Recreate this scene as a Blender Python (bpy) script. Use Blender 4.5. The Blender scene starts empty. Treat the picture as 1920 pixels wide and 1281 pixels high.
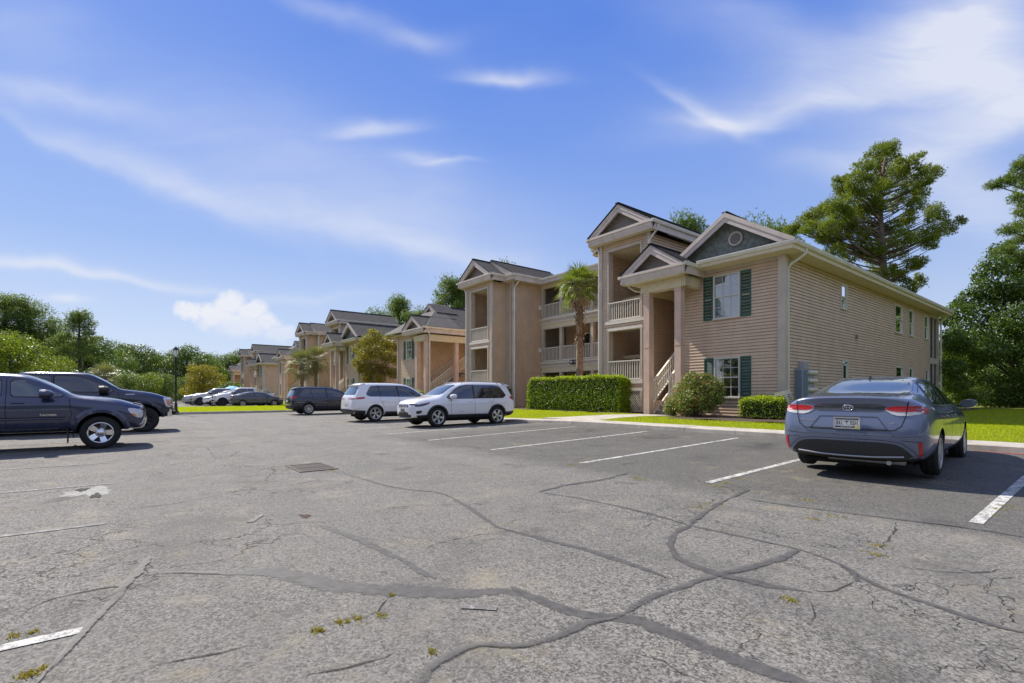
import bpy, bmesh, math, random
import numpy as np
from mathutils import Vector, Matrix
from mathutils.bvhtree import BVHTree
from mathutils.geometry import tessellate_polygon
R = math.radians
PI = math.pi
scene = bpy.context.scene
C = scene.collection
# ---------------------------------------------------------------- camera
cam = bpy.data.cameras.new('camera'); camo = bpy.data.objects.new('camera', cam); C.objects.link(camo)
camo.location = (0, 0, 1.25); camo.rotation_euler = (R(90), 0, 0)
cam.sensor_width = 36; cam.lens = 36 * 920 / 1920; cam.shift_y = 99.5 / 1920; cam.clip_start = .05; cam.clip_end = 3000
scene.camera = camo
scene.view_settings.view_transform = 'Standard'; scene.view_settings.look = 'None'
scene.view_settings.gamma = 1; scene.view_settings.use_curve_mapping = False
scene.view_settings.exposure = 0.75
# ---------------------------------------------------------------- frame of the place: u runs along the building fronts, v towards them
DU = (.6188, -.7856); DV = (.7856, .6188); ANG = -math.atan2(.7856, .6188)
def W2(u, v): return (DU[0]*u + DV[0]*v, DU[1]*u + DV[1]*v)
def W3(u, v, z=0): a = W2(u, v); return Vector((a[0], a[1], z))
def smooth(t): t = max(0, min(1, t)); return t*t*(3-2*t)
def gz(u, v):
    k = .05 + .13*smooth((u+20)/9)
    p = k*max(0, min(1, (v-6.2)/6.6))
    if v <= 12.86 and not (v > 12.85): return p
    return p + .12 + (.45-.12-k)*smooth((v-13.2)/2.6)
# ---------------------------------------------------------------- sky and sun
SUN_EL = R(46); sa = R(9)
sdir = Vector((-DU[0]*math.cos(sa)-DV[0]*math.sin(sa), -DU[1]*math.cos(sa)-DV[1]*math.sin(sa), 0)).normalized()
world = bpy.data.worlds.new('World'); scene.world = world; world.use_nodes = True
nt = world.node_tree; nt.nodes.clear()
class NG:
    """tiny helper for building node graphs"""
    def __init__(s, nt): s.nt = nt
    def n(s, t, **k):
        o = s.nt.nodes.new(t)
        for a, b in k.items(): setattr(o, a, b)
        return o
    def put(s, sock, val):
        if isinstance(val, bpy.types.NodeSocket): s.nt.links.new(val, sock)
        elif val is not None: sock.default_value = val
    def m(s, op, a, b=None, c=None, clamp=False):
        o = s.n('ShaderNodeMath', operation=op, use_clamp=clamp)
        s.put(o.inputs[0], a)
        if b is not None: s.put(o.inputs[1], b)
        if c is not None: s.put(o.inputs[2], c)
        return o.outputs[0]
    def vm(s, op, a, b=None, sc=None):
        o = s.n('ShaderNodeVectorMath', operation=op); s.put(o.inputs[0], a)
        if b is not None: s.put(o.inputs[1], b)
        if sc is not None: s.put(o.inputs['Scale'], sc)
        return o.outputs[1] if op in ('DOT_PRODUCT', 'LENGTH') else o.outputs[0]
    def mix(s, f, a, b, bt='MIX'):
        o = s.n('ShaderNodeMix', data_type='RGBA', blend_type=bt)
        s.put(o.inputs[0], f); s.put(o.inputs[6], a); s.put(o.inputs[7], b); return o.outputs[2]
    def ramp(s, f, st, interp='LINEAR'):
        o = s.n('ShaderNodeValToRGB'); o.color_ramp.interpolation = interp
        e = o.color_ramp.elements
        while len(e) < len(st): e.new(.5)
        for i, (p, c) in enumerate(st):
            e[i].position = p; e[i].color = (c, c, c, 1) if not hasattr(c, '__len__') else (*c[:3], 1)
        s.put(o.inputs[0], f); return o.outputs[0]
    def noise(s, vec, sc, det=3, rough=.5, dist=0, out=0):
        o = s.n('ShaderNodeTexNoise'); s.put(o.inputs['Vector'], vec); o.inputs['Scale'].default_value = sc
        o.inputs['Detail'].default_value = det; o.inputs['Roughness'].default_value = rough; o.inputs['Distortion'].default_value = dist
        return o.outputs[out]
    def voro(s, vec, sc, feat='F1', out='Distance', rnd=1):
        o = s.n('ShaderNodeTexVoronoi', feature=feat); s.put(o.inputs['Vector'], vec); o.inputs['Scale'].default_value = sc
        o.inputs['Randomness'].default_value = rnd; return o.outputs[out]
    def mapr(s, v, a, b, c=0, d=1):
        o = s.n('ShaderNodeMapRange'); s.put(o.inputs[0], v)
        for i, x in enumerate((a, b, c, d)): s.put(o.inputs[i+1], x)
        return o.outputs[0]
    def xyz(s, v): o = s.n('ShaderNodeSeparateXYZ'); s.put(o.inputs[0], v); return o.outputs
    def comb(s, x, y, z=0): 
        o = s.n('ShaderNodeCombineXYZ'); s.put(o.inputs[0], x); s.put(o.inputs[1], y); s.put(o.inputs[2], z); return o.outputs[0]
g = NG(nt)
sky = g.n('ShaderNodeTexSky', sky_type='NISHITA'); sky.sun_disc = False; sky.sun_elevation = SUN_EL
sky.sun_rotation = math.atan2(sdir.x, sdir.y); sky.air_density = 1.0; sky.dust_density = .3; sky.ozone_density = 2.5
tc = g.n('ShaderNodeTexCoord').outputs['Generated']
X, Y, Z = g.xyz(tc)
yy = g.m('MAXIMUM', Y, .02)
px_ = g.m('DIVIDE', X, yy); py_ = g.m('DIVIDE', Z, yy)
P0 = g.comb(px_, py_, 0)
# wind-blown distortion
nz = g.noise(P0, 2.2, 4, .55, .3, out=1)
dis = g.vm('SCALE', g.vm('SUBTRACT', nz, (.5, .5, .5)), sc=.16)
P = g.vm('ADD', P0, dis)
PXs, PYs, _ = g.xyz(P)
def pt(x, y): return ((x-960)/920, (740-y)/920)
def streak(x, y, ang, L, Wd, st, sharp=1.0):
    cx, cy = pt(x, y); a = R(-ang); ca, sn = math.cos(a), math.sin(a)
    dx = g.m('SUBTRACT', PXs, cx); dy = g.m('SUBTRACT', PYs, cy)
    la = g.m('DIVIDE', g.m('ADD', g.m('MULTIPLY', dx, ca), g.m('MULTIPLY', dy, sn)), L/920)
    lb = g.m('DIVIDE', g.m('SUBTRACT', g.m('MULTIPLY', dy, ca), g.m('MULTIPLY', dx, sn)), Wd/920)
    if sharp != 1.0:   # sharper lower edge
        neg = g.m('LESS_THAN', lb, 0.0); lb = g.m('MULTIPLY', lb, g.m('ADD', 1.0, g.m('MULTIPLY', neg, sharp-1)))
    r = g.m('ADD', g.m('MULTIPLY', la, la), g.m('MULTIPLY', lb, lb))
    e = g.m('EXPONENT', g.m('MULTIPLY', r, -1.0))
    return g.m('MULTIPLY', e, st)
STREAKS = [(120,275,24,170,20,.3,1.6),(330,345,25,230,28,.28,1.7),(600,425,17,300,38,.26,1.6),(850,475,11,200,28,.24,1.6),(520,300,16,420,95,.24),(800,420,14,260,60,.18),
 (100,185,8,170,24,.3),(60,60,10,120,70,.18),(60,497,6,150,15,.5,1.5),(250,522,7,190,11,.4,1.5),(560,552,4,150,8,.2),
 (700,250,-4,80,20,.5,1.5),(785,318,10,50,14,.36),(840,322,-6,50,6,.3),(955,140,3,85,17,.55,1.6),(790,70,-8,80,20,.2),(620,20,18,200,22,.2),
 (1295,208,34,90,17,.32,1.8),(1345,238,6,90,20,.34,2),(1500,205,-11,220,44,.42,1.6),(1600,120,-15,260,80,.3),(1800,70,-40,200,110,.42),(1870,130,25,150,90,.5),(1880,240,-14,240,75,.6,2),(1860,400,5,200,50,.35),
 (1790,330,8,160,50,.3),(1560,318,4,120,26,.22),(1860,30,10,160,70,.15),(1400,40,20,220,60,.2),(135,564,0,42,9,.6)]
acc = None
for s_ in STREAKS:
    v_ = streak(*s_); acc = v_ if acc is None else g.m('ADD', acc, v_)
fib = g.noise(g.vm('MULTIPLY', P, (1.6, 7, 1)), 2.4, 5, .6, .4)
acc = g.m('MULTIPLY', acc, g.mapr(fib, .25, .75, .72, 1.25))
# unseen rest of the sky: thin cloud added to brighten the shaded walls
thin = g.noise(g.vm('MULTIPLY', tc, (1.2, 1.2, 4)), 2.3, 5, .6, .6)
thin = g.mapr(thin, .3, .7, .12, .75)
front = g.mapr(Y, .05, .3, 0, 1)
acc = g.m('MULTIPLY', acc, front)
acc = g.m('ADD', acc, g.m('MULTIPLY', thin, g.m('SUBTRACT', 1.0, g.m('MULTIPLY', g.mapr(Y, -.15, .45, 0, 1), .96))))
# cumulus
cn = g.noise(P0, 26, 5, .6, 0, out=1)
Pc = g.vm('ADD', P0, g.vm('SCALE', g.vm('SUBTRACT', cn, (.5, .5, .5)), sc=.045))
cx_, cy_, _ = g.xyz(Pc); cum = None
for (x, y, rx, ry) in [(432,572,34,26),(395,583,34,17),(358,580,30,16),(470,585,34,22),(500,604,30,18),(450,612,58,24),(525,625,34,16),(410,600,40,20)]:
    a, b = pt(x, y)
    dx = g.m('DIVIDE', g.m('SUBTRACT', cx_, a), rx/920); dy = g.m('DIVIDE', g.m('SUBTRACT', cy_, b), ry/920)
    r = g.m('SUBTRACT', 1.0, g.m('ADD', g.m('MULTIPLY', dx, dx), g.m('MULTIPLY', dy, dy)))
    cum = r if cum is None else g.m('MAXIMUM', cum, r)
cmask = g.m('MULTIPLY', g.mapr(cum, -.25, .75, 0, 1), g.mapr(cy_, pt(0,650)[1], pt(0,590)[1], .15, 1))
cmask = g.m('MULTIPLY', cmask, front)
el = g.m('MAXIMUM', Z, 0.0)
# clear-sky colour: deep blue overhead, paler towards the horizon
EX = .174
def lin(*c): return tuple(x/EX for x in c)
grad = g.ramp(el, [(0, lin(.60,.68,.88)), (.1, lin(.55,.65,.88)), (.18, lin(.46,.58,.87)), (.25, lin(.33,.48,.87)), (.43, lin(.19,.345,.85)), (.62, lin(.092,.235,.79)), (1, lin(.07,.17,.62))])
skyc = g.mix(.88, sky.outputs[0], grad)
skyc = g.mix(g.m('MINIMUM', g.m('MULTIPLY', acc, 1.0), .85), skyc, (*lin(.84,.87,.96), 1))
skyc = g.mix(g.m('MINIMUM', cmask, .95), skyc, (*lin(.88,.90,.97), 1))
bg = g.n('ShaderNodeBackground'); g.put(bg.inputs[0], skyc); bg.inputs[1].default_value = .1
g.nt.links.new(bg.outputs[0], g.n('ShaderNodeOutputWorld').inputs[0])
sun = bpy.data.lights.new('sun', 'SUN'); sun.energy = 4.0; sun.angle = R(.53); sun.color = (1, .93, .82)
suno = bpy.data.objects.new('sun', sun); C.objects.link(suno); suno.location = (-30, 30, 40)
sv = Vector((sdir.x*math.cos(SUN_EL), sdir.y*math.cos(SUN_EL), math.sin(SUN_EL)))
suno.rotation_euler = sv.to_track_quat('Z', 'Y').to_euler()
# ---------------------------------------------------------------- object helpers
def tag(o, label=None, cat=None, group=None, kind=None):
    if label: o['label'] = label
    if cat: o['category'] = cat
    if group: o['group'] = group
    if kind: o['kind'] = kind
    return o
def link(name, me, parent=None, loc=None, rz=None):
    o = bpy.data.objects.new(name, me); C.objects.link(o)
    if parent: o.parent = parent
    if loc is not None: o.location = loc
    if rz is not None: o.rotation_euler = (0, 0, rz)
    return o
def empty(name, loc, rz=0, **k):
    o = link(name, None, None, loc, rz); o.empty_display_size = .2; return tag(o, **k)
def kids(o): return CH.get(o.name, [])
def copy_tree(o, parent=None):
    c = o.copy(); C.objects.link(c)
    if parent: c.parent = parent
    for ch in [x for x in bpy.data.objects if x.parent == o]: copy_tree(ch, c)
    return c
def copy_trees(o):
    """copy a thing with all its parts (children index built once)"""
    idx = {}
    for x in bpy.data.objects:
        if x.parent: idx.setdefault(x.parent.name, []).append(x)
    def rec(a, par):
        c = a.copy(); C.objects.link(c); c.parent = par
        for ch in idx.get(a.name, []): rec(ch, c)
        return c
    return rec(o, None)
class MB:
    """collects faces, builds one mesh"""
    def __init__(s, off=(0, 0, 0)): s.v = []; s.f = []; s.mi = []; s.sm = []; s.o = Vector(off)
    def face(s, pts, mi=0, smooth=False):
        b = len(s.v); s.v += [Vector(p)-s.o for p in pts]; s.f.append(tuple(range(b, b+len(pts)))); s.mi.append(mi); s.sm.append(smooth)
    def raw(s, vs, fs, mi=0, smooth=False):
        b = len(s.v); s.v += [Vector(p)-s.o for p in vs]
        for f in fs: s.f.append(tuple(b+i for i in f)); s.mi.append(mi); s.sm.append(smooth)
    def box(s, x0, x1, y0, y1, z0, z1, mi=0, M=None):
        vs = [Vector((x, y, z)) for z in (z0, z1) for y in (y0, y1) for x in (x0, x1)]
        if M: vs = [M @ p for p in vs]
        s.raw(vs, [(0,2,3,1),(4,5,7,6),(0,1,5,4),(2,6,7,3),(0,4,6,2),(1,3,7,5)], mi)
    def tube(s, pts, rad, n=8, mi=0, cap=True, smooth=True):
        pts = [Vector(p) for p in pts]; rad = rad if hasattr(rad, '__len__') else [rad]*len(pts)
        vs = []; N = len(pts); up = None
        for i, p in enumerate(pts):
            d = (pts[min(i+1, N-1)]-pts[max(i-1, 0)])
            d = d.normalized() if d.length > 1e-9 else Vector((0, 0, 1))
            if up is None:
                up = d.orthogonal().normalized()
            a = (up - d*up.dot(d));  a = a.normalized() if a.length > 1e-6 else d.orthogonal().normalized(); up = a; b = d.cross(a)
            for k in range(n):
                t = 2*PI*k/n; vs.append(p + (a*math.cos(t)+b*math.sin(t))*rad[i])
        fs = [(i*n+k, i*n+(k+1) % n, (i+1)*n+(k+1) % n, (i+1)*n+k) for i in range(N-1) for k in range(n)]
        s.raw(vs, fs, mi, smooth)
        if cap:
            s.face(vs[:n][::-1], mi) if s.o.length == 0 else s.face([v for v in vs[:n][::-1]], mi)
            s.face(vs[-n:], mi)
    def lathe(s, prof, n=24, mi=0, axis='Z', c=(0, 0, 0), smooth=True, closed=False):
        """prof: list of (r, h)"""
        c = Vector(c); vs = []
        for r, h in prof:
            for k in range(n):
                t = 2*PI*k/n; x, y = r*math.cos(t), r*math.sin(t)
                q = Vector((x, y, h)) if axis == 'Z' else (Vector((x, h, y)) if axis == 'Y' else Vector((h, x, y)))
                vs.append(c+q)
        m = len(prof); fs = []
        for i in range(m if closed else m-1):
            j = (i+1) % m
            for k in range(n): fs.append((i*n+k, i*n+(k+1) % n, j*n+(k+1) % n, j*n+k))
        s.raw(vs, fs, mi, smooth)
    def mesh(s, name, mats):
        me = bpy.data.meshes.new(name); me.from_pydata([tuple(v) for v in s.v], [], s.f)
        for m in (mats if isinstance(mats, (list, tuple)) else [mats]): me.materials.append(m)
        me.polygons.foreach_set('material_index', s.mi); me.polygons.foreach_set('use_smooth', s.sm)
        me.update(); return me
    def obj(s, name, mats, parent=None, **k):
        o = link(name, s.mesh(name, mats), parent); return tag(o, **k)
    def __len__(s): return len(s.f)
# ---------------------------------------------------------------- materials
def mat(name, col, rough=.6, metal=0, var=0, vs=6, bump=0, bs=60, spec=.5, coat=0, col2=None, obj=True, emis=None, trans=0, grime=0):
    m = bpy.data.materials.new(name); m.use_nodes = True; q = NG(m.node_tree); b = m.node_tree.nodes['Principled BSDF']
    b.inputs['Roughness'].default_value = rough; b.inputs['Metallic'].default_value = metal
    b.inputs['Specular IOR Level'].default_value = spec; b.inputs['Coat Weight'].default_value = coat; b.inputs['Coat Roughness'].default_value = .04
    c4 = (*col, 1); t = q.n('ShaderNodeTexCoord').outputs['Object'] if obj else q.n('ShaderNodeNewGeometry').outputs['Position']
    if var or col2:
        f = q.noise(t, vs, 4, .6)
        c2 = (*col2, 1) if col2 else tuple(x*(1-var) for x in col)+(1,)
        c1 = c4 if col2 else tuple(min(1, x*(1+var)) for x in col)+(1,)
        cc = q.mix(q.mapr(f, .35, .65), c1, c2)
        if grime:
            g2 = q.noise(q.vm('MULTIPLY', t, (1, 1, .25)), 3.1, 5, .65)
            cc = q.mix(q.mapr(g2, .5, .8, 0, grime), cc, (.09, .08, .06, 1))
        q.put(b.inputs['Base Color'], cc)
    else: b.inputs['Base Color'].default_value = c4
    if bump:
        bp = q.n('ShaderNodeBump'); bp.inputs['Strength'].default_value = bump; bp.inputs['Distance'].default_value = .01
        q.put(bp.inputs['Height'], q.noise(t, bs, 4, .6)); q.put(b.inputs['Normal'], bp.outputs[0])
    if emis: b.inputs['Emission Color'].default_value = (*emis[:3], 1); b.inputs['Emission Strength'].default_value = emis[3]
    if trans: b.inputs['Transmission Weight'].default_value = trans
    return m
def paint(name, col, metal=.0, rough=.28):
    m = mat(name, col, rough, metal, coat=1.0, spec=.5); q = NG(m.node_tree); b = m.node_tree.nodes['Principled BSDF']
    t = q.n('ShaderNodeTexCoord').outputs['Object']
    d = q.noise(t, 3.5, 5, .7); z = q.xyz(t)[2]
    dust = q.m('MULTIPLY', q.mapr(d, .4, .8), q.mapr(z, .75, .25, .08, .5))
    q.put(b.inputs['Base Color'], q.mix(q.m('MULTIPLY', dust, .6), (*col, 1), (.22, .2, .17, 1)))
    fl = q.n('ShaderNodeBump'); fl.inputs['Strength'].default_value = .02; fl.inputs['Distance'].default_value = .002
    q.put(b.inputs['Roughness'], q.mapr(d, .3, .8, rough*.85, rough*1.3))
    return m
def leafmat(name, col, col2, trans=.45, col3=None):
    m = bpy.data.materials.new(name); m.use_nodes = True; q = NG(m.node_tree); m.node_tree.nodes.clear()
    gi = q.n('ShaderNodeNewGeometry'); rnd = gi.outputs['Random Per Island']; pos = gi.outputs['Position']
    big = q.noise(pos, .55, 3, .6)
    c = q.mix(rnd, (*col, 1), (*col2, 1)); c = q.mix(q.mapr(big, .35, .65, 0, .6), c, (*col2, 1))
    if col3: c = q.mix(q.m('GREATER_THAN', rnd, .86), c, (*col3, 1))
    d = q.n('ShaderNodeBsdfPrincipled'); q.put(d.inputs['Base Color'], c); d.inputs['Roughness'].default_value = .45; d.inputs['Specular IOR Level'].default_value = .35
    tr = q.n('ShaderNodeBsdfTranslucent'); q.put(tr.inputs[0], q.mix(.6, c, (col[0]*2.6, col[1]*2.2, col[2]*.6, 1)))
    mx = q.n('ShaderNodeMixShader'); mx.inputs[0].default_value = trans
    q.nt.links.new(d.outputs[0], mx.inputs[1]); q.nt.links.new(tr.outputs[0], mx.inputs[2])
    q.nt.links.new(mx.outputs[0], q.n('ShaderNodeOutputMaterial').inputs[0]); return m
M = {}
M['siding'] = mat('vinyl_siding', (.64, .47, .325), .55, var=.07, vs=1.5, bump=.15, bs=90, grime=.18)
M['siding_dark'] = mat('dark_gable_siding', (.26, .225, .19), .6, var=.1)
M['trim'] = mat('taupe_trim', (.54, .46, .37), .5, var=.08, vs=2, grime=.2)
M['rake'] = mat('pale_rake_board', (.60, .51, .44), .5, var=.08, vs=2, grime=.22)
M['soffit'] = mat('cream_soffit', (.68, .58, .38), .6, var=.06)
M['column'] = mat('pinkish_tan_column', (.62, .44, .34), .55, var=.08, vs=2, grime=.2)
M['gutter'] = mat('cream_white_gutter', (.74, .70, .6), .4, var=.06, vs=2, grime=.2)
M['rail'] = mat('cream_railing', (.72, .66, .55), .5, var=.05)
M['shutter'] = mat('green_shutter', (.028, .10, .078), .45, var=.12)
M['frame'] = mat('window_frame', (.62, .6, .52), .4)
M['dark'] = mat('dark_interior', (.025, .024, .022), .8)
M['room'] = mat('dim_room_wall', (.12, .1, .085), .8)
M['blind'] = mat('window_blind', (.5, .55, .66), .6)
M['curtain'] = mat('curtain', (.16, .17, .16), .8)
M['door'] = mat('dark_teal_door', (.02, .035, .04), .4)
M['scallop'] = mat('slate_green_shingle', (.23, .25, .215), .7, var=.25, vs=9)
M['white'] = mat('white_plastic', (.75, .74, .7), .4)
M['concrete'] = mat('pale_concrete', (.46, .42, .36), .85, var=.14, vs=2.2, bump=.5, bs=140, grime=.3, obj=False)
M['kerbface'] = M['concrete']
M['black'] = mat('black_metal', (.012, .012, .013), .4)
M['grey_metal'] = mat('galvanised_grey', (.45, .47, .5), .45, .3, var=.08)
M['panel_blue'] = mat('blue_grey_panel', (.2, .27, .36), .4, .3)
M['mulch'] = mat('mulch', (.07, .045, .03), .95, var=.5, vs=30, bump=1, bs=50, obj=False)
M['bark'] = mat('bark', (.16, .12, .09), .9, var=.35, vs=5, bump=1, bs=18)
M['darkbark'] = mat('dark_bark', (.07, .055, .045), .9, var=.3, vs=6, bump=1, bs=20)
M['palmbark'] = mat('palm_bark', (.30, .2, .13), .9, var=.4, vs=9, bump=1, bs=25)
M['lens'] = mat('lamp_glass', (.8, .8, .75), .2, spec=.6)
def shingles():
    m = mat('roof_shingle', (.075, .072, .07), .9); q = NG(m.node_tree); b = m.node_tree.nodes['Principled BSDF']
    t = q.n('ShaderNodeTexCoord').outputs['UV']
    br = q.n('ShaderNodeTexBrick'); q.put(br.inputs['Vector'], t); br.inputs['Scale'].default_value = 1
    br.inputs['Brick Width'].default_value = .3; br.inputs['Row Height'].default_value = .14; br.inputs['Mortar Size'].default_value = .006
    br.inputs['Color1'].default_value = (.15, .14, .13, 1); br.inputs['Color2'].default_value = (.085, .08, .077, 1); br.inputs['Mortar'].default_value = (.02, .02, .02, 1)
    br.inputs['Bias'].default_value = 0
    n1 = q.noise(q.n('ShaderNodeTexCoord').outputs['Object'], 1.3, 5, .7)
    n2 = q.noise(q.n('ShaderNodeTexCoord').outputs['Object'], 220, 2, .6)
    c = q.mix(q.mapr(n1, .35, .7, 0, .45), br.outputs[0], (.12, .115, .1, 1)); c = q.mix(q.mapr(n2, .3, .7, 0, .5), c, (.03, .03, .03, 1))
    q.put(b.inputs['Base Color'], c); bp = q.n('ShaderNodeBump'); bp.inputs['Strength'].default_value = .4; bp.inputs['Distance'].default_value = .006
    q.put(bp.inputs['Height'], br.outputs[1]); bp.invert = True; q.put(b.inputs['Normal'], bp.outputs[0]); return m
M['shingle'] = shingles()
def glassmat(name, tint=(.5, .6, .62), refl=.18, rough=.02):
    m = bpy.data.materials.new(name); m.use_nodes = True; q = NG(m.node_tree); m.node_tree.nodes.clear()
    tr = q.n('ShaderNodeBsdfTransparent'); tr.inputs[0].default_value = (*tint, 1)
    gl = q.n('ShaderNodeBsdfGlossy'); gl.inputs[0].default_value = (1, 1, 1, 1); gl.inputs['Roughness'].default_value = rough
    fr = q.n('ShaderNodeFresnel'); fr.inputs[0].default_value = 1.5
    f = q.m('ADD', q.m('MULTIPLY', fr.outputs[0], 1.3), refl, clamp=True)
    t = q.n('ShaderNodeTexCoord').outputs['Object']
    bp = q.n('ShaderNodeBump'); bp.inputs['Strength'].default_value = .06; bp.inputs['Distance'].default_value = .02
    q.put(bp.inputs['Height'], q.noise(t, 2.5, 2, .5)); q.put(gl.inputs['Normal'], bp.outputs[0])
    mx = q.n('ShaderNodeMixShader'); q.put(mx.inputs[0], f)
    q.nt.links.new(tr.outputs[0], mx.inputs[1]); q.nt.links.new(gl.outputs[0], mx.inputs[2])
    q.nt.links.new(mx.outputs[0], q.n('ShaderNodeOutputMaterial').inputs[0]); return m
M['glass'] = glassmat('window_glass')
# ---------------------------------------------------------------- ground
def asphalt():
    m = bpy.data.materials.new('worn_asphalt'); m.use_nodes = True; q = NG(m.node_tree); b = m.node_tree.nodes['Principled BSDF']
    t = q.n('ShaderNodeTexCoord').outputs['Object']; u, v, z = q.xyz(t)
    agg = q.voro(t, 95, 'F1', 'Color'); ag = q.xyz(agg)[0]
    agg2 = q.xyz(q.voro(t, 48, 'F1', 'Color'))[1]
    fine = q.noise(t, 260, 2, .7)
    big = q.noise(t, .33, 5, .62, .6); med = q.noise(t, 1.7, 5, .65, .4); med2 = q.noise(q.vm('ADD', t, (7, 3, 0)), .9, 4, .6, .8)
    # newer, darker surface in the stalls by the buildings, old gravelly surface in the aisle
    edge = q.m('ADD', v, q.m('MULTIPLY', q.noise(t, .8, 4, .6), 1.2))
    new = q.m('MULTIPLY', q.mapr(edge, 6.2, 6.9), q.mapr(u, -15.5, -12.5))
    old = q.mix(q.mapr(ag, 0, 1), (.038, .036, .033, 1), (.42, .40, .36, 1))
    old = q.mix(q.mapr(agg2, .6, 1, 0, .3), old, (.52, .49, .44, 1))
    old = q.mix(q.mapr(fine, .3, .75, 0, .75), old, (.045, .043, .04, 1))
    old = q.mix(q.mapr(big, .38, .62, 0, .4), old, (.21, .197, .172, 1))
    old = q.mix(q.mapr(agg2, 0, .3, .4, 0), old, (.03, .028, .025, 1))
    old = q.mix(q.mapr(med, .55, .75, 0, .42), old, (.36, .315, .23, 1))
    old = q.mix(q.mapr(med2, .52, .68, 0, .38), old, (.085, .082, .078, 1))
    nw = q.mix(q.mapr(ag, 0, 1), (.055, .053, .049, 1), (.21, .20, .175, 1))
    nw = q.mix(q.mapr(fine, .3, .75, 0, .5), nw, (.03, .03, .031, 1))
    nw = q.mix(q.mapr(med, .5, .8, 0, .45), nw, (.15, .14, .12, 1))
    c = q.mix(new, old, nw)
    # yellowish algae and tyre grime
    al = q.m('MULTIPLY', q.mapr(q.noise(t, 2.3, 6, .75, .5), .54, .72), q.mapr(q.noise(t, .45, 2), .42, .58))
    c = q.mix(q.m('MULTIPLY', al, .5), c, (.32, .27, .15, 1))
    oil = q.m('MULTIPLY', q.mapr(q.noise(q.vm('ADD', t, (31, 5, 0)), 1.1, 3, .5), .64, .72), .5)
    c = q.mix(oil, c, (.05, .048, .045, 1))
    # drips under the parked engines, polished tyre paths along the aisle
    uf = q.m('SUBTRACT', q.m('FRACT', q.m('DIVIDE', q.m('ADD', u, 55.35), 2.72)), .5)
    def spot(vc, wu, wv, st): 
        a = q.m('DIVIDE', uf, wu); b_ = q.m('DIVIDE', q.m('SUBTRACT', v, vc), wv); r = q.m('ADD', q.m('MULTIPLY', a, a), q.m('MULTIPLY', b_, b_)); return q.m('MULTIPLY', q.m('EXPONENT', q.m('MULTIPLY', r, -1.0)), st)
    drip = q.m('MULTIPLY', q.m('ADD', spot(11.0, .16, .9, .9), spot(8.6, .12, .5, .5)), q.mapr(q.noise(t, 2.6, 5, .7), .38, .62))
    c = q.mix(q.m('MINIMUM', drip, .7), c, (.035, .034, .032, 1))
    def lane(vc): a = q.m('DIVIDE', q.m('SUBTRACT', q.m('ADD', v, q.m('MULTIPLY', q.noise(t, .3, 2), 1.2)), vc), .45); return q.m('EXPONENT', q.m('MULTIPLY', q.m('MULTIPLY', a, a), -1.0))
    ln = q.m('MULTIPLY', q.m('ADD', q.m('ADD', lane(2.2), lane(3.9)), q.m('ADD', lane(5.2), lane(1.0))), q.mapr(q.noise(q.vm('MULTIPLY', t, (.5, 2, 1)), 1.5, 4, .6), .35, .65, .05, .34))
    c = q.mix(ln, c, (.12, .115, .105, 1))
    # hair cracks
    wob = q.vm('ADD', t, q.vm('SCALE', q.noise(t, 1.5, 4, .6, out=1), sc=1.3))
    cr = q.voro(wob, .33, 'DISTANCE_TO_EDGE'); cr2 = q.voro(q.vm('ADD', wob, (3.3, 8.1, 0)), 1.1, 'DISTANCE_TO_EDGE')
    cm = q.m('MULTIPLY', q.mapr(cr, .0, .006, 1, 0), q.mapr(q.noise(t, .5, 2), .42, .6))
    cm2 = q.m('MULTIPLY', q.mapr(cr2, .0, .012, 1, 0), q.mapr(q.noise(q.vm('ADD', t, (9, 9, 0)), .35, 2), .54, .6))
    ck = q.m('MINIMUM', q.m('ADD', cm, cm2), 1.0)
    c = q.mix(q.m('MULTIPLY', ck, .75), c, (.03, .028, .026, 1))
    q.put(b.inputs['Base Color'], c); b.inputs['Roughness'].default_value = .88; b.inputs['Specular IOR Level'].default_value = .3
    h = q.m('ADD', q.m('MULTIPLY', ag, .6), q.m('MULTIPLY', fine, .4)); h = q.m('SUBTRACT', h, q.m('MULTIPLY', ck, 2.0))
    bp = q.n('ShaderNodeBump'); bp.inputs['Distance'].default_value = .006
    q.put(bp.inputs['Strength'], q.mapr(new, 0, 1, .75, .45)); q.put(bp.inputs['Height'], h); q.put(b.inputs['Normal'], bp.outputs[0])
    return m
M['asphalt'] = asphalt()
def lawnmat(name='lawn_soil', c1=(.14, .17, .03), c2=(.22, .24, .04), worn=(.16, .13, .06)):
    m = bpy.data.materials.new(name); m.use_nodes = True; q = NG(m.node_tree); b = m.node_tree.nodes['Principled BSDF']
    t = q.n('ShaderNodeNewGeometry').outputs['Position']
    c = q.mix(q.mapr(q.noise(t, 40, 4, .7), .3, .7), (*c1, 1), (*c2, 1)); c = q.mix(q.mapr(q.noise(t, .8, 4, .6), .5, .8, 0, .35), c, (*worn, 1))
    q.put(b.inputs['Base Color'], c); b.inputs['Roughness'].default_value = .9; b.inputs['Specular IOR Level'].default_value = .2
    bp = q.n('ShaderNodeBump'); bp.inputs['Strength'].default_value = 1; bp.inputs['Distance'].default_value = .03
    q.put(bp.inputs['Height'], q.noise(t, 60, 4, .7)); q.put(b.inputs['Normal'], bp.outputs[0]); return m
M['lawn'] = lawnmat(); M['field'] = lawnmat('rough_field', (.06, .09, .02), (.12, .12, .04))
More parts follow.
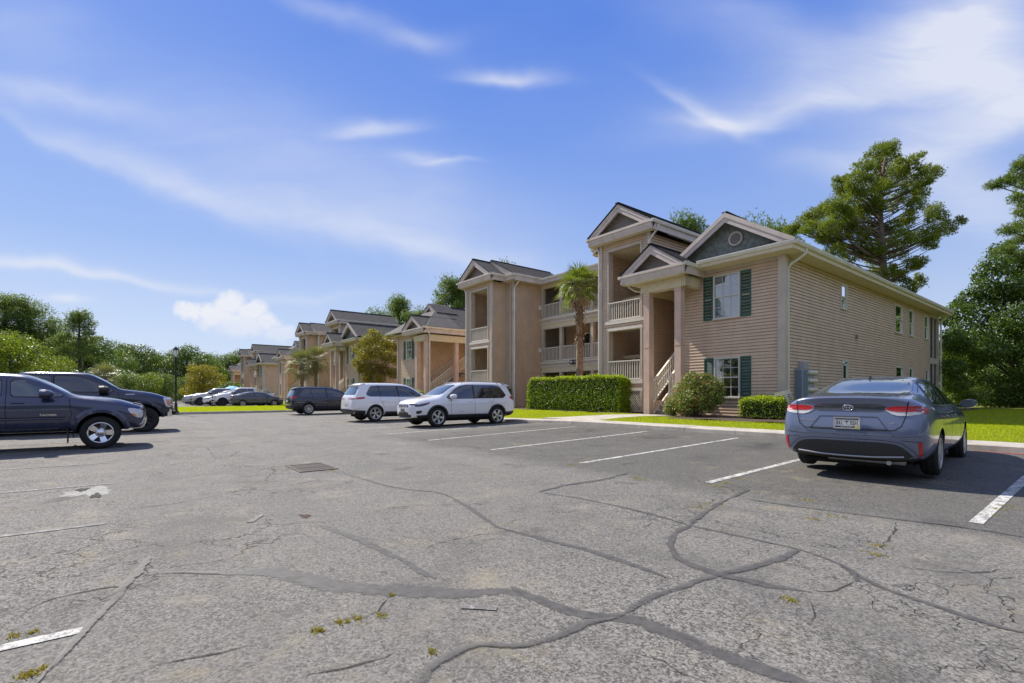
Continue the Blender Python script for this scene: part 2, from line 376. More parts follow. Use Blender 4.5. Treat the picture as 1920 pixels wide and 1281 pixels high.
def grid_uv(name, us, vs, zf, m, kind='structure'):
    b = MB()
    for i, u in enumerate(us):
        for j, v in enumerate(vs): b.v.append(Vector((u, v, zf(u, v))))
    n = len(vs)
    for i in range(len(us)-1):
        for j in range(n-1):
            b.f.append((i*n+j, (i+1)*n+j, (i+1)*n+j+1, i*n+j+1)); b.mi.append(0); b.sm.append(True)
    o = b.obj(name, m); o.rotation_euler = (0, 0, ANG); return tag(o, kind=kind)
def rng(a, b, st): n = max(1, int(round((b-a)/st))); return [a+(b-a)*i/n for i in range(n+1)]
b = MB(); b.face([(-1500, -400, -.15), (1500, -400, -.15), (1500, 2400, -.15), (-1500, 2400, -.15)]); tag(b.obj('ground', M['field']), kind='structure')
lot_us = rng(-300, -60, 10)[:-1]+rng(-60, 44, 1)
lot_vs = [-60, -40, -20, -10]+rng(-8, 6.2, 2)[1:]+rng(6.2, 12.84, .6)[1:]
grid_uv('parking_lot', lot_us, lot_vs, lambda u, v: gz(u, min(v, 12.84)), M['asphalt'])
def lawn_z(u, v): return gz(u, max(v, 12.87))
grid_uv('lawn', lot_us, [13.5, 14, 14.5, 15, 15.5, 16, 17, 20, 30, 40, 60, 90], lambda u, v: lawn_z(u, v)-.012, M['lawn'])
# island between the two parts of the lot
def isl_z(u, v): return .17
b = MB(); pts = []
def island(name, u0, u1, v0, v1, z=.15, r=1.0):
    out = []
    for (cu, cv, a0) in ((u1-r, v0+r, -90), (u1-r, v1-.01, 0), (u0+r, v1-.01, 90), (u0+r, v0+r, 180)):
        if cv > v1-.1: out.append((cu+(r if a0 == 0 else -r), cv)); continue
        for k in range(7): a = R(a0+15*k); out.append((cu+r*math.cos(a), cv+r*math.sin(a)))
    kb = MB(); inn = [(u0+(u1-u0)/2+(p[0]-(u0+u1)/2)*(1-.3/(u1-u0)), p[1]+(.15 if p[1] < v0+r else 0)) for p in out]
    n = len(out)
    for i in range(n):
        a, c = out[i], out[(i+1) % n]; ai, ci = inn[i], inn[(i+1) % n]
        kb.face([(a[0], a[1], -.02), (c[0], c[1], -.02), (c[0], c[1], z), (a[0], a[1], z)])
        kb.face([(a[0], a[1], z), (c[0], c[1], z), (ci[0], ci[1], z), (ai[0], ai[1], z)])
    o = kb.obj('kerb', M['concrete'], kind='structure'); o.rotation_euler = (0, 0, ANG)
    gb = MB(); gb.face([(p[0], p[1], z-.01) for p in inn]); o = gb.obj(name, M['lawn'], kind='structure'); o.rotation_euler = (0, 0, ANG)
island('lawn', -52.0, -36.9, 1.4, 12.9)
island('lawn', -112, -103, 7.0, 12.9)
# kerb with broad concrete top, cast in lengths
kroot = empty('sidewalk', (0, 0, 0), ANG); tag(kroot, kind='structure')
random.seed(4)
slabs = rng(-37, 42, 1.52)
for i in range(len(slabs)-1):
    u0, u1 = slabs[i]+.006, slabs[i+1]-.006; sb = MB(); dz = random.uniform(-.006, .006)
    def z(u, v): return gz(u, 12.9)+dz+(v-12.8)*.02
    n = 4
    for k in range(n):
        a, c = u0+(u1-u0)*k/n, u0+(u1-u0)*(k+1)/n
        prof = [(12.8+.0, -.06), (12.8+.012, None, -.012), (12.83, None, 0), (13.56, None, 0), (13.56, -.06)]
        def pp(u):
            zt = z(u, 12.8); return [(u, 12.8, zt-.16), (u, 12.806, zt-.02), (u, 12.83, zt), (u, 13.56, z(u, 13.56)), (u, 13.56, zt-.12)]
        A, B = pp(a), pp(c)
        for j in range(4): sb.face([A[j], B[j], B[j+1], A[j+1]][::1], 0)
    for u in (u0, u1):
        sb.face(pp(u))
    sb.obj('slab', M['concrete'], kroot)
# walkway from the kerb to the stairs
pw = empty('path', (0, 0, 0), ANG); tag(pw, kind='structure')
ctr = [(-13.7, 13.57), (-13.3, 14.1), (-12.75, 14.7), (-12.2, 15.3), (-11.75, 15.9), (-11.6, 16.42)]
wd = [1.5, 1.15, .95, .85, .8, .85]
for i in range(5):
    sb = MB(); (a, b_), (c, d) = ctr[i], ctr[i+1]; w0, w1 = wd[i], wd[i+1]; z0 = lawn_z(a, b_)+.012; z1 = lawn_z(c, d)+.012
    s0, s1 = w0, w1
    P_ = [(a-s0, b_+.01, z0), (a+s0, b_+.01, z0), (c+s1, d-.01, z1), (c-s1, d-.01, z1)]
    sb.face(P_); sb.face([(x, y, z-.1) for x, y, z in P_][::-1])
    for k in range(4): p, q_ = P_[k], P_[(k+1) % 4]; sb.face([p, (p[0], p[1], p[2]-.1), (q_[0], q_[1], q_[2]-.1), q_])
    sb.obj('slab', M['concrete'], pw)
# mulch beds along the fronts
def bed(us, v0, v1):
    grid_uv('mulch_bed', us, [v0, (v0+v1)/2, v1], lambda u, v: lawn_z(u, v)+.02+.03*math.sin(u*3.1)*math.sin(v*5), M['mulch'])
bed(rng(-10.2, -6.0, .3), 14.9, 17.75); bed(rng(-16.6, -13.2, .3), 16.0, 17.9); bed(rng(-39, -16.6, .5), 16.45, 22.0)
bed(rng(-6.0, -5.2, .2), 15.6, 40)
# painted bay lines
def linemat(name, wear, col=(.58, .57, .53)):
    m = bpy.data.materials.new(name); m.use_nodes = True; q = NG(m.node_tree); b = m.node_tree.nodes['Principled BSDF']
    t = q.n('ShaderNodeTexCoord').outputs['Object']
    f = q.m('ADD', q.m('MULTIPLY', q.noise(t, 9, 5, .75), .6), q.m('MULTIPLY', q.noise(t, 90, 3, .7), .4))
    q.put(b.inputs['Base Color'], q.mix(q.mapr(f, wear-.05, wear+.07), (.13, .125, .12, 1), (*col, 1))); b.inputs['Roughness'].default_value = .8
    return m
M['line'] = linemat('white_line_paint', .475); M['lineold'] = linemat('worn_line_paint', .56, (.42, .41, .38)); M['redpaint'] = linemat('red_paint', .47, (.5, .06, .05))
def strip(name, u0, v0, u1, v1, w, m, dz=.005):
    b = MB(); d = Vector((u1-u0, v1-v0)); L = d.length; d /= L; nrm = Vector((-d.y, d.x)); n = max(2, int(L/.5))
    for i in range(n):
        q_ = []
        for t, sg in ((i/n, -1), (i/n, 1), ((i+1)/n, 1), ((i+1)/n, -1)):
            p = Vector((u0, v0))+d*L*t+nrm*sg*w/2; q_.append((p.x, p.y, gz(p.x, min(p.y, 12.79))+dz))
        b.face(q_[::-1] if False else [q_[0], q_[3], q_[2], q_[1]])
    o = b.obj(name, m, kind='structure'); o.rotation_euler = (0, 0, ANG); return o
for u in [-.95, -3.72, -6.2, -8.95, -11.85, -14.56]: strip('parking_line', u, 6.45, u+.04, 12.1, .105, M['line'])
for u in [1.8, 4.5, 7.2, -17.3, -20.0, -22.8, -25.5, -28.2, -31.0, -33.7, -56.5, -59.3, -62, -64.8]: strip('parking_line', u, 6.6, u, 12.1, .1, M['line'])
for i in range(-2, 13):
    u = -3.45-2.72*i; strip('parking_line', u, -.15, u-.05, -5.8, .085, M['lineold' if i != 0 else 'line'])
strip('parking_line', -5.35, .95, -5.6, 1.1, .07, M['lineold'], .006); strip('parking_line', -2.3, 1.7, -2.45, 1.55, .05, M['lineold'], .006)
strip('paint_mark', -1.9, 12.66, -.7, 12.68, .07, M['redpaint'])
# crack sealer: dark smooth bands, and open cracks
def soft(m, w0, w1, mx_=1.0):
    q = NG(m.node_tree); b = m.node_tree.nodes['Principled BSDF']; u = q.xyz(q.n('ShaderNodeTexCoord').outputs['UV'])[0]; t = q.n('ShaderNodeTexCoord').outputs['Object']
    e = q.m('SUBTRACT', .5, q.m('ABSOLUTE', q.m('SUBTRACT', u, .5))); e = q.m('ADD', e, q.m('ADD', q.m('MULTIPLY', q.m('SUBTRACT', q.noise(t, 75, 4, .85), .5), .7), q.m('MULTIPLY', q.m('SUBTRACT', q.noise(t, 11, 3, .7), .5), .75)))
    a = q.mapr(e, w0, w1, 0, mx_); a = q.m('MULTIPLY', a, q.mapr(q.noise(t, 3.2, 3, .6), .3, .5, .55, 1)); q.put(b.inputs['Alpha'], a)
M['sealer'] = mat('crack_sealer', (.10, .096, .09), .62, var=.25, vs=14, bump=.4, bs=120); soft(M['sealer'], .06, .16, .76)
M['crack'] = mat('open_crack', (.03, .028, .025), .95)
M['hair'] = mat('hair_crack', (.035, .032, .028), .95); soft(M['hair'], .1, .4, .8)
def from_px(x, y, z=0.0):
    for _ in range(4):
        Yd = (z-1.25)*920/(740-y); Xw = (x-960)/920*Yd; u = DU[0]*Xw+DU[1]*Yd; v = DV[0]*Xw+DV[1]*Yd; z = gz(u, min(v, 12.79))
    return u, v
def ribbon(name, pts, w, m, seed, dz, jag=.25):
    rnd = random.Random(seed); P_ = [Vector(from_px(*p)) for p in pts]; Q = []
    for i in range(len(P_)-1):
        a, b_ = P_[i], P_[i+1]; p0 = P_[max(0, i-1)]; p3 = P_[min(len(P_)-1, i+2)]; n = max(2, int((b_-a).length/.06)); n = min(n, 60)
        for k in range(n):
            t = k/n; t2, t3 = t*t, t*t*t
            Q.append(.5*((2*a)+(b_-p0)*t+(2*p0-5*a+4*b_-p3)*t2+(3*a-p0-3*b_+p3)*t3))
    Q.append(P_[-1]); b = MB(); L = []; off = 0; wv = 0
    for i, p in enumerate(Q):
        d = (Q[min(i+1, len(Q)-1)]-Q[max(i-1, 0)]); d = d.normalized() if d.length > 1e-6 else Vector((1, 0)); nn = Vector((-d.y, d.x))
        off = off*.93+rnd.uniform(-1, 1)*(w*.12 if w > .03 else .02); wv = max(-.6, min(.6, wv*.93+rnd.uniform(-1, 1)*jag*.8))
        f = min(1, i/3, (len(Q)-1-i)/3)*.8+.2
        hw = w/2*(1+wv)*f; a1 = p+nn*(hw+off+rnd.uniform(-1, 1)*w*.04); a2 = p-nn*(hw-off+rnd.uniform(-1, 1)*w*.04)
        L.append((Vector((a1.x, a1.y, gz(a1.x, a1.y)+dz)), Vector((a2.x, a2.y, gz(a2.x, a2.y)+dz))))
    for i in range(len(L)-1): b.face([L[i][0], L[i][1], L[i+1][1], L[i+1][0]])
    me = b.mesh(name, m); uv = me.uv_layers.new(name='UVMap'); uv.data.foreach_set('uv', [c for i in range(len(L)-1) for c in (0, i*.1, 1, i*.1, 1, i*.1+.1, 0, i*.1+.1)])
    o = tag(link(name, me), kind='structure'); o.rotation_euler = (0, 0, ANG)
def l5(*p): return [(x/2, y/2+780) for x, y in p]
def l6(*p): return [(x/2+960, y/2+780) for x, y in p]
SE = [(l5((840,598),(1000,585),(1100,606),(1300,636),(1500,658),(1700,672),(1860,662))+l6((60,668),(200,712),(400,752)), .19),
 (l6((0,640),(120,690),(260,735),(420,760),(550,795),(700,852),(850,912),(1000,972),(1130,1010)), .15),
 (l5((1190,410),(1330,460),(1420,510),(1530,560),(1640,612)), .11),
 (l5((1290,215),(1350,235),(1460,265),(1560,280),(1650,290),(1750,340),(1860,410))+l6((0,430),(150,470),(300,510),(450,560),(590,612)), .09),
 (l6((95,285),(250,310),(400,340),(550,375),(670,410),(800,440),(950,475),(1075,505),(1220,555),(1300,600),(1400,650),(1550,700),(1700,750),(1850,800),(1960,820)), .075),
 (l6((670,410),(610,440),(600,500),(650,550),(770,592),(870,618),(1000,645),(1120,662)), .10),
 (l6((1075,505),(1000,540),(900,570),(780,600),(650,640),(550,672),(450,720),(400,752)), .085),
 (l6((400,760),(250,792),(150,840),(0,870))+l5((1800,860),(1720,890),(1640,930),(1580,990),(1540,1030)), .10),
 (l6((95,285),(200,260),(330,240),(430,215)), .09), (l6((890,275),(780,335),(670,410)), .12),
 (l5((560,530),(480,620),(420,700),(330,800),(260,880),(190,960),(140,1010)), .10),
 (l6((860,310),(1100,345),(1300,370),(1500,395),(1700,420),(1960,462)), .05),
 (l6((1220,555),(1270,580),(1310,625)), .10), (l5((570,592),(700,588),(850,595)), .05)]
for i, (p, w) in enumerate(SE): ribbon('crack_sealer', p, w*.76, M['sealer'], i, .003+.0007*i)
CR = [l6((1440,400),(1400,450),(1370,490),(1385,520),(1290,550)), l6((1310,622),(1240,640),(1180,655),(1130,655)), l5((1160,815),(1280,780),(1430,745),(1500,680)),
 l5((1600,500),(1700,470),(1900,440)), l5((860,235),(960,225),(1130,215),(1260,205)), l5((500,350),(700,320),(940,270),(1060,262),(1200,240)), l5((1450,350),(1600,335),(1850,330)),
 l6((1080,660),(1110,700),(1110,780)), l6((430,870),(560,925),(640,960),(720,1000)), l5((770,120),(800,150),(840,160),(900,130)), l5((1180,100),(1500,85),(1800,70)), l5((600,190),(900,150),(1300,140),(1450,130)),
 l5((1130,985),(1300,940),(1480,880)), l5((560,940),(700,900),(950,850)), l6((1840,580),(1700,600),(1500,585),(1420,560)), l5((60,760),(200,690),(420,640),(560,640))]
for i, p in enumerate(CR): ribbon('crack', p, .022, M['hair'], 50+i, .0022+.0001*i, 1.2)
# pothole with pale rim
M['pale'] = mat('pale_worn_patch', (.22, .215, .2), .8, var=.3, vs=12); soft(M['pale'], -1, -.5) if False else None
def blotch(name, x, y, ru, rv, m, seed, dz):
    rnd = random.Random(seed); u, v = from_px(x, y); b = MB(); n = 26; ph = [rnd.uniform(0, 6.28) for _ in range(4)]
    P_ = []
    for k in range(n):
        a = 2*PI*k/n; r = 1+.22*math.sin(3*a+ph[0])+.16*math.sin(5*a+ph[1])+.12*math.sin(9*a+ph[2])+.08*rnd.uniform(-1, 1)
        P_.append((u+ru*r*math.cos(a), v+rv*r*math.sin(a), gz(u, v)+dz))
    b.face(P_); o = b.obj(name, m, kind='structure'); o.rotation_euler = (0, 0, ANG)
blotch('worn_patch', 168, 923, .34, .24, M['pale'], 2, .003)
blotch('pothole', 155, 919, .13, .06, M['crack'], 3, .006); blotch('pothole', 180, 930, .17, .05, M['crack'], 6, .0065)
blotch('worn_patch', 572, 968, .09, .05, M['mulch'], 9, .003)
# storm drain grate
dr = empty('drain_grate', W3(-8.72, 2.5, 0), ANG, label='rusty iron storm drain grate set in the asphalt of the parking lot', cat='drain')
fr = MB(); 
for (x0, x1, y0, y1) in ((-.46,.46,-.31,-.27),(-.46,.46,.27,.31),(-.46,-.42,-.27,.27),(.42,.46,-.27,.27),(-.02,.02,-.27,.27)): fr.box(x0, x1, y0, y1, -.02, .014)
M['rust'] = mat('rusty_iron', (.13, .11, .10), .8, .3, var=.3, vs=20)
fr.obj('frame', M['rust'], dr); wl = MB(); wl.face([(-.42,-.27,.004),(.42,-.27,.004),(.42,.27,.004),(-.42,.27,.004)]); wl.obj('pit', M['dark'], dr)
barm = MB(); barm.box(-.2, .2, -.009, .009, .004, .012); bme = barm.mesh('bar', M['rust'])
for sx in (-.22, .22):
    for k in range(11): link('bar', bme, dr, (sx, -.24+.048*k, 0))
# ---------------------------------------------------------------- apartment building
U0, V0, Z0 = -7.42, 17.6, .45
OFF = (U0, V0, Z0)
class BB(MB):
    def __init__(s, T=None): MB.__init__(s, OFF); s.T = T
    def face(s, pts, mi=0, smooth=False): MB.face(s, [s.T @ Vector(p) for p in pts] if s.T else pts, mi, smooth)
    def raw(s, vs, fs, mi=0, smooth=False): MB.raw(s, [s.T @ Vector(p) for p in vs] if s.T else vs, fs, mi, smooth)
    def tube(s, pts, rad, **k):
        T, s.T = s.T, None
        MB.tube(s, [T @ Vector(p) for p in pts] if T else pts, rad, **k); s.T = T
def wallT(a, b, z=0):
    """frame of a wall running a->b: x along it, y out of it, z up"""
    d = (Vector(b)-Vector(a)).normalized()
    return Matrix(((d.x, d.y, 0, a[0]), (d.y, -d.x, 0, a[1]), (0, 0, 1, z), (0, 0, 0, 1)))
def siding(par, a, b, z0, z1, ops=(), m=None, name='siding', h=.115):
    T = wallT(a, b); L = (Vector(b)-Vector(a)).length; mb = BB(T); z = z0
    while z < z1-.001:
        zt = min(z+h, z1); cuts = sorted({z, zt, *[q for o in ops for q in (o[2], o[3]) if z < q < zt]})
        for c0, c1 in zip(cuts[:-1], cuts[1:]):
            zm = (c0+c1)/2; ivs = [(0, L)]
            for o in ops:
                if o[2] < zm < o[3]:
                    nv = []
                    for s, e in ivs:
                        if o[0] > s: nv.append((s, min(e, o[0])))
                        if o[1] < e: nv.append((max(s, o[1]), e))
                    ivs = [(s, e) for s, e in nv if e-s > .001]
            f = lambda q: .024-.016*(q-z)/h
            for s, e in ivs:
                if c0 == z:   # shadow slot under the lap
                    mb.face([(s, -.016, c0), (s, -.016, c0+.020), (e, -.016, c0+.020), (e, -.016, c0)]); mb.face([(s, -.016, c0+.020), (s, f(c0), c0+.020), (e, f(c0), c0+.020), (e, -.016, c0+.020)])
                    if c1-c0 > .021: mb.face([(s, f(c0), c0+.020), (s, f(c1), c1), (e, f(c1), c1), (e, f(c0), c0+.020)])
                else: mb.face([(s, f(c0), c0), (s, f(c1), c1), (e, f(c1), c1), (e, f(c0), c0)])
        z += h
    return tag(mb.obj(name, m or M['siding'], par), kind='stuff')
def bx(par, name, x0, x1, y0, y1, z0, z1, m, T=None):
    b = BB(T); b.box(x0, x1, y0, y1, z0, z1); return b.obj(name, m, par)
def window(par, a, b, x0, x1, z0, z1, cols=3, rows=2, blind=True, fw=.055, shutters=False):
    T = wallT(a, b); f = BB(T); d0, d1 = -.02, .045
    f.box(x0, x0+fw, d0, d1, z0, z1); f.box(x1-fw, x1, d0, d1, z0, z1); f.box(x0+fw, x1-fw, d0, d1, z1-fw, z1); f.box(x0+fw, x1-fw, d0, d1, z0, z0+fw)
    f.box(x0-.02, x1+.02, d1, d1+.03, z0-.03, z0+.012)
    zm = (z0+z1)/2; f.box(x0+fw, x1-fw, -.01, .03, zm-.022, zm+.022); w = f.obj('window', M['frame'], par)
    for (p0, p1, dy) in ((z0+fw, zm-.022, -.012), (zm+.022, z1-fw, .004)):
        p = BB(T); p.face([(x0+fw, dy, p0), (x0+fw, dy, p1), (x1-fw, dy, p1), (x1-fw, dy, p0)]); p.obj('pane', M['glass'], w)
        if cols > 1:
            g_ = BB(T)
            for i in range(1, cols): xx = x0+fw+(x1-x0-2*fw)*i/cols; g_.box(xx-.009, xx+.009, dy+.003, dy+.016, p0, p1)
            for i in range(1, rows): zz = p0+(p1-p0)*i/rows; g_.box(x0+fw, x1-fw, dy+.0035, dy+.0155, zz-.009, zz+.009)
            g_.obj('muntin', M['frame'], w)
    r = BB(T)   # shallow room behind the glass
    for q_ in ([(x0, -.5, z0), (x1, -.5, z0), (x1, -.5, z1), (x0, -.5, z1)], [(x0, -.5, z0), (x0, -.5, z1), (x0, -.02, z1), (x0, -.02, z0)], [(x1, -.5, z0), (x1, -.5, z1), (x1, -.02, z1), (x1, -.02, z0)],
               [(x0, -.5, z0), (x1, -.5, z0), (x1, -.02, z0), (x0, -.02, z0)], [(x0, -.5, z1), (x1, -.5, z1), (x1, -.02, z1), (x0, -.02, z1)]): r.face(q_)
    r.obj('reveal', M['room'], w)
    if blind:
        bl = BB(T); zt = z1-fw; zb = z0+fw+(0 if blind == 1 else (z1-z0)*.55); z = zt
        while z > zb: bl.face([(x0+fw, -.07, z), (x1-fw, -.07, z), (x1-fw, -.05, z-.036), (x0+fw, -.05, z-.036)]); z -= .04
        bl.obj('blind', M['blind'], w)
    if shutters:
        for s0, s1 in ((x0-.40, x0-.03), (x1+.03, x1+.40)):
            sh = BB(T); y = .045
            sh.box(s0, s0+.045, .0, y, z0-.02, z1); sh.box(s1-.045, s1, .0, y, z0-.02, z1)
            for za, zb_ in ((z0-.02, z0+.05), ((z0+z1)/2-.03, (z0+z1)/2+.03), (z1-.07, z1)): sh.box(s0+.045, s1-.045, .0, y, za, zb_)
            z = z0+.05
            while z < z1-.075:
                if abs(z+.02-(z0+z1)/2) > .05: sh.face([(s0+.045, .034, z), (s1-.045, .034, z), (s1-.045, .014, z+.032), (s0+.045, .014, z+.032)])
                z += .034
            sh.face([(s0+.04, .012, z0), (s1-.04, .012, z0), (s1-.04, .012, z1-.01), (s0+.04, .012, z1-.01)])
            sh.obj('shutter', M['shutter'], par)
    return w
BAL = {}
def railing(par, p0, p1, zb, zt, n=None, sp=.125):
    """p0,p1 (u,v); zb,zt pairs of heights at both ends"""
    a, b = Vector(p0), Vector(p1); L = (b-a).length
    zb = zb if hasattr(zb, '__len__') else (zb, zb); zt = zt if hasattr(zt, '__len__') else (zt, zt)
    T = wallT(p0, p1); m = BB(T)
    def bar(y0, y1, za, zb_, th):
        m.raw([(0, y0, za), (L, y0, zb_), (L, y1, zb_), (0, y1, za), (0, y0, za+th), (L, y0, zb_+th), (L, y1, zb_+th), (0, y1, za+th)], [(0,1,2,3),(7,6,5,4),(0,4,5,1),(1,5,6,2),(2,6,7,3),(3,7,4,0)])
    bar(-.045, .045, zt[0]-.05, zt[1]-.05, .05); bar(-.025, .025, zb[0], zb[1], .07)
    r = m.obj('railing', M['rail'], par); n = n or max(2, int(L/sp)); h = (zt[0]-.05)-(zb[0]+.07)+.02
    key = round(h, 3)
    if key not in BAL: q_ = MB(); q_.box(-.018, .018, -.018, .018, 0, h); BAL[key] = q_.mesh('baluster', M['rail'])
    for i in range(n):
        t = (i+.5)/n; p = a.lerp(b, t); z = zb[0]+.06+(zb[1]-zb[0])*t
        link('baluster', BAL[key], r, (p.x-U0, p.y-V0, z-Z0))
    return r
def slope(par, e0, e1, rdg, m=None, name='roof'):
    """shingled slope: eave e0->e1, rdg = vector from eave up to ridge"""
    e0, e1, rdg = Vector(e0), Vector(e1), Vector(rdg); L = rdg.length; n = max(2, int(L/.14)); up = rdg/L; al = (e1-e0); A = al.length; nn = al.cross(rdg).normalized()
    if nn.z < 0: nn = -nn
    b = BB(); uv = []
    for i in range(n):
        p, q_ = rdg*(i/n), rdg*((i+1)/n)
        b.face([e0+p+nn*.014, e1+p+nn*.014, e1+q_+nn*.001, e0+q_+nn*.001]); off = .15*(i % 2)
        uv += [(off, i*.14), (A+off, i*.14), (A+off, i*.14+.139), (off, i*.14+.139)]
        b.face([e0+p, e1+p, e1+p+nn*.014, e0+p+nn*.014]); uv += [(off, i*.14), (A+off, i*.14), (A+off, i*.14+.01), (off, i*.14+.01)]
    b.face([e0-nn*.05, e1-nn*.05, e1+rdg-nn*.05, e0+rdg-nn*.05][::-1]); uv += [(0, 0)]*4
    b.face([e0-nn*.05, e1-nn*.05, e1+nn*.001, e0+nn*.001]); uv += [(0, 0)]*4
    me = b.mesh(name, m or M['shingle']); l = me.uv_layers.new(name='UVMap'); l.data.foreach_set('uv', [c for t in uv for c in t])
    o = link(name, me, par); return o
def rakes(par, uL, uR, v, ze, zr, um=None, thick=.05, m=None):
    um = (uL+uR)/2 if um is None else um
    for (ua, za, ub, zb) in ((uL, ze, um, zr), (um, zr, uR, ze)):
        for k, (t0, t1, v0, v1) in enumerate(((.0, .17, v, v+.03), (.17, .36, v+.028, v+.07))):
            b = BB(); A = [(ua, v0, za-t0), (ub, v0, zb-t0), (ub, v0, zb-t1), (ua, v0, za-t1)]; B_ = [(x, v1, z) for x, y, z in A]
            b.raw(A+B_, [(0,1,2,3),(7,6,5,4),(0,4,5,1),(1,5,6,2),(2,6,7,3),(3,7,4,0)]); b.obj('rake_board', m or M['rake'], par)
def gable(par, uL, uR, vf, vb, ze, pitch, vw, cornice=True, gl=True, gr=True, tymp='siding_dark', vbl=None, um=None, zr=None, zsof=None, vwall=None):
    um = (uL+uR)/2 if um is None else um; zr = zr if zr else ze+(uR-uL)/2*pitch
    slope(par, (uR, vf-.03, ze+.03), (uR, vb, ze+.03), (um-uR, 0, zr-ze)); slope(par, (uL, vbl or vb, ze+.03), (uL, vf-.03, ze+.03), (um-uL, 0, zr-ze))
    b = BB(); b.box(um-.09, um+.09, vf-.04, vb, zr+.02, zr+.055); b.obj('ridge_cap', M['shingle'], par)
    rakes(par, uL, uR, vf, ze, zr, um)
    b = BB()   # sloping underside between rake and gable wall
    b.face([(uL, vf+.05, ze-.1), (um, vf+.05, zr-.1), (um, vw, zr-.1), (uL, vw, ze-.1)]); b.face([(um, vf+.05, zr-.1), (uR, vf+.05, ze-.1), (uR, vw, ze-.1), (um, vw, zr-.1)]); b.obj('soffit', M['soffit'], par)
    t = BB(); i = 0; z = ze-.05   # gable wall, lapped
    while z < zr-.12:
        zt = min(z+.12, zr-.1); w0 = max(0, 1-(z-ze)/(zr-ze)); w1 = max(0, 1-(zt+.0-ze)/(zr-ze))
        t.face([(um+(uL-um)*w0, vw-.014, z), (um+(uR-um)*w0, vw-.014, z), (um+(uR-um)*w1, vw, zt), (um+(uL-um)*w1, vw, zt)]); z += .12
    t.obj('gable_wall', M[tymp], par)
    zs = zsof or ze-.38; vwl = vwall or vf+.5
    if cornice:
        prof = [(vw, ze+.1), (vf-.02, ze-.0), (vf-.02, ze-.10), (vf+.03, ze-.13), (vf+.03, ze-.2), (vf+.1, ze-.37), (vf+.12, ze-.385)]
        c = BB()
        for p, q_ in zip(prof[:-1], prof[1:]): c.face([(uL, p[0], p[1]), (uR, p[0], p[1]), (uR, q_[0], q_[1]), (uL, q_[0], q_[1])])
        for u in (uL, uR): c.face([(u, a, z) for a, z in prof])
        c.obj('cornice', M['rake'], par)
        s = BB(); s.face([(uL, vf+.12, zs), (uR, vf+.12, zs), (uR, vwl, zs+.03), (uL, vwl, zs+.03)]); s.obj('soffit', M['soffit'], par)
    for on, u, sg, ve in ((gl, uL, -1, vbl or vb), (gr, uR, 1, vb)):
        if on: gutter(par, (u+sg*.055, vf-.02), (u+sg*.055, ve), ze)
        f = BB(); f.box(*sorted((u, u-sg*.03)), vf+.12, ve, ze-.385, ze-.02); f.obj('fascia', M['rake'], par)
    return zr
def gutter(par, a, b, zt, name='gutter'):
    T = wallT(a, b); L = (Vector(b)-Vector(a)).length; g_ = BB(T)
    pr = [(-.055, zt), (-.055, zt-.12), (.02, zt-.12), (.045, zt-.07), (.06, zt-.02), (.06, zt+.005), (.05, zt+.005), (.045, zt-.03), (-.045, zt-.06)]
    for p, q_ in zip(pr, pr[1:]+pr[:1]): g_.face([(0, p[0], p[1]), (L, p[0], p[1]), (L, q_[0], q_[1]), (0, q_[0], q_[1])])
    for x in (0, L): g_.face([(x, y, z) for y, z in pr])
    return g_.obj(name, M['gutter'], par)
def downspout(par, pts, r=.045):
    b = BB(); b.tube(pts, r, n=8, smooth=True); return b.obj('downspout', M['gutter'], par)
def cb(par, u, v, z0, z1, s=.09, m='trim', name='corner_board'):
    return bx(par, name, u-s, u+s, v-s, v+s, z0, z1, M[m])
def beadboard(par, a, b, z0, z1, th=.08):
    T = wallT(a, b); L = (Vector(b)-Vector(a)).length; m = BB(T); m.box(0, L, -th, 0, z0, z1); x = .03
    while x < L-.05: m.box(x, x+.05, .0, .012, z0+.002, z1-.002); x += .085
    return m.obj('beadboard_panel', M['soffit'], par)
def steps(par, u0, u1, v0, z0, n, run=.22, rise=.18):
    for k in range(n):
        bx(par, 'step', u0, u1, v0+k*run, v0+(k+1)*run+.02, z0+k*rise, z0+(k+1)*rise-.03, M['siding_dark'])
        bx(par, 'tread', u0-.01, u1+.01, v0+k*run-.03, v0+(k+1)*run, z0+(k+1)*rise-.028, z0+(k+1)*rise, M['trim'])
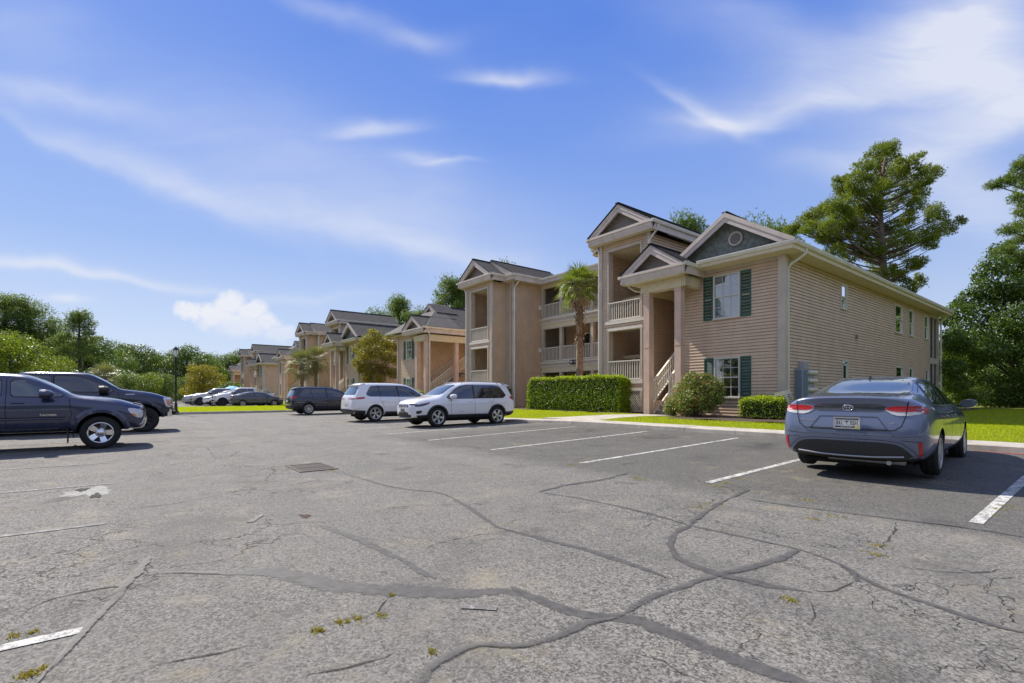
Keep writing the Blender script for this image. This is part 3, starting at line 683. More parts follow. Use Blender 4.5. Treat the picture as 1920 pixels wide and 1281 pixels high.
def tower(par, uL, uR, vdeep, vleft=19.2):
    V = 17.8; oL, oR = uL+.42, uR-.42; zt = 8.27
    ops = [(oL-uL, oR-uL, 4.62, 7.92), (oL-uL, oR-uL, 1.88, 4.22), (oL-uL, oR-uL, .55, 1.44)]
    siding(par, (uL, V), (uR, V), .45, zt, ops); siding(par, (uR, V), (uR, vdeep), .45, zt); siding(par, (uL, vleft), (uL, V), .45, zt)
    for u in (uL, uR): cb(par, u, V, .45, zt-.0, .075)
    for z0, z1 in ((4.62, 7.92), (1.88, 4.22), (.55, 1.44)):
        for (x0, x1, za, zb) in ((oL-.06, oL+.03, z0, z1), (oR-.03, oR+.06, z0, z1), (oL-.08, oR+.08, z1-.02, z1+.1)):
            bx(par, 'opening_trim', x0, x1, V-.04, V+.3, za, zb, M['rail'] if z1 < 7 and za == z1-.02 else M['trim'])
    bx(par, 'floor_band', oL-.2, oR+.2, V-.06, V-.022, 4.5, 4.64, M['rail']); bx(par, 'floor_band', oL-.05, oR+.1, V-.06, V-.022, 1.74, 1.9, M['rail'])
    # stair hall behind the openings
    w = BB(); vb = V+2.9
    w.face([(uL+.05, vb, .45), (uR-.05, vb, .45), (uR-.05, vb, zt), (uL+.05, vb, zt)]); w.obj('stair_hall_wall', M['siding'], par)
    siding(par, (uL+.06, V+.3), (uL+.06, vb), .45, zt, (), M['siding'], 'siding'); siding(par, (uR-.06, vb), (uR-.06, V+.3), .45, zt)
    for z in (4.5, 1.78): bx(par, 'floor_slab', uL+.06, uR-.06, V+.02, V+1.5, z-.16, z, M['soffit'])
    bx(par, 'ceiling', uL+.06, uR-.06, V+.02, vb, 7.93, 8.0, M['soffit'])
    bx(par, 'floor_slab', uL+.06, uR-.06, V+1.5, vb, 3.0, 3.16, M['soffit']); bx(par, 'floor_slab', uL+.06, uR-.06, V+1.5, vb, 5.85, 6.0, M['soffit'])
    railing(par, (oL+.03, V-.0), (oR-.03, V-.0), 4.66, 5.52); railing(par, (oL+.03, V-.0), (oR-.03, V-.0), 1.92, 2.8)
    h = BB(); h.tube([(uL+.4, V+1.3, 5.4), (uR-.4, V+1.9, 6.7)], .02, n=6); h.tube([(uL+.4, V+1.3, 2.7), (uR-.4, V+1.9, 4.0)], .02, n=6); h.obj('handrail', M['rail'], par)
    lt = BB()   # lattice below
    T = wallT((oL, V), (oR, V)); wd, z0, z1 = oR-oL, .55, 1.42; hh = z1-z0
    def clip(x0, sgn):
        a, c = max(0, -x0) if True else 0, None
        t0, t1 = 0, hh
        if sgn > 0: t0 = max(0, -x0); t1 = min(hh, wd-x0)
        else: t0 = max(0, x0-wd); t1 = min(hh, x0)
        return t0, t1
    lt.T = T; x = -hh
    while x < wd+hh:
        for sg, y in ((1, .0), (-1, .009)):
            t0, t1 = clip(x, sg)
            if t1-t0 > .03:
                xa, xb = x+sg*t0, x+sg*t1; w_ = .019
                lt.raw([(xa-w_, y, z0+t0), (xa+w_, y, z0+t0), (xb+w_, y, z0+t1), (xb-w_, y, z0+t1), (xa-w_, y+.007, z0+t0), (xa+w_, y+.007, z0+t0), (xb+w_, y+.007, z0+t1), (xb-w_, y+.007, z0+t1)], [(0,1,2,3),(7,6,5,4),(0,4,5,1),(1,5,6,2),(2,6,7,3),(3,7,4,0)])
        x += .115
    tag(lt.obj('lattice', M['rail'], par), kind='stuff')
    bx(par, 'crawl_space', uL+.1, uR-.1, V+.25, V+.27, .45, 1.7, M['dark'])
def building():
    r = empty('apartment_building', W3(U0, V0, Z0), ANG)
    # ---- near two-storey wing
    FW = ((-11.25, 17.6), (-7.42, 17.6)); SW = ((-7.42, 17.6), (-7.42, 36.75))
    siding(r, *FW, .45, 6.0, [(1.32, 2.35, 4.1, 5.75), (1.35, 2.35, 1.14, 2.64)])
    window(r, *FW, 1.32, 2.35, 4.1, 5.75, blind=1, shutters=True); window(r, *FW, 1.35, 2.35, 1.14, 2.64, blind=0, shutters=True)
    sw = [(22.85, 23.5, 4.75, 5.76), (30.1, 31.35, 4.35, 5.76), (32.5, 33.4, 4.37, 5.76), (35.6, 36.5, 4.4, 5.76), (23.0, 23.65, 1.15, 2.66), (30.2, 31.4, 1.2, 2.66), (32.55, 33.35, 1.2, 2.66), (35.85, 36.6, 1.2, 2.68)]
    siding(r, *SW, .45, 6.0, [(a-17.6, b-17.6, c, d) for a, b, c, d in sw])
    for i, (a, b, c, d) in enumerate(sw): window(r, *SW, a-17.6, b-17.6, c, d, cols=1, blind=(2 if i in (1, 2) else 0))
    siding(r, (-11.25, 22), (-11.25, 17.6), .45, 6.0)
    cb(r, -7.42, 17.6, 1.0, 6.0, .12); bx(r, 'corner_post_base', -7.56, -7.28, 17.46, 17.74, .4, 1.0, M['rail']); cb(r, -11.25, 17.6, .45, 6.0, .06)
    bx(r, 'frieze_board', -11.2, -7.3, 17.56, 17.585, 5.88, 6.0, M['trim'])
    # screened porch at the far end of the side wall
    for z0, z1 in ((.55, 3.05), (3.4, 5.78)):
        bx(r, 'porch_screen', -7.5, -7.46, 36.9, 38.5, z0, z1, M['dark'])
        for v in (36.75, 37.65): bx(r, 'porch_post', -7.5, -7.38, v, v+.09, z0, z1, M['trim'])
    bx(r, 'porch_rail', -7.47, -7.39, 36.9, 38.5, 1.72, 1.79, M['rail'])
    for z0, z1 in ((.45, .56), (3.05, 3.4), (5.78, 6.0)): bx(r, 'porch_band', -7.52, -7.37, 36.76, 38.6, z0, z1, M['trim'])
    bx(r, 'porch_post', -7.6, -7.36, 38.55, 38.8, .45, 6.0, M['trim'])
    siding(r, (-7.42, 38.8), (-16, 38.8), .45, 6.0)
    downspout(r, [(-6.86, 38.95, 6.1), (-7.1, 38.95, 5.9), (-7.3, 38.95, 5.7), (-7.3, 38.95, .6)])
    s = BB(); s.face([(-12.95, 16.97, 6.02), (-6.86, 16.97, 6.02), (-6.86, 17.6, 6.0), (-12.95, 17.6, 6.0)]); s.face([(-7.42, 17.6, 6.0), (-6.86, 17.6, 6.02), (-6.86, 39.3, 6.02), (-7.42, 39.3, 6.0)]); s.obj('soffit', M['soffit'], r)
    gutter(r, (-10.25, 16.98), (-6.78, 16.98), 6.28); gutter(r, (-6.8, 17.04), (-6.8, 39.3), 6.28)
    f = BB(); f.box(-10.25, -6.87, 17.0, 17.03, 6.02, 6.26); f.box(-6.88, -6.85, 17.03, 39.3, 6.02, 6.26); f.obj('fascia', M['soffit'], r)
    downspout(r, [(-6.82, 17.95, 6.15), (-6.84, 17.93, 6.0), (-7.0, 17.87, 5.86), (-7.25, 17.8, 5.7), (-7.335, 17.78, 5.58), (-7.335, 17.78, .95), (-7.3, 17.78, .75), (-7.18, 17.76, .55)], .05)
    um, zr = -9.32, 7.93
    slope(r, (-6.86, 17.28, 6.3), (-6.86, 39.3, 6.3), (um+6.86, 0, zr-6.3)); slope(r, (-11.75, 39.3, 6.4), (-11.75, 17.28, 6.4), (um+11.75, 0, zr-6.4))
    bx(r, 'ridge_cap', um-.1, um+.1, 17.26, 39.3, zr-.01, zr+.03, M['shingle'])
    slope(r, (-11.2, 16.95, 6.29), (-6.84, 16.95, 6.29), (0, .75, .22), name='pent_roof')
    rakes(r, -11.75, -6.9, 17.25, 6.42, zr, um)
    b = BB(); b.face([(-11.75, 17.3, 6.3), (um, 17.3, zr-.1), (um, 17.65, zr-.1), (-11.75, 17.65, 6.3)]); b.face([(um, 17.3, zr-.1), (-6.9, 17.3, 6.3), (-6.9, 17.65, 6.3), (um, 17.65, zr-.1)]); b.obj('soffit', M['soffit'], r)
    # fish-scale gable with round vent
    sc = BB(); z = 6.38; row = 0
    sc.face([(-11.6, 17.66, 6.3), (-7.0, 17.66, 6.3), (um, 17.66, zr-.1)])
    while z < zr-.25:
        hl = um-(zr-.12-z)/(zr-6.42)*(um+11.75)*-1*-1; hr = um+(zr-.12-z)/(zr-6.42)*(-6.9-um)
        hl = um-(zr-.12-z)/(zr-6.42)*(11.75+um)
        u = hl+(.055 if row % 2 else 0)
        while u < hr-.1:
            sc.face([(u, 17.655, z+.11), (u, 17.64, z+.04), (u+.025, 17.634, z+.008), (u+.055, 17.63, z), (u+.085, 17.634, z+.008), (u+.108, 17.64, z+.04), (u+.108, 17.655, z+.11)]); u += .11
        z += .085; row += 1
    tag(sc.obj('scalloped_shingles', M['scallop'], r), kind='stuff')
    vn = BB(); vn.lathe([(.27, 0), (.27, -.05), (.21, -.06), (.2, -.01)], 28, axis='Y', c=(-9.08, 17.63, 6.98)); vo = vn.obj('round_vent', M['rake'], r)
    for k in range(-4, 5):
        hw = math.sqrt(max(0, .2**2-(k*.043)**2)); lv = BB(); zc = 6.98+k*.043; lv.face([(-9.08-hw, 17.625, zc+.02), (-9.08+hw, 17.625, zc+.02), (-9.08+hw, 17.59, zc-.012), (-9.08-hw, 17.59, zc-.012)]); lv.obj('louvre', M['rake'], vo)
    # roof vent pipe, wall vent
    bx(r, 'wall_vent', -7.42, -7.34, 24.55, 24.72, 3.65, 3.82, M['siding_dark'])
    # ---- entrance porch
    for u in (-12.4, -10.97):
        c = BB(); c.box(u, u+.27, 16.6, 16.87, .42, 5.36); c.box(u-.012, u+.282, 16.588, 16.882, 3.15, 3.17); c.obj('column', M['column'], r)
        bx(r, 'column_capital', u-.02, u+.29, 16.58, 16.89, 5.24, 5.36, M['column'])
    beadboard(r, (-12.5, 16.55), (-10.45, 16.55), 5.36, 5.74, .36); beadboard(r, (-10.45, 16.55), (-10.45, 17.55), 5.36, 5.74, .2)
    beadboard(r, (-12.5, 19.4), (-12.5, 16.95), 5.36, 5.74, .06)
    bx(r, 'ceiling', -12.95, -10.5, 16.2, 20.5, 5.745, 5.79, M['soffit'])
    gable(r, -13.2, -10.27, 16.1, 21.5, 6.14, .66, 16.5, zsof=5.76, vwall=16.6, gr=False, vbl=17.78)
    gutter(r, (-10.24, 16.1), (-10.24, 17.0), 6.16)
    downspout(r, [(-13.18, 16.6, 6.0), (-13.15, 16.62, 5.75), (-13.0, 16.8, 5.6), (-12.8, 17.4, 5.55), (-12.75, 17.6, 5.5), (-12.75, 17.7, 4.9), (-12.75, 17.7, .6)], .04)
    steps(r, -12.05, -11.28, 16.95, .45, 8); bx(r, 'stringer', -12.12, -12.06, 16.9, 18.9, .45, 1.0, M['column'])
    st = BB(); st.raw([(-12.1, 16.8, .5), (-12.1, 18.85, 2.2), (-12.1, 18.85, 1.95), (-12.1, 17.1, .5), (-12.04, 16.8, .5), (-12.04, 18.85, 2.2), (-12.04, 18.85, 1.95), (-12.04, 17.1, .5)], [(0,1,2,3),(7,6,5,4),(0,4,5,1),(1,5,6,2),(2,6,7,3),(3,7,4,0)]); st.obj('stringer', M['rail'], r)
    railing(r, (-12.0, 16.75), (-12.0, 18.75), (.95, 2.6), (1.85, 3.5), 15); railing(r, (-11.35, 16.75), (-11.35, 18.75), (.95, 2.6), (1.85, 3.5), 15)
    bb = BB(); bb.tube([(-12.0, 16.75, 1.45), (-12.0, 18.75, 3.1)], .022, n=6); bb.obj('handrail', M['rail'], r)
    bx(r, 'landing', -12.9, -11.3, 18.7, 21, 1.75, 1.9, M['trim'])
    siding(r, (-12.94, 21.5), (-11.25, 21.5), .45, 6.0)
    # ---- stair towers with the three-storey body between them
    tower(r, -15.7, -13.0, 24); tower(r, -27.33, -24.6, 19.0)
    gable(r, -16.15, -12.55, 17.3, 24, 8.64, .64, 17.7, gl=True, vbl=18.6); gable(r, -27.8, -24.15, 17.3, 24, 8.64, .64, 17.7, vbl=22, gr=False)
    gutter(r, (-24.1, 17.28), (-24.1, 18.45), 8.64)
    downspout(r, [(-12.5, 17.75, 8.5), (-12.55, 17.74, 8.3), (-12.8, 17.72, 8.05), (-12.93, 17.7, 7.9), (-12.93, 17.7, 6.9)], .045)
    downspout(r, [(-27.75, 17.7, 8.5), (-27.55, 17.72, 8.15), (-27.42, 17.72, 7.9), (-27.42, 17.72, .5)], .045)
    downspout(r, [(-16.1, 17.7, 8.5), (-15.9, 17.72, 8.2), (-15.8, 17.72, 8.0), (-15.8, 17.72, .5)], .04)
    # blocks beside the towers
    siding(r, (-24.6, 19.0), (-23.9, 19.0), .45, 8.27); siding(r, (-23.9, 19.0), (-23.9, 21.25), .45, 8.27, ()); cb(r, -23.9, 19.0, .45, 8.27, .1); cb(r, -24.5, 18.96, .45, 8.27, .06); bx(r, 'trim_board', -24.25, -24.12, 18.93, 18.98, .45, 8.27, M['trim'])
    siding(r, (-16.4, 19.0), (-15.7, 19.0), .45, 8.27); siding(r, (-16.4, 21.25), (-16.4, 19.0), .45, 8.27); cb(r, -16.4, 19.0, .45, 8.27, .1)
    gable(r, -27.9, -23.35, 18.5, 23.6, 8.64, .53, 18.9, cornice=False, gl=False, gr=False); gable(r, -16.95, -12.6, 18.5, 24, 8.62, .53, 18.9, cornice=False, gl=True, gr=False)
    gutter(r, (-24.15, 18.46), (-23.3, 18.46), 8.64); gutter(r, (-23.33, 18.5), (-23.33, 20.8), 8.64); gutter(r, (-17.0, 18.46), (-16.2, 18.46), 8.64)
    s = BB(); s.face([(-24.6, 18.5, 8.28), (-23.35, 18.5, 8.28), (-23.35, 21.3, 8.28), (-24.6, 21.3, 8.28)]); s.face([(-16.95, 18.5, 8.28), (-15.6, 18.5, 8.28), (-15.6, 21.3, 8.28), (-16.95, 21.3, 8.28)]); s.face([(-23.9, 20.75, 8.26), (-16.4, 20.75, 8.26), (-16.4, 21.4, 8.26), (-23.9, 21.4, 8.26)]); s.obj('soffit', M['soffit'], r)
    f = BB(); f.box(-24.15, -23.38, 18.5, 18.53, 8.28, 8.6); f.box(-23.4, -23.37, 18.53, 20.8, 8.28, 8.6); f.box(-23.4, -16.4, 20.78, 20.81, 8.26, 8.56); f.obj('fascia', M['rake'], r)
    downspout(r, [(-23.35, 19.05, 8.5), (-23.45, 19.02, 8.25), (-23.7, 18.96, 8.0), (-23.78, 18.92, 7.85), (-23.78, 18.92, .5)], .05)
    gutter(r, (-23.35, 20.76), (-16.4, 20.76), 8.6); bx(r, 'flat_roof', -27.3, -12.95, 20.8, 38, 8.56, 8.64, M['shingle'])
    siding(r, (-12.97, 24), (-12.97, 38), 5.9, 8.27); gutter(r, (-12.5, 24), (-12.5, 38), 8.64)
    # walkways between
    VC = 21.2; uL, uR = -23.9, -16.4
    for zf in (.5, 3.1, 5.88):
        if zf > 1:
            bx(r, 'floor_band', uL, uR, VC-.12, VC, zf+.12, zf+.22, M['rail']); bx(r, 'floor_band', uL, uR, VC-.05, VC+.1, zf-.02, zf+.12, M['rake']); bx(r, 'floor_band', uL, uR, VC-.02, VC+.12, zf-.12, zf-.02, M['rail'])
            bx(r, 'floor_slab', uL, uR, VC+.1, 23.6, zf-.1, zf+.14, M['soffit']); bx(r, 'beam', uL, uR, VC+.02, VC+.2, zf-.42, zf-.12, M['soffit']); bx(r, 'beam_trim', uL, uR, VC-.0, VC+.22, zf-.46, zf-.42, M['trim'])
        us = [uL+.05, -22.15, -19.55, -17.0]
        for i, u in enumerate(us):
            top = {0.5: 2.64, 3.1: 5.42, 5.88: 8.05}[zf]; bx(r, 'post', u, u+.2, VC, VC+.2, zf+.2 if zf > 1 else .45, top, M['trim'])
            nx = us[i+1] if i < 3 else uR
            if zf > 1: railing(r, (u+.2, VC+.05), (nx, VC+.05), zf+.26, zf+1.15)
        siding(r, (uL, 23.5), (uR, 23.5), zf, zf+2.7, [(1.2, 2.15, zf, zf+2.1), (3.4, 4.4, zf+.7, zf+2.1), (5.0, 5.95, zf, zf+2.1), (6.3, 7.2, zf+.7, zf+2.1)])
        for k in (1.2, 5.0):
            d = bx(r, 'door', uL+k, uL+k+.95, 23.5, 23.55, zf+.1, zf+2.1, M['door']); bx(d, 'knob', uL+k+.82, uL+k+.87, 23.45, 23.5, zf+1.05, zf+1.1, M['grey_metal'])
        for k, w_ in ((3.4, 1.0), (6.3, .9)): window(r, (uL, 23.5), (uR, 23.5), k, k+w_, zf+.7, zf+2.1, cols=1, blind=0)
    beadboard(r, (uL, VC-.02), (uR, VC-.02), 8.05, 8.27, .2)
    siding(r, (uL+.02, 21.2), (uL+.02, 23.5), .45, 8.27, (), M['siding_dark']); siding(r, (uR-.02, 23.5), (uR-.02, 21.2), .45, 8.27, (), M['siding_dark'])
    for z in (6.85, 4.1): bx(r, 'wall_lamp', -23.9, -23.78, 21.02, 21.16, z-.12, z+.14, M['lens'])
    sg = BB(); sg.box(-21.1, -20.8, VC-.16, VC-.12, 3.07, 3.35); sg.box(-20.79, -20.1, VC-.155, VC-.12, 3.12, 3.31); so = sg.obj('sign_board', M['black'], r)
    for (x0, x1, z0, z1) in ((-21.03,-20.97,3.15,3.28),(-20.93,-20.87,3.15,3.28),(-20.7,-20.64,3.18,3.26),(-20.6,-20.56,3.19,3.24),(-20.53,-20.49,3.19,3.24),(-20.46,-20.42,3.19,3.24),(-20.36,-20.32,3.18,3.26),(-20.28,-20.24,3.19,3.24),(-20.21,-20.17,3.19,3.24)):
        bx(so, 'sign_letter', x0, x1, VC-.168, VC-.16, z0, z1, M['white'])
    # ---- far two-storey wing, entrance on its near side
    A, B_ = (-37.4, 17.6), (-34.0, 17.6)
    siding(r, A, B_, .45, 6.0, [(1.43, 2.42, 4.05, 5.52), (1.43, 2.42, 1.1, 2.56)]); window(r, A, B_, 1.43, 2.42, 4.05, 5.52, blind=0, shutters=True); window(r, A, B_, 1.43, 2.42, 1.1, 2.56, blind=0, shutters=True)
    siding(r, (-37.4, 38), (-37.4, 17.6), .45, 6.0); siding(r, (-34.0, 17.6), (-34.0, 24), .45, 6.0, ()); siding(r, (-34.0, 24), (-27.3, 24), .45, 8.2); cb(r, -37.4, 17.6, .45, 6.0, .09); cb(r, -34.0, 17.6, .45, 6.0, .09)
    siding(r, (-27.33, 24), (-27.33, 19.2), .45, 8.27)
    for (u, v) in ((-33.3, 17.0), (-31.95, 17.0), (-31.95, 19.5)): bx(r, 'column', u, u+.3, v, v+.3, .42, 5.15, M['column'])
    bx(r, 'floor_lamp_box', -33.0, -32.95, 17.5, 17.55, 2.5, 2.7, M['lens'])
    beadboard(r, (-33.4, 16.95), (-31.6, 16.95), 5.15, 5.6, .34); beadboard(r, (-31.6, 16.95), (-31.6, 24), 5.15, 5.6, .3)
    bx(r, 'ceiling', -34.0, -31.7, 17.1, 24, 5.6, 5.66, M['soffit'])
    steps(r, -33.9, -32.3, 17.3, .45, 14, .26, .18)
    for u in (-33.85, -32.2): railing(r, (u, 17.3), (u, 20.9), (.95, 3.5), (1.8, 4.35), 26)
    gutter(r, (-38.6, 16.98), (-34.6, 16.98), 6.25)
    gable(r, -34.75, -31.45, 16.6, 20.5, 6.1, .62, 17.0, gr=False, gl=False, zsof=5.7, vwall=17.1); gutter(r, (-31.4, 16.6), (-31.4, 24), 6.15)
    downspout(r, [(-31.4, 16.95, 6.05), (-31.42, 17.0, 5.9), (-31.5, 17.25, 5.6), (-31.55, 17.28, 5.4), (-31.55, 17.28, .5)], .045)
    s = BB(); s.face([(-38.6, 17.0, 5.98), (-34.0, 17.0, 5.98), (-34.0, 17.65, 5.98), (-38.6, 17.65, 5.98)]); s.face([(-38.6, 17.6, 5.98), (-37.4, 17.6, 5.98), (-37.4, 38, 5.98), (-38.6, 38, 5.98)]); s.obj('soffit', M['soffit'], r)
    zr2 = 8.45; um2 = -35.1
    vh = 19.9   # hipped front end
    slope(r, (-31.45, vh, 6.16), (-31.45, 32, 6.16), (um2+31.45, 0, zr2-6.16)); slope(r, (-38.65, 32, 6.25), (-38.65, vh, 6.25), (um2+38.65, 0, zr2-6.25))
    def tri(p0, p1, p2):
        b = BB(); b.face([p0, p1, p2]); me = b.mesh('roof', M['shingle']); P_ = [Vector(p) for p in (p0, p1, p2)]; ax = (P_[1]-P_[0]).normalized(); up = (P_[2]-P_[0]); up = (up-ax*up.dot(ax)).normalized()
        l = me.uv_layers.new(name='UVMap'); l.data.foreach_set('uv', [c for p in P_ for c in ((p-P_[0]).dot(ax), (p-P_[0]).dot(up))]); link('roof', me, r)
    tri((-38.65, 16.97, 6.27), (-31.45, 16.97, 6.2), (um2, vh, zr2)); tri((-31.45, 16.97, 6.2), (-31.45, vh, 6.2), (um2, vh, zr2)); tri((-38.65, vh, 6.27), (-38.65, 16.97, 6.27), (um2, vh, zr2))
    rakes(r, um2-1.3, um2+1.3, 19.1, zr2-.75, zr2+.12, um2); slope(r, (um2+1.3, 19.08, zr2-.74), (um2+1.3, 21.0, zr2-.74), (-1.3, 0, .86)); slope(r, (um2-1.3, 21.0, zr2-.74), (um2-1.3, 19.08, zr2-.74), (1.3, 0, .86))
    t = BB(); t.face([(um2-1.25, 19.3, zr2-.85), (um2+1.25, 19.3, zr2-.85), (um2, 19.3, zr2)]); t.obj('gable_wall', M['siding'], r)
    bx(r, 'ridge_cap', um2-.1, um2+.1, 21.0, 32, zr2+.0, zr2+.04, M['shingle'])
    return r
bA = building()
tag(bA, 'nearest tan sided apartment building with green shutters and open stair tower beside the palm tree', 'apartment building', 'apartment buildings along the lot')
pA = W3(U0, V0, Z0)
bB = copy_trees(bA); p = W3(U0-36.6, V0-.8, Z0+.12); bB.location = p; bB['label'] = 'second tan apartment building in the row, partly behind the multi-stemmed tree and dark SUV'
bC = copy_trees(bA); bC.location = W3(U0-79, V0-.3, Z0+.05); bC['label'] = 'farthest tan apartment building at the left end of the row, beyond the far parked cars'
# ---------------------------------------------------------------- vehicles
M['tyre'] = mat('tyre_rubber', (.018, .018, .018), .85, var=.3, vs=14, bump=.5, bs=60)
M['alloy'] = mat('bright_alloy', (.55, .56, .58), .3, .85); M['chrome'] = mat('chrome', (.75, .75, .76), .12, 1.0)
M['hubcap'] = mat('silver_hubcap', (.42, .43, .46), .35, .5); M['disc'] = mat('brake_shadow', (.03, .03, .03), .6, .3)
M['plastic'] = mat('dark_plastic', (.028, .029, .031), .55); M['seam'] = mat('panel_gap', (.006, .006, .006), .9)
M['cglass'] = mat('car_glass', (.012, .018, .026), .03, spec=.9, coat=1.0)
M['cglass2'] = mat('lighter_car_glass', (.06, .085, .10), .03, spec=.9, coat=1.0)
M['redlens'] = mat('red_lamp_lens', (.45, .008, .008), .3, coat=.25); M['clearlens'] = mat('clear_lamp_lens', (.62, .62, .6), .15, coat=1.0); M['amber'] = mat('amber_lens', (.8, .25, .03), .2, coat=1.0)
M['darklens'] = mat('smoked_lens', (.04, .04, .045), .08, coat=1.0); M['under'] = mat('underbody', (.01, .01, .01), .9)
def arr(x): return list(x)
def cage(st, rear, front, lvl=2, crease=.4):
    """st: list of stations; each = (x, [(y,z) x9]) ordered rear->front. rear/front: x bulge of the closing faces"""
    bm = bmesh.new(); rings = []
    for s in st:
        x, rows = s[0], s[1]; ring = []
        for k, r in enumerate(rows):
            dx = r[2] if len(r) > 2 else 0
            ring.append(bm.verts.new((x+dx, r[0], r[1])))
        rings.append(ring)
    for a, b in zip(rings[:-1], rings[1:]):
        for k in range(8): bm.faces.new((a[k], b[k], b[k+1], a[k+1]))
    for ring, bul, fl in ((rings[0], rear, False), (rings[-1], front, True)):
        cols = []
        for k in range(9):
            v = ring[k]
            if k in (0, 8): cols.append((v, None, v)); continue
            if k == 1: c = ring[0]
            elif k == 7: c = ring[8]
            else: c = bm.verts.new((v.co.x+bul[k-2][0], 0, v.co.z))
            if k in (1, 7): cols.append((v, None, c)); continue
            m = bm.verts.new((v.co.x+bul[k-2][0]*.78, v.co.y*.52, v.co.z)); cols.append((v, m, c))
        for k in range(1, 7):
            a, b = cols[k], cols[k+1]
            def fc(*q):
                q = [x for i, x in enumerate(q) if x is not None and x not in q[:i]]
                if len(q) > 2: bm.faces.new(q if fl else q[::-1])
            if a[1] and b[1]: fc(a[0], b[0], b[1], a[1]); fc(a[1], b[1], b[2], a[2])
            elif b[1]: fc(a[0], b[0], b[1], a[2]); fc(a[2], b[1], b[2]) 
            else: fc(a[0], b[0], b[2], a[1]); fc(a[1], b[2], a[2])
    cl = bm.edges.layers.float.get('crease_edge') or bm.edges.layers.float.new('crease_edge')
    for a, b in zip(rings[:-1], rings[1:]):
        for k, cv in ((5, crease), (4, crease*.35), (6, crease*.4)):
            e = bm.edges.get((a[k], b[k]))
            if e: e[cl] = cv
    bmesh.ops.mirror(bm, geom=bm.verts[:]+bm.edges[:]+bm.faces[:], axis='Y', merge_dist=.002)
    for v in bm.verts:
        if abs(v.co.y) < .002: v.co.y = 0
    bmesh.ops.remove_doubles(bm, verts=bm.verts[:], dist=.001)
    bmesh.ops.recalc_face_normals(bm, faces=bm.faces[:])
    me = bpy.data.meshes.new('cage'); bm.to_mesh(me); bm.free()
    o = bpy.data.objects.new('cage', me); C.objects.link(o); md = o.modifiers.new('s', 'SUBSURF'); md.levels = lvl; md.render_levels = lvl
    return o
def bake(o, name):
    dg = bpy.context.evaluated_depsgraph_get(); dg.update(); me = bpy.data.meshes.new_from_object(o.evaluated_get(dg)); me.name = name; bpy.data.objects.remove(o, do_unlink=True); return me
def car_mesh(st, rear, front, arches, pm, lvl=2, cut_y=.45, crease=.4):
    """returns (bvh of uncut body, cut body mesh)"""
    o = cage(st, rear, front, lvl, crease); dg = bpy.context.evaluated_depsgraph_get(); dg.update(); e = o.evaluated_get(dg).to_mesh()
    bvh = BVHTree.FromPolygons([v.co.copy() for v in e.vertices], [tuple(p.vertices) for p in e.polygons])
    cutters = []
    b = MB()
    for (x, z, r) in arches:
        for s in (-1, 1): b.lathe([(0.001, s*cut_y), (r, s*cut_y), (r, s*1.3), (0.001, s*1.3)], 40, axis='Y', c=(x, 0, z), smooth=True)
    cm = b.mesh('cut', [pm, M['under']]); 
    for p in cm.polygons: p.material_index = 0
    cm.materials.clear(); cm.materials.append(M['under'])
    bm = bmesh.new(); bm.from_mesh(cm); bmesh.ops.remove_doubles(bm, verts=bm.verts[:], dist=.002); bmesh.ops.recalc_face_normals(bm, faces=bm.faces[:]); bm.to_mesh(cm); bm.free()
    co = bpy.data.objects.new('cut', cm); C.objects.link(co); o.data.materials.append(pm)
    md = o.modifiers.new('b', 'BOOLEAN'); md.operation = 'DIFFERENCE'; md.solver = 'EXACT'; md.object = co; md.material_mode = 'TRANSFER'; 
    me = bake(o, 'body'); bpy.data.objects.remove(co, do_unlink=True)
    for p in me.polygons: p.use_smooth = True
    for p in me.polygons:
        if p.center.z < .36 and abs(p.normal.z) > .7 and p.normal.z < 0: p.material_index = len(me.materials)-1
    try: me.set_sharp_from_angle(angle=R(38))
    except Exception: pass
    return bvh, me
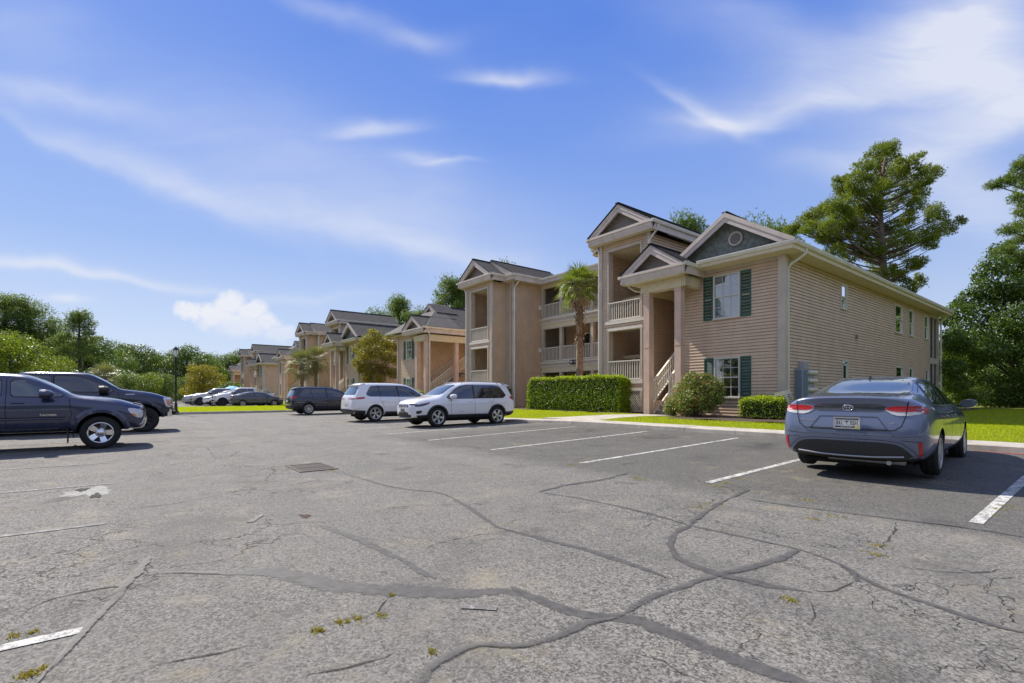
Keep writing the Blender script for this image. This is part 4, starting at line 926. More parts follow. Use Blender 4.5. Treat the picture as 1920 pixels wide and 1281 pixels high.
class Proj:
    """lays flat outlines onto the body along one direction"""
    def __init__(s, bvh): s.b = bvh
    def pos(s, a, z, side, off):
        if side in ('L', 'R'):
            sg = 1 if side == 'L' else -1; o, d = Vector((a, sg*3, z)), Vector((0, -sg, 0))
        elif side == 'B': o, d = Vector((-5, a, z)), Vector((1, 0, 0))
        elif side == 'F': o, d = Vector((5, a, z)), Vector((-1, 0, 0))
        elif side == 'T': o, d = Vector((a, z, 4)), Vector((0, 0, -1))
        elif side in ('BR', 'BL', 'FL', 'FR'):
            sx = -1 if side[0] == 'B' else 1; sy = 1 if side[1] == 'L' else -1
            dirv = Vector((sx, sy, 0)).normalized(); tang = Vector((-dirv.y, dirv.x, 0)); o = dirv*5+tang*a+Vector((0, 0, z)); d = -dirv
        h = s.b.ray_cast(o, d)
        if h[0] is None: return None
        n = h[1] if h[1].dot(d) < 0 else -h[1]
        return h[0]+n*off
    def patch(s, name, poly, side, m, par, off=.004, res=.07, rnd=1, skirt=.012, **k):
        P_ = [Vector((x, y, 0)) for x, y in poly]
        for _ in range(rnd):
            Q = []
            for i in range(len(P_)): a, b = P_[i], P_[(i+1) % len(P_)]; L = (b-a).length; t = min(.25, .05/max(L, 1e-6)); Q += [a.lerp(b, t), a.lerp(b, 1-t)]
            P_ = Q
        Q = []
        for i in range(len(P_)):
            a, b = P_[i], P_[(i+1) % len(P_)]; n = max(1, int((b-a).length/res)); Q += [a.lerp(b, j/n) for j in range(n)]
        tris = tessellate_polygon([Q]); bm = bmesh.new(); vs = [bm.verts.new(p) for p in Q]
        for t in tris:
            try: bm.faces.new([vs[i] for i in t])
            except ValueError: pass
        for _ in range(5):
            le = [e for e in bm.edges if e.calc_length() > res*1.6 and not e.is_boundary]
            if not le: break
            bmesh.ops.subdivide_edges(bm, edges=le, cuts=1); bmesh.ops.triangulate(bm, faces=bm.faces[:])
        bd = [e for e in bm.edges if e.is_boundary]; dead = []
        mp = {v: s.pos(v.co.x, v.co.y, side, off) for v in bm.verts}; mp2 = {v: s.pos(v.co.x, v.co.y, side, off-skirt) for e in bd for v in e.verts}
        for e in bd:
            a, b = e.verts
            if mp[a] and mp[b] and mp2[a] and mp2[b]:
                q = [bm.verts.new(p) for p in (mp[a], mp[b], mp2[b], mp2[a])]; bm.faces.new(q)
                for v in q: mp[v] = v.co.copy()
        for v in list(bm.verts):
            if mp.get(v) is None: bm.verts.remove(v)
            else: v.co = mp[v]
        bmesh.ops.recalc_face_normals(bm, faces=bm.faces[:])
        # make the face normals point out of the car
        cen = Vector((0, 0, .7))
        for f in bm.faces:
            f.smooth = True
            if f.normal.dot(f.calc_center_median()-cen) < 0: f.normal_flip()
        me = bpy.data.meshes.new(name); bm.to_mesh(me); bm.free(); me.materials.append(m); o = link(name, me, par); return tag(o, **k) if k else o
    def line(s, name, pts, side, m, par, w=.009, off=.0025):
        Q = []; P_ = [Vector(p) for p in pts]
        for a, b in zip(P_[:-1], P_[1:]):
            n = max(1, int((b-a).length/.05)); Q += [a.lerp(b, j/n) for j in range(n)]
        Q.append(P_[-1]); b = MB(); L = []
        for i, p in enumerate(Q):
            d = (Q[min(i+1, len(Q)-1)]-Q[max(0, i-1)]).normalized(); n = Vector((-d.y, d.x))*w/2
            L.append((s.pos(p.x+n.x, p.y+n.y, side, off), s.pos(p.x-n.x, p.y-n.y, side, off)))
        for a, c in zip(L[:-1], L[1:]):
            if all(a) and all(c): b.face([a[0], a[1], c[1], c[0]])
        return b.obj(name, m, par) if len(b) else None
    def tube(s, name, pts, side, r, m, par, off=0):
        Q = []; P_ = [Vector(p) for p in pts]
        for a, b in zip(P_[:-1], P_[1:]):
            n = max(1, int((b-a).length/.06)); Q += [a.lerp(b, j/n) for j in range(n)]
        Q.append(P_[-1]); L = [s.pos(p.x, p.y, side, off) for p in Q]; L = [x for x in L if x]; b = MB(); b.tube(L, r, n=6); return b.obj(name, m, par)
WH = {}
def wheel_meshes(Rt, Rr, w, style, rimmat):
    key = (Rt, Rr, w, style, rimmat)
    if key in WH: return WH[key]
    t = MB(); h = w/2
    t.lathe([(Rr-.01, -h*.75), (Rr+.015, -h*.95), ((Rt+Rr)/2, -h*1.04), (Rt-.03, -h*.95), (Rt-.006, -h*.72), (Rt, -h*.5), (Rt-.008, -h*.28), (Rt, -h*.2), (Rt, h*.2), (Rt-.008, h*.28), (Rt, h*.5), (Rt-.006, h*.72), (Rt-.03, h*.95), ((Rt+Rr)/2, h*1.04), (Rr+.015, h*.95), (Rr-.01, h*.75)], 40, axis='Y')
    t.lathe([(Rr-.01, -h*.75), (Rr-.02, 0), (Rr-.01, h*.75)], 40, axis='Y')
    tm = t.mesh('wheel', M['tyre'])
    r = MB(); yo = h*.93   # outer face on +y
    r.lathe([(Rr+.008, yo-.01), (Rr+.004, yo+.004), (Rr-.018, yo), (Rr-.03, yo-.04), (Rr-.03, yo-.1)], 40, axis='Y', mi=0)
    r.lathe([(Rr-.03, yo-.085), (.02, yo-.075)], 32, axis='Y', mi=1)
    n, kind = style
    def bar(a, r0, r1, w0, w1, y0, y1, th=.02, da=0):
        c, s_ = math.cos(a), math.sin(a); c1, s1 = math.cos(a+da), math.sin(a+da); P_ = []
        for (rr, ww, yy, cc, ss) in ((r0, w0, y0, c, s_), (r1, w1, y1, c1, s1)):
            for sg in (-1, 1):
                for dy in (0, -th): P_.append((rr*cc-sg*ww*ss, yy+dy, rr*ss+sg*ww*cc))
        r.raw(P_, [(0,4,6,2),(1,3,7,5),(0,1,5,4),(2,6,7,3),(4,5,7,6),(0,2,3,1)], 0)
    for k in range(n):
        a = 2*PI*k/n+PI/2
        if kind == 'star': bar(a, .04, Rr-.012, .028, .05, yo-.022, yo-.008, .03)
        elif kind == 'split':
            bar(a, .05, Rr-.012, .016, .011, yo-.025, yo-.006, .025, .16); bar(a, .05, Rr-.012, .016, .011, yo-.025, yo-.006, .025, -.16)
        elif kind == 'multi': bar(a, .05, Rr-.012, .014, .016, yo-.02, yo-.006, .02)
        elif kind == 'cap': bar(a, .05, Rr-.01, .035, .045, yo-.01, yo-.004, .02); bar(a+PI/n, .09, Rr-.012, .012, .02, yo-.018, yo-.01, .02)
        elif kind == 'truck': bar(a, .075, Rr-.012, .05, .062, yo-.05, yo-.012, .03)
        elif kind == 'black': bar(a, .05, Rr-.012, .03, .03, yo-.05, yo-.012, .03)
    r.lathe([(.001, yo-.004), (.045, yo-.006), (.06, yo-.02), (.065, yo-.06)], 20, axis='Y')
    if kind == 'truck': r.lathe([(.001, yo+.0), (.04, yo-.002), (.095, yo-.03), (.1, yo-.07)], 20, axis='Y')
    for k in range(5 if kind != 'truck' else 6):
        a = 2*PI*k/(5 if kind != 'truck' else 6)+.3; r.lathe([(.001, yo-.01), (.009, yo-.012), (.009, yo-.05)], 6, axis='Y', c=(.075*math.cos(a) if kind != 'truck' else .078*math.cos(a), 0.004, .075*math.sin(a)), mi=2)
    rm = r.mesh('rim', [M[rimmat], M['disc'], M['chrome']]); WH[key] = (tm, rm); return WH[key]
def add_wheels(car, axles, track, Rt, Rr, w, style, rimmat='alloy', zoff=0):
    tm, rm = wheel_meshes(Rt, Rr, w, style, rimmat); rnd = random.Random(len(car.name)*7+int(track*100))
    for x in axles:
        for s in (-1, 1):
            wo = link('wheel', tm, car, (x, s*track, Rt+zoff)); wo.rotation_euler = (0, rnd.uniform(0, 1), 0 if s > 0 else PI); link('rim', rm, wo)
def text_mesh(txt, size, m, depth=.002, font_off=0):
    cu = bpy.data.curves.new('t', 'FONT'); cu.body = txt; cu.size = size; cu.extrude = depth; cu.align_x = 'CENTER'; cu.align_y = 'CENTER'; cu.offset = font_off
    o = bpy.data.objects.new('t', cu); C.objects.link(o); dg = bpy.context.evaluated_depsgraph_get(); dg.update(); me = bpy.data.meshes.new_from_object(o.evaluated_get(dg)); bpy.data.objects.remove(o, do_unlink=True)
    me.materials.clear(); me.materials.append(m); return me
def place_text(me, name, par, loc, facing, sx=1.0, tilt=0):
    """facing: outward direction; text upright"""
    f = Vector(facing).normalized(); up = Vector((0, 0, 1)); r = up.cross(f).normalized(); up = f.cross(r)
    o = link(name, me, par); o.matrix_local = Matrix(((r.x*sx, up.x, f.x, loc[0]), (r.y*sx, up.y, f.y, loc[1]), (r.z*sx, up.z, f.z, loc[2]), (0, 0, 0, 1))); return o
def mirrors(car, x, y, z, pm, sc=1.0, glassback=True):
    for s in (-1, 1):
        b = MB(); n = 14; L = []
        for i, (dx, rr) in enumerate(((.09, .3), (.06, .8), (.0, 1.0), (-.05, .98), (-.075, .93))):
            L.append([(x+dx*sc, s*(y+.115*sc+rr*.115*sc*math.cos(2*PI*k/n)), z+rr*.075*sc*math.sin(2*PI*k/n)+.012*math.cos(2*PI*k/n)) for k in range(n)])
        for a, c in zip(L[:-1], L[1:]):
            for k in range(n): b.face([a[k], a[(k+1) % n], c[(k+1) % n], c[k]], 0, True)
        b.face(L[0]); b.box(x-.03*sc, x+.03*sc, *sorted((s*(y-.03), s*(y+.06))), z-.06*sc, z-.02*sc, 1)
        o = b.obj('side_mirror', [pm, M['plastic']], car); g_ = MB(); g_.face([(x-.077*sc, p[1]*.0+s*(y+.115*sc)+(p[1]-s*(y+.115*sc))*.92, z+(p[2]-z)*.92) for p in L[-1]]); g_.obj('mirror_glass', M['cglass2'], o)
def plate(car, x, z, txt, back=True, m=None, nm='license_plate', y=0, tilt=0):
    b = MB(); s = -1 if back else 1; xx = x; b.box(min(xx, xx+s*.008), max(xx, xx+s*.008), y-.152, y+.152, z-.076, z+.076); o = b.obj(nm, m or M['white'], car)
    if txt: place_text(text_mesh(txt, .085, M['plastic']), 'plate_number', o, (xx+s*.0095, y, z), (s, 0, 0), .62)
    return o
def rows_std(x, zb, W, zbelt, zt, y6=None, d6=.05, yb=.8, top='hood', tuck=0):
    """nine half-section points"""
    zm = zb+(zbelt-zb)*.52
    if top == 'hood': r = [(W*.93, zbelt), (W*.78, zt-.02), (W*.42, zt-.003), (0, zt)]
    else: r = [(W*.925, zbelt), (y6, zt-d6), (y6*.62, zt-.012), (0, zt)]
    return (x, [(0, zb), (W*yb, zb), (W*.965, zb+.12), (W*1.0, zm), (W*.99, zbelt-.11)]+r)
def heading(plus): return math.atan2(DV[1], DV[0]) + (0 if plus else PI)
def side_pair(P, fn):
    for s in ('L', 'R'): fn(s)
def seams(P, car, lines, w=.009):
    for s in ('L', 'R'):
        for l in lines: P.line('panel_gap', l, s, M['seam'], car, w)
def handles(P, car, pts, m, r=.012, L=.17):
    for s in ('L', 'R'):
        for x, z in pts: P.tube('door_handle', [(x-L/2, z), (x-L/2+.02, z+.006), (x+L/2-.02, z+.006), (x+L/2, z)], s, r, m, car, .022)
def sedan(name, pm, uvh, zr=0, scale=1.0, full=True, **k):
    u, v, h = uvh; car = empty(name, W3(u, v, gz(u, v)), h, **k)
    st = [(-2.27, [(0,.25),(.66,.25),(.79,.36,0),(.835,.60,-.035),(.815,.86,.03),(.775,.985,.055),(.66,1.085,.02),(.38,1.105,-.01),(0,1.11,-.015)]),
          (-2.12, [(0,.22),(.74,.22),(.86,.34),(.885,.60),(.865,.86),(.80,1.00),(.68,1.10),(.4,1.125),(0,1.13)]),
          rows_std(-1.82, .2, .893, .99, 1.135), rows_std(-1.5, .2, .895, .98, 1.25, .60, .05, top='g'), rows_std(-1.0, .19, .895, .965, 1.415, .575, .045, top='g'),
          rows_std(-.35, .18, .895, .95, 1.458, .59, .045, top='g'), rows_std(.3, .18, .895, .935, 1.435, .585, .045, top='g'), rows_std(.75, .18, .893, .925, 1.31, .60, .05, top='g'),
          rows_std(1.22, .19, .89, .91, 1.08, .66, .03, top='g'), rows_std(1.5, .19, .885, .86, .995), rows_std(1.9, .2, .86, .78, .92), rows_std(2.15, .21, .78, .70, .82),
          (2.29, [(0,.2),(.48,.2),(.60,.3),(.64,.45),(.62,.6),(.58,.68),(.5,.72),(.3,.735),(0,.74)])]
    rear = [(-.05, 0), (-.05, 0), (-.045, 0), (-.04, 0), (-.03, 0)]; front = [(.05, 0)]*5
    xr, xf = -1.31, 1.39
    bvh, me = car_mesh(st, rear, front, [(xr, .33, .345), (xf, .33, .345)], pm, 2 if not full else 3); P = Proj(bvh); body = link('body', me, car)
    for nm, p in (('side_window', [(-1.4,1.0),(-1.02,1.28),(-.62,1.345),(-.36,1.352),(-.36,.985)]), ('side_window', [(-.28,.985),(-.28,1.354),(.1,1.335),(.42,1.27),(.98,1.005),(.9,.985)])):
        side_pair(P, lambda s: P.patch(nm, p, s, M['cglass'], car, .003))
    for s in ('L', 'R'):
        P.line('window_trim', [(-1.45,.975),(.98,.975)], s, M['chrome'] if full else M['plastic'], car, .02, .006); P.line('roof_trim', [(-1.45,.99),(-1.04,1.305),(-.62,1.37),(.1,1.36),(.45,1.285),(1.0,1.01)], s, M['plastic'], car, .022, .005)
        P.line('pillar', [(-.32,.985),(-.32,1.35)], s, M['plastic'], car, .05, .005)
    P.patch('window_surround', [(-.66,1.128),(.66,1.128),(.535,1.395),(-.535,1.395)], 'B', M['plastic'], car, .002)
    P.patch('rear_window', [(-.60,1.15),(.60,1.15),(.50,1.375),(-.50,1.375)], 'B', M['cglass2'], car, .005)
    P.patch('windscreen', [(-.60,1.11),(.60,1.11),(.50,1.375),(-.50,1.375)], 'F', M['cglass2'], car, .004)
    seams(P, car, [[(-.32,.97),(-.30,.5),(-.33,.3)], [(.72,.93),(.76,.6),(.72,.3)], [(-1.2,.95),(-1.02,.72),(-.92,.5)], [(-.9,.3),(.98,.3)]])
    handles(P, car, [(-.95,.83),(-.08,.82)], pm); mirrors(car, .78, .86, .99, pm)
    add_wheels(car, (xr, xf), .775, .315, .215, .2, (7, 'cap') if full else (5, 'split'), 'hubcap' if full else 'alloy', 0)
    b = MB(); b.box(-2.0, 2.0, -.62, .62, .14, .2); b.obj('underbody', M['under'], car)
    # lamps
    for sg in (1, -1):
        q = lambda L: [(y*sg, z) for y, z in L]
        P.patch('tail_light', q([(.40,.947),(.50,.985),(.66,.992),(.79,.985),(.81,.93),(.80,.885),(.66,.862),(.52,.858)]), 'B', M['clearlens'], car, .008)
        P.patch('brake_lens', q([(.405,.947),(.50,.984),(.66,.991),(.80,.985),(.808,.925),(.66,.908),(.50,.912)]), 'B', M['redlens'], car, .012)
        s = 'L' if sg > 0 else 'R'
        P.patch('tail_light', [(-2.3,.985),(-2.12,.975),(-2.0,.935),(-2.12,.89),(-2.3,.875)], s, M['redlens'], car, .008)
        P.patch('headlight', [(1.85,.70),(2.2,.60),(2.24,.66),(2.05,.76),(1.8,.80)], s, M['clearlens'], car, .005)
    if full:
        P.patch('garnish', [(-.40,.905),(.40,.905),(.44,.99),(.30,1.012),(-.30,1.012),(-.44,.99)], 'B', M['garn'], car, .003)  # shade in the body-coloured trunk crease, painted as a dark patch
        P.patch('bumper_insert', [(-.74,.27),(.74,.27),(.70,.36),(.58,.475),(.40,.50),(-.40,.50),(-.58,.475),(-.70,.36)], 'B', M['plastic'], car, .004)
        P.tube('bumper_strip', [(-.62,.325),(-.3,.30),(0,.295),(.3,.30),(.62,.325)], 'B', .013, M['hubcap'], car, .012)
        P.line('bumper_edge', [(-.78,.30),(-.72,.40),(-.6,.505),(-.40,.53),(.40,.53),(.6,.505),(.72,.40),(.78,.30)], 'B', M['seam'], car, .006)
        P.line('panel_gap', [(.665,1.1),(.652,.98),(.64,.85),(.60,.72),(.53,.665),(.4,.655),(-.4,.655),(-.53,.665),(-.60,.72),(-.64,.85),(-.652,.98),(-.665,1.1)], 'B', M['seam'], car, .010, .015)
        P.line('trunk_edge', [(-.46,.66),(-.34,.835),(.34,.835),(.46,.66)], 'B', M['garn'], car, .014, .004); P.line('trunk_edge', [(-.45,.67),(.45,.67)], 'B', M['seam'], car, .008, .006)
        P.line('bumper_seam', [(.80,.60),(.60,.585),(-.60,.585),(-.80,.60)], 'B', M['garn'], car, .008, .004)
        for sg in (1, -1):
            P.patch('reflector', [(sg*.768,.34),(sg*.798,.34),(sg*.805,.52),(sg*.77,.52)], 'B', M['redlens'], car, .008, rnd=0); P.line('panel_gap', [(sg*.6,.535),(sg*.80,.525)], 'B', M['seam'], car, .006, .004)
        bx0 = P.pos(0, .745, 'B', 0).x
        pl = plate(car, bx0-.012, .745, '')
        pc = MB(); X_ = bx0-.0215
        pc.box(X_-.001, X_, -.14, .14, .792, .808, 0); pc.box(X_-.001, X_, -.14, .14, .682, .702, 0); pc.obj('plate_band', M['plateblue'], pl)
        place_text(text_mesh('841', .085, M['plastic'], .0006, -.0006), 'plate_number', pl, (X_-.001, .088, .745), (-1, 0, 0), .62); place_text(text_mesh('BSH', .085, M['plastic'], .0006, -.0006), 'plate_number', pl, (X_-.001, -.085, .745), (-1, 0, 0), .62)
        place_text(text_mesh('SOUTH CAROLINA', .017, M['white'], .0006), 'plate_lettering', pl, (X_-.002, 0, .692), (-1, 0, 0), .95)
        tr = MB(); tr.box(X_-.0012, X_, -.003, .003, .715, .755); 
        for a in range(9): t = R(a*22.5-0); tr.face([(X_-.0012, 0, .757), (X_-.0012, .021*math.cos(t-.14), .757+.019*math.sin(t-.14)), (X_-.0012, .023*math.cos(t), .757+.021*math.sin(t)), (X_-.0012, .021*math.cos(t+.14), .757+.019*math.sin(t+.14))])
        tr.obj('palm_emblem', M['plateblue'], pl); bxo = MB(); bxo.box(X_-.003, X_-.001, -.135, -.095, .675, .705); bxo.obj('plate_sticker', M['yellow'], pl)
        fr = MB()
        for (y0, y1, z0, z1) in ((-.158,.158,.818,.826),(-.158,.158,.664,.672),(-.158,-.15,.672,.818),(.15,.158,.672,.818)): fr.box(X_-.003, X_+.01, y0, y1, z0, z1)
        fr.obj('plate_frame', M['chrome'], pl)
        ex = P.pos(0, .955, 'B', 0).x-.008; em = MB()
        def ell(ry, rz, cy, cz, t):
            n = 28; L = [(ex, cy+ry*math.cos(2*PI*i/n), cz+rz*math.sin(2*PI*i/n)) for i in range(n+1)]; em.tube(L, t, n=5, cap=False)
        ell(.062, .042, 0, .955, .0055); ell(.021, .038, 0, .957, .0045); ell(.045, .017, 0, .972, .0045); em.obj('emblem', M['chrome'], car)
        yb = P.pos(.53, .77, 'B', 0); place_text(text_mesh('COROLLA', .042, M['chrome'], .001), 'badge', car, (yb.x-.005, .53, .77), (-1, .09, 0), 1.2)
        yb = P.pos(-.50, .765, 'B', 0); place_text(text_mesh('LE', .04, M['chrome'], .001), 'badge', car, (yb.x-.005, -.50, .765), (-1, -.09, 0), 1.3)
        fn = MB(); z0 = P.pos(-.98, 0, 'T', 0).z; fn.raw([(-.90, 0, z0-.005), (-1.06, .022, z0-.02), (-1.06, -.022, z0-.02), (-1.05, 0, z0+.055), (-1.02, 0, z0+.05)], [(0,1,3,4),(0,4,3,2),(0,2,1),(1,2,3)]); fn.obj('antenna', M['plastic'], car)
        ex_ = MB(); ex_.tube([(-1.7, -.45, .24), (-2.2, -.45, .22)], .03, n=10); ex_.tube([(-2.0, -.6, .24), (-2.0, .3, .25)], .06, n=10); ex_.obj('exhaust', M['grey_metal'], car)
        # front seats and parcel shelf seen through the rear window are kept dark behind tinted glass
    else:
        plate(car, P.pos(0, .75, 'B', 0).x-.012, .75, '')
        P.patch('lower_trim', [(-.74,.27),(.74,.27),(.66,.42),(-.66,.42)], 'B', M['plastic'], car, .003)
    car.scale = (scale,)*3
    return car
M['garn'] = paint('shaded_garnish', (.055, .06, .07), .4, .3); M['plateblue'] = mat('plate_blue', (.02, .03, .09), .4); M['yellow'] = mat('yellow_sticker', (.75, .6, .08), .5)  # dark grey for small trim and for the painted shade of the trunk crease
def suv(name, pm, uvh, kind='jeep', zr=0, **k):
    u, v, h = uvh; car = empty(name, W3(u, v, gz(u, v)), h, **k)
    D = dict(jeep=dict(L=4.62, W=.915, H=1.68, wb=2.71, R=.36, Rr=.245, belt=1.04, cowl=1.13, nose=.98, sty=(5, 'star'), fo=.92),
             edge=dict(L=4.80, W=.95, H=1.74, wb=2.85, R=.375, Rr=.255, belt=1.10, cowl=1.16, nose=.98, sty=(5, 'split'), fo=.94),
             tig=dict(L=4.70, W=.92, H=1.68, wb=2.79, R=.355, Rr=.235, belt=1.04, cowl=1.12, nose=.96, sty=(10, 'multi'), fo=.92))[kind]
    L, W, H, belt = D['L'], D['W'], D['H']+.02, D['belt']; xf = L/2-D['fo']; xr = xf-D['wb']; rx, fx = -L/2+.04, L/2-.03; c = D['cowl']; zb = .30
    tp = {'jeep': .24, 'edge': .34, 'tig': .26}[kind]
    st = [(rx, [(0,zb+.05),(W*.76,zb+.05),(W*.9,zb+.17),(W*.94,.66,-.02),(W*.92,belt-.12,.0),(W*.88,belt+.02,.05),(W*.66,H-.15,tp),(W*.42,H-.08,tp+.03),(0,H-.07,tp+.03)]),
          (rx+.2, [(0,zb),(W*.8,zb),(W*.95,zb+.14),(W*.985,.66),(W*.975,belt-.12),(W*.93,belt,.03),(W*.69,H-.095,tp*.62),(W*.43,H-.03,tp*.62),(0,H-.02,tp*.62)]),
          rows_std(rx+.62, zb-.03, W, belt, H-.0, W*.70, .06, top='g'), rows_std(rx+1.2, zb-.05, W, belt-.01, H+.01, W*.705, .055, top='g'), rows_std(-.2, zb-.06, W, belt-.02, H+.01, W*.705, .055, top='g'),
          rows_std(.25, zb-.06, W, belt-.03, H-.04, W*.69, .055, top='g'), rows_std(.72, zb-.06, W, belt-.03, (H+c)/2+.11, W*.70, .05, top='g'), rows_std(1.18, zb-.05, W, belt-.04, c+.03, W*.76, .03, top='g'),
          rows_std(1.5, zb-.04, W*.995, belt-.07, c-.02), rows_std(1.9, zb-.02, W*.97, D['nose']-.12, (c+D['nose'])/2+.0), rows_std(fx-.14, zb, W*.88, D['nose']-.16, D['nose']-.0),
          (fx, [(0,zb),(W*.62,zb),(W*.74,zb+.1),(W*.78,.55,.02),(W*.76,.72,.02),(W*.74,.82,0),(W*.66,D['nose']-.1,-.02),(W*.4,D['nose']-.07,-.02),(0,D['nose']-.06,-.02)])]
    bvh, me = car_mesh(st, [(-.06, 0)]*5, [(.07, 0)]*5, [(xr, D['R']+.01, D['R']+.035), (xf, D['R']+.01, D['R']+.035)], pm, 2, .5); P = Proj(bvh); link('body', me, car)
    zt = H-.13
    r0 = rx+.62 if kind != 'edge' else rx+.72
    dlo = [(r0-.18, belt+.12), (r0+.08, zt-.03), (r0+.35, zt), (.0, zt+.005), (.28, zt-.035), (.55, zt-.16), (1.0, belt+.05), (.92, belt+.012), (r0, belt+.03)]
    for s in ('L', 'R'):
        P.patch('side_window', dlo, s, M['cglass'], car, .003)
        P.line('pillar', [(-.24, belt+.02), (-.28, zt)], s, M['plastic'], car, .07, .006); P.line('pillar', [(-1.12, belt+.03), (-1.2, zt-.01)], s, M['plastic'], car, .035, .006)
        P.line('window_trim', [(r0-.05, belt+.02), (.95, belt)], s, M['plastic'] if kind != 'edge' else M['chrome'], car, .018, .006)
        # lower cladding and arch mouldings
        Rm = D['R']+.035; 
        for xa in (xr, xf):
            b = MB(); n = 22; Ls = []
            for i in range(n+1):
                t = PI*(-.06+1.12*i/n); q = []
                for rr, of in ((Rm-.012, -.0), (Rm-.006, .016), (Rm+.055, .014), (Rm+.06, -.005)):
                    p = P.pos(xa+rr*math.cos(t), max(D['R']+.01+rr*math.sin(t), .27), s, of); q.append(p)
                Ls.append(q)
            for a, c2 in zip(Ls[:-1], Ls[1:]):
                if all(a) and all(c2):
                    for j in range(3): b.face([a[j], a[j+1], c2[j+1], c2[j]], 0, True)
            b.obj('arch_moulding', M['plastic'] if kind != 'edge' else pm, car)
        P.patch('sill_cladding', [(xr+Rm+.03, .31), (xf-Rm-.03, .31), (xf-Rm-.0, .45), (xr+Rm+.0, .45)], s, M['plastic'], car, .012, rnd=0)
        P.patch('sill_cladding', [(rx+.02, .36), (xr-Rm-.03, .33), (xr-Rm-.02, .5), (rx+.02, .54)], s, M['plastic'], car, .008, rnd=0)
        P.patch('sill_cladding', [(xf+Rm+.03, .33), (fx-.1, .34), (fx-.1, .44), (xf+Rm+.02, .46)], s, M['plastic'], car, .008, rnd=0)
        b = MB()
        zr_ = P.pos(-.6, W*.6*(1 if s == 'L' else -1), 'T', 0).z; yy = W*.63*(1 if s == 'L' else -1)
        if kind != 'edge': b.tube([(-1.55, yy, zr_-.02), (-1.45, yy, zr_+.045), (-.6, yy, zr_+.055), (.1, yy, zr_+.035), (.2, yy, zr_-.03)], .014, n=6); b.obj('roof_rail', M['plastic'] if kind == 'tig' else M['hubcap'], car)
    seams(P, car, [[(-.26, belt-.0), (-.24, .7), (-.26, .42)], [(.80, belt-.03), (.84, .7), (.80, .42)], [(-1.18, belt), (-1.06, .84), (-.98, .62)]])
    P.line('crease', [(-1.9, .86), (1.2, .82)], 'L', M['seam'], car, .003, .001); P.line('crease', [(-1.9, .86), (1.2, .82)], 'R', M['seam'], car, .003, .001)
    handles(P, car, [(-.98, .93), (-.02, .92)], pm, .013, .18); mirrors(car, .82, W*.95, belt+.08, pm, 1.25)
    ztop = H-.17
    P.patch('windscreen', [(-W*.69, c+.06), (-W*.4, c+.035), (W*.4, c+.035), (W*.69, c+.06), (W*.59, ztop+.04), (-W*.59, ztop+.04)], 'F', M['cglass2'], car, .008, .05)
    P.patch('rear_window', [(-W*.76, belt+.1), (W*.76, belt+.1), (W*.62, H-.21), (-W*.62, H-.21)], 'B', M['cglass2'], car, .004)
    b = MB(); xs = rx+tp+.02; b.raw([(xs-.14, -W*.6, H-.12), (xs-.14, W*.6, H-.12), (xs+.25, W*.64, H-.03), (xs+.25, -W*.64, H-.03), (xs-.13, -W*.6, H-.155), (xs-.13, W*.6, H-.155), (xs+.1, W*.64, H-.13), (xs+.1, -W*.64, H-.13)], [(0,1,2,3),(7,6,5,4),(0,4,5,1),(1,5,6,2),(3,7,4,0)]); b.obj('spoiler', pm, car)
    add_wheels(car, (xr, xf), W-.115, D['R'], D['Rr'], .235, D['sty'])
    b = MB(); b.box(rx+.4, fx-.4, -.6, .6, .2, .3); b.obj('underbody', M['under'], car)
    # rear end
    P.patch('rear_bumper', [(-W*.9, .34), (W*.9, .34), (W*.92, .52), (W*.5, .56), (-W*.5, .56), (-W*.92, .52)], 'B', M['plastic'], car, .006, rnd=0)
    plate(car, P.pos(0, .83, 'B', 0).x-.012, .83, '')
    for sg in (1, -1):
        q = lambda Lp: [(y*sg, z) for y, z in Lp]; s = 'L' if sg > 0 else 'R'
        if kind == 'edge':
            P.patch('tail_light', q([(.06, 1.02), (W*.84, 1.0), (W*.86, 1.07), (.5, 1.13), (.06, 1.11)]), 'B', M['clearlens'], car, .008); P.patch('brake_lens', q([(.3, 1.02), (W*.84, 1.0), (W*.86, 1.05), (.3, 1.05)]), 'B', M['redlens'], car, .012)
            P.patch('tail_light', [(rx-.03, 1.0), (rx+.44, 1.03), (rx+.52, 1.10), (rx+.4, 1.115), (rx-.03, 1.06)], s, M['redlens'], car, .008)
            P.line('chrome_strip', [(rx+.02, .58), (rx+.25, .57)], s, M['chrome'], car, .03, .01)
        else:
            P.patch('tail_light', q([(W*.52, 1.0), (W*.84, .96), (W*.86, 1.10), (W*.6, 1.12)]), 'B', M['redlens'], car, .008)
            P.patch('tail_light', [(rx-.02, .96), (rx+.2, .99), (rx+.32, 1.09), (rx+.2, 1.13), (rx-.02, 1.1)], s, M['redlens'], car, .008)
        P.patch('headlight', [(fx-.62, D['nose']-.06), (fx-.2, D['nose']-.14), (fx-.05, D['nose']-.16), (fx-.05, D['nose']-.235), (fx-.25, D['nose']-.22), (fx-.5, D['nose']-.15)], s, M['darklens'], car, .006)
        P.patch('headlight', q([(W*.46, D['nose']-.12), (W*.78, D['nose']-.12), (W*.8, D['nose']-.17), (W*.50, D['nose']-.18)]), 'F', M['darklens'], car, .006)
        if kind == 'jeep':
            P.patch('marker_light', [(fx-.6, .885), (fx-.44, .865), (fx-.44, .83), (fx-.52, .85)], s, M['redlens'], car, .012)
            P.patch('fog_light_recess', [(fx-.30, .62), (fx-.06, .60), (fx-.08, .50), (fx-.2, .49)], s, M['plastic'], car, .006)
    if kind == 'edge': P.tube('chrome_strip', [(-W*.8, .6), (0, .59), (W*.8, .6)], 'B', .014, M['chrome'], car, .01)
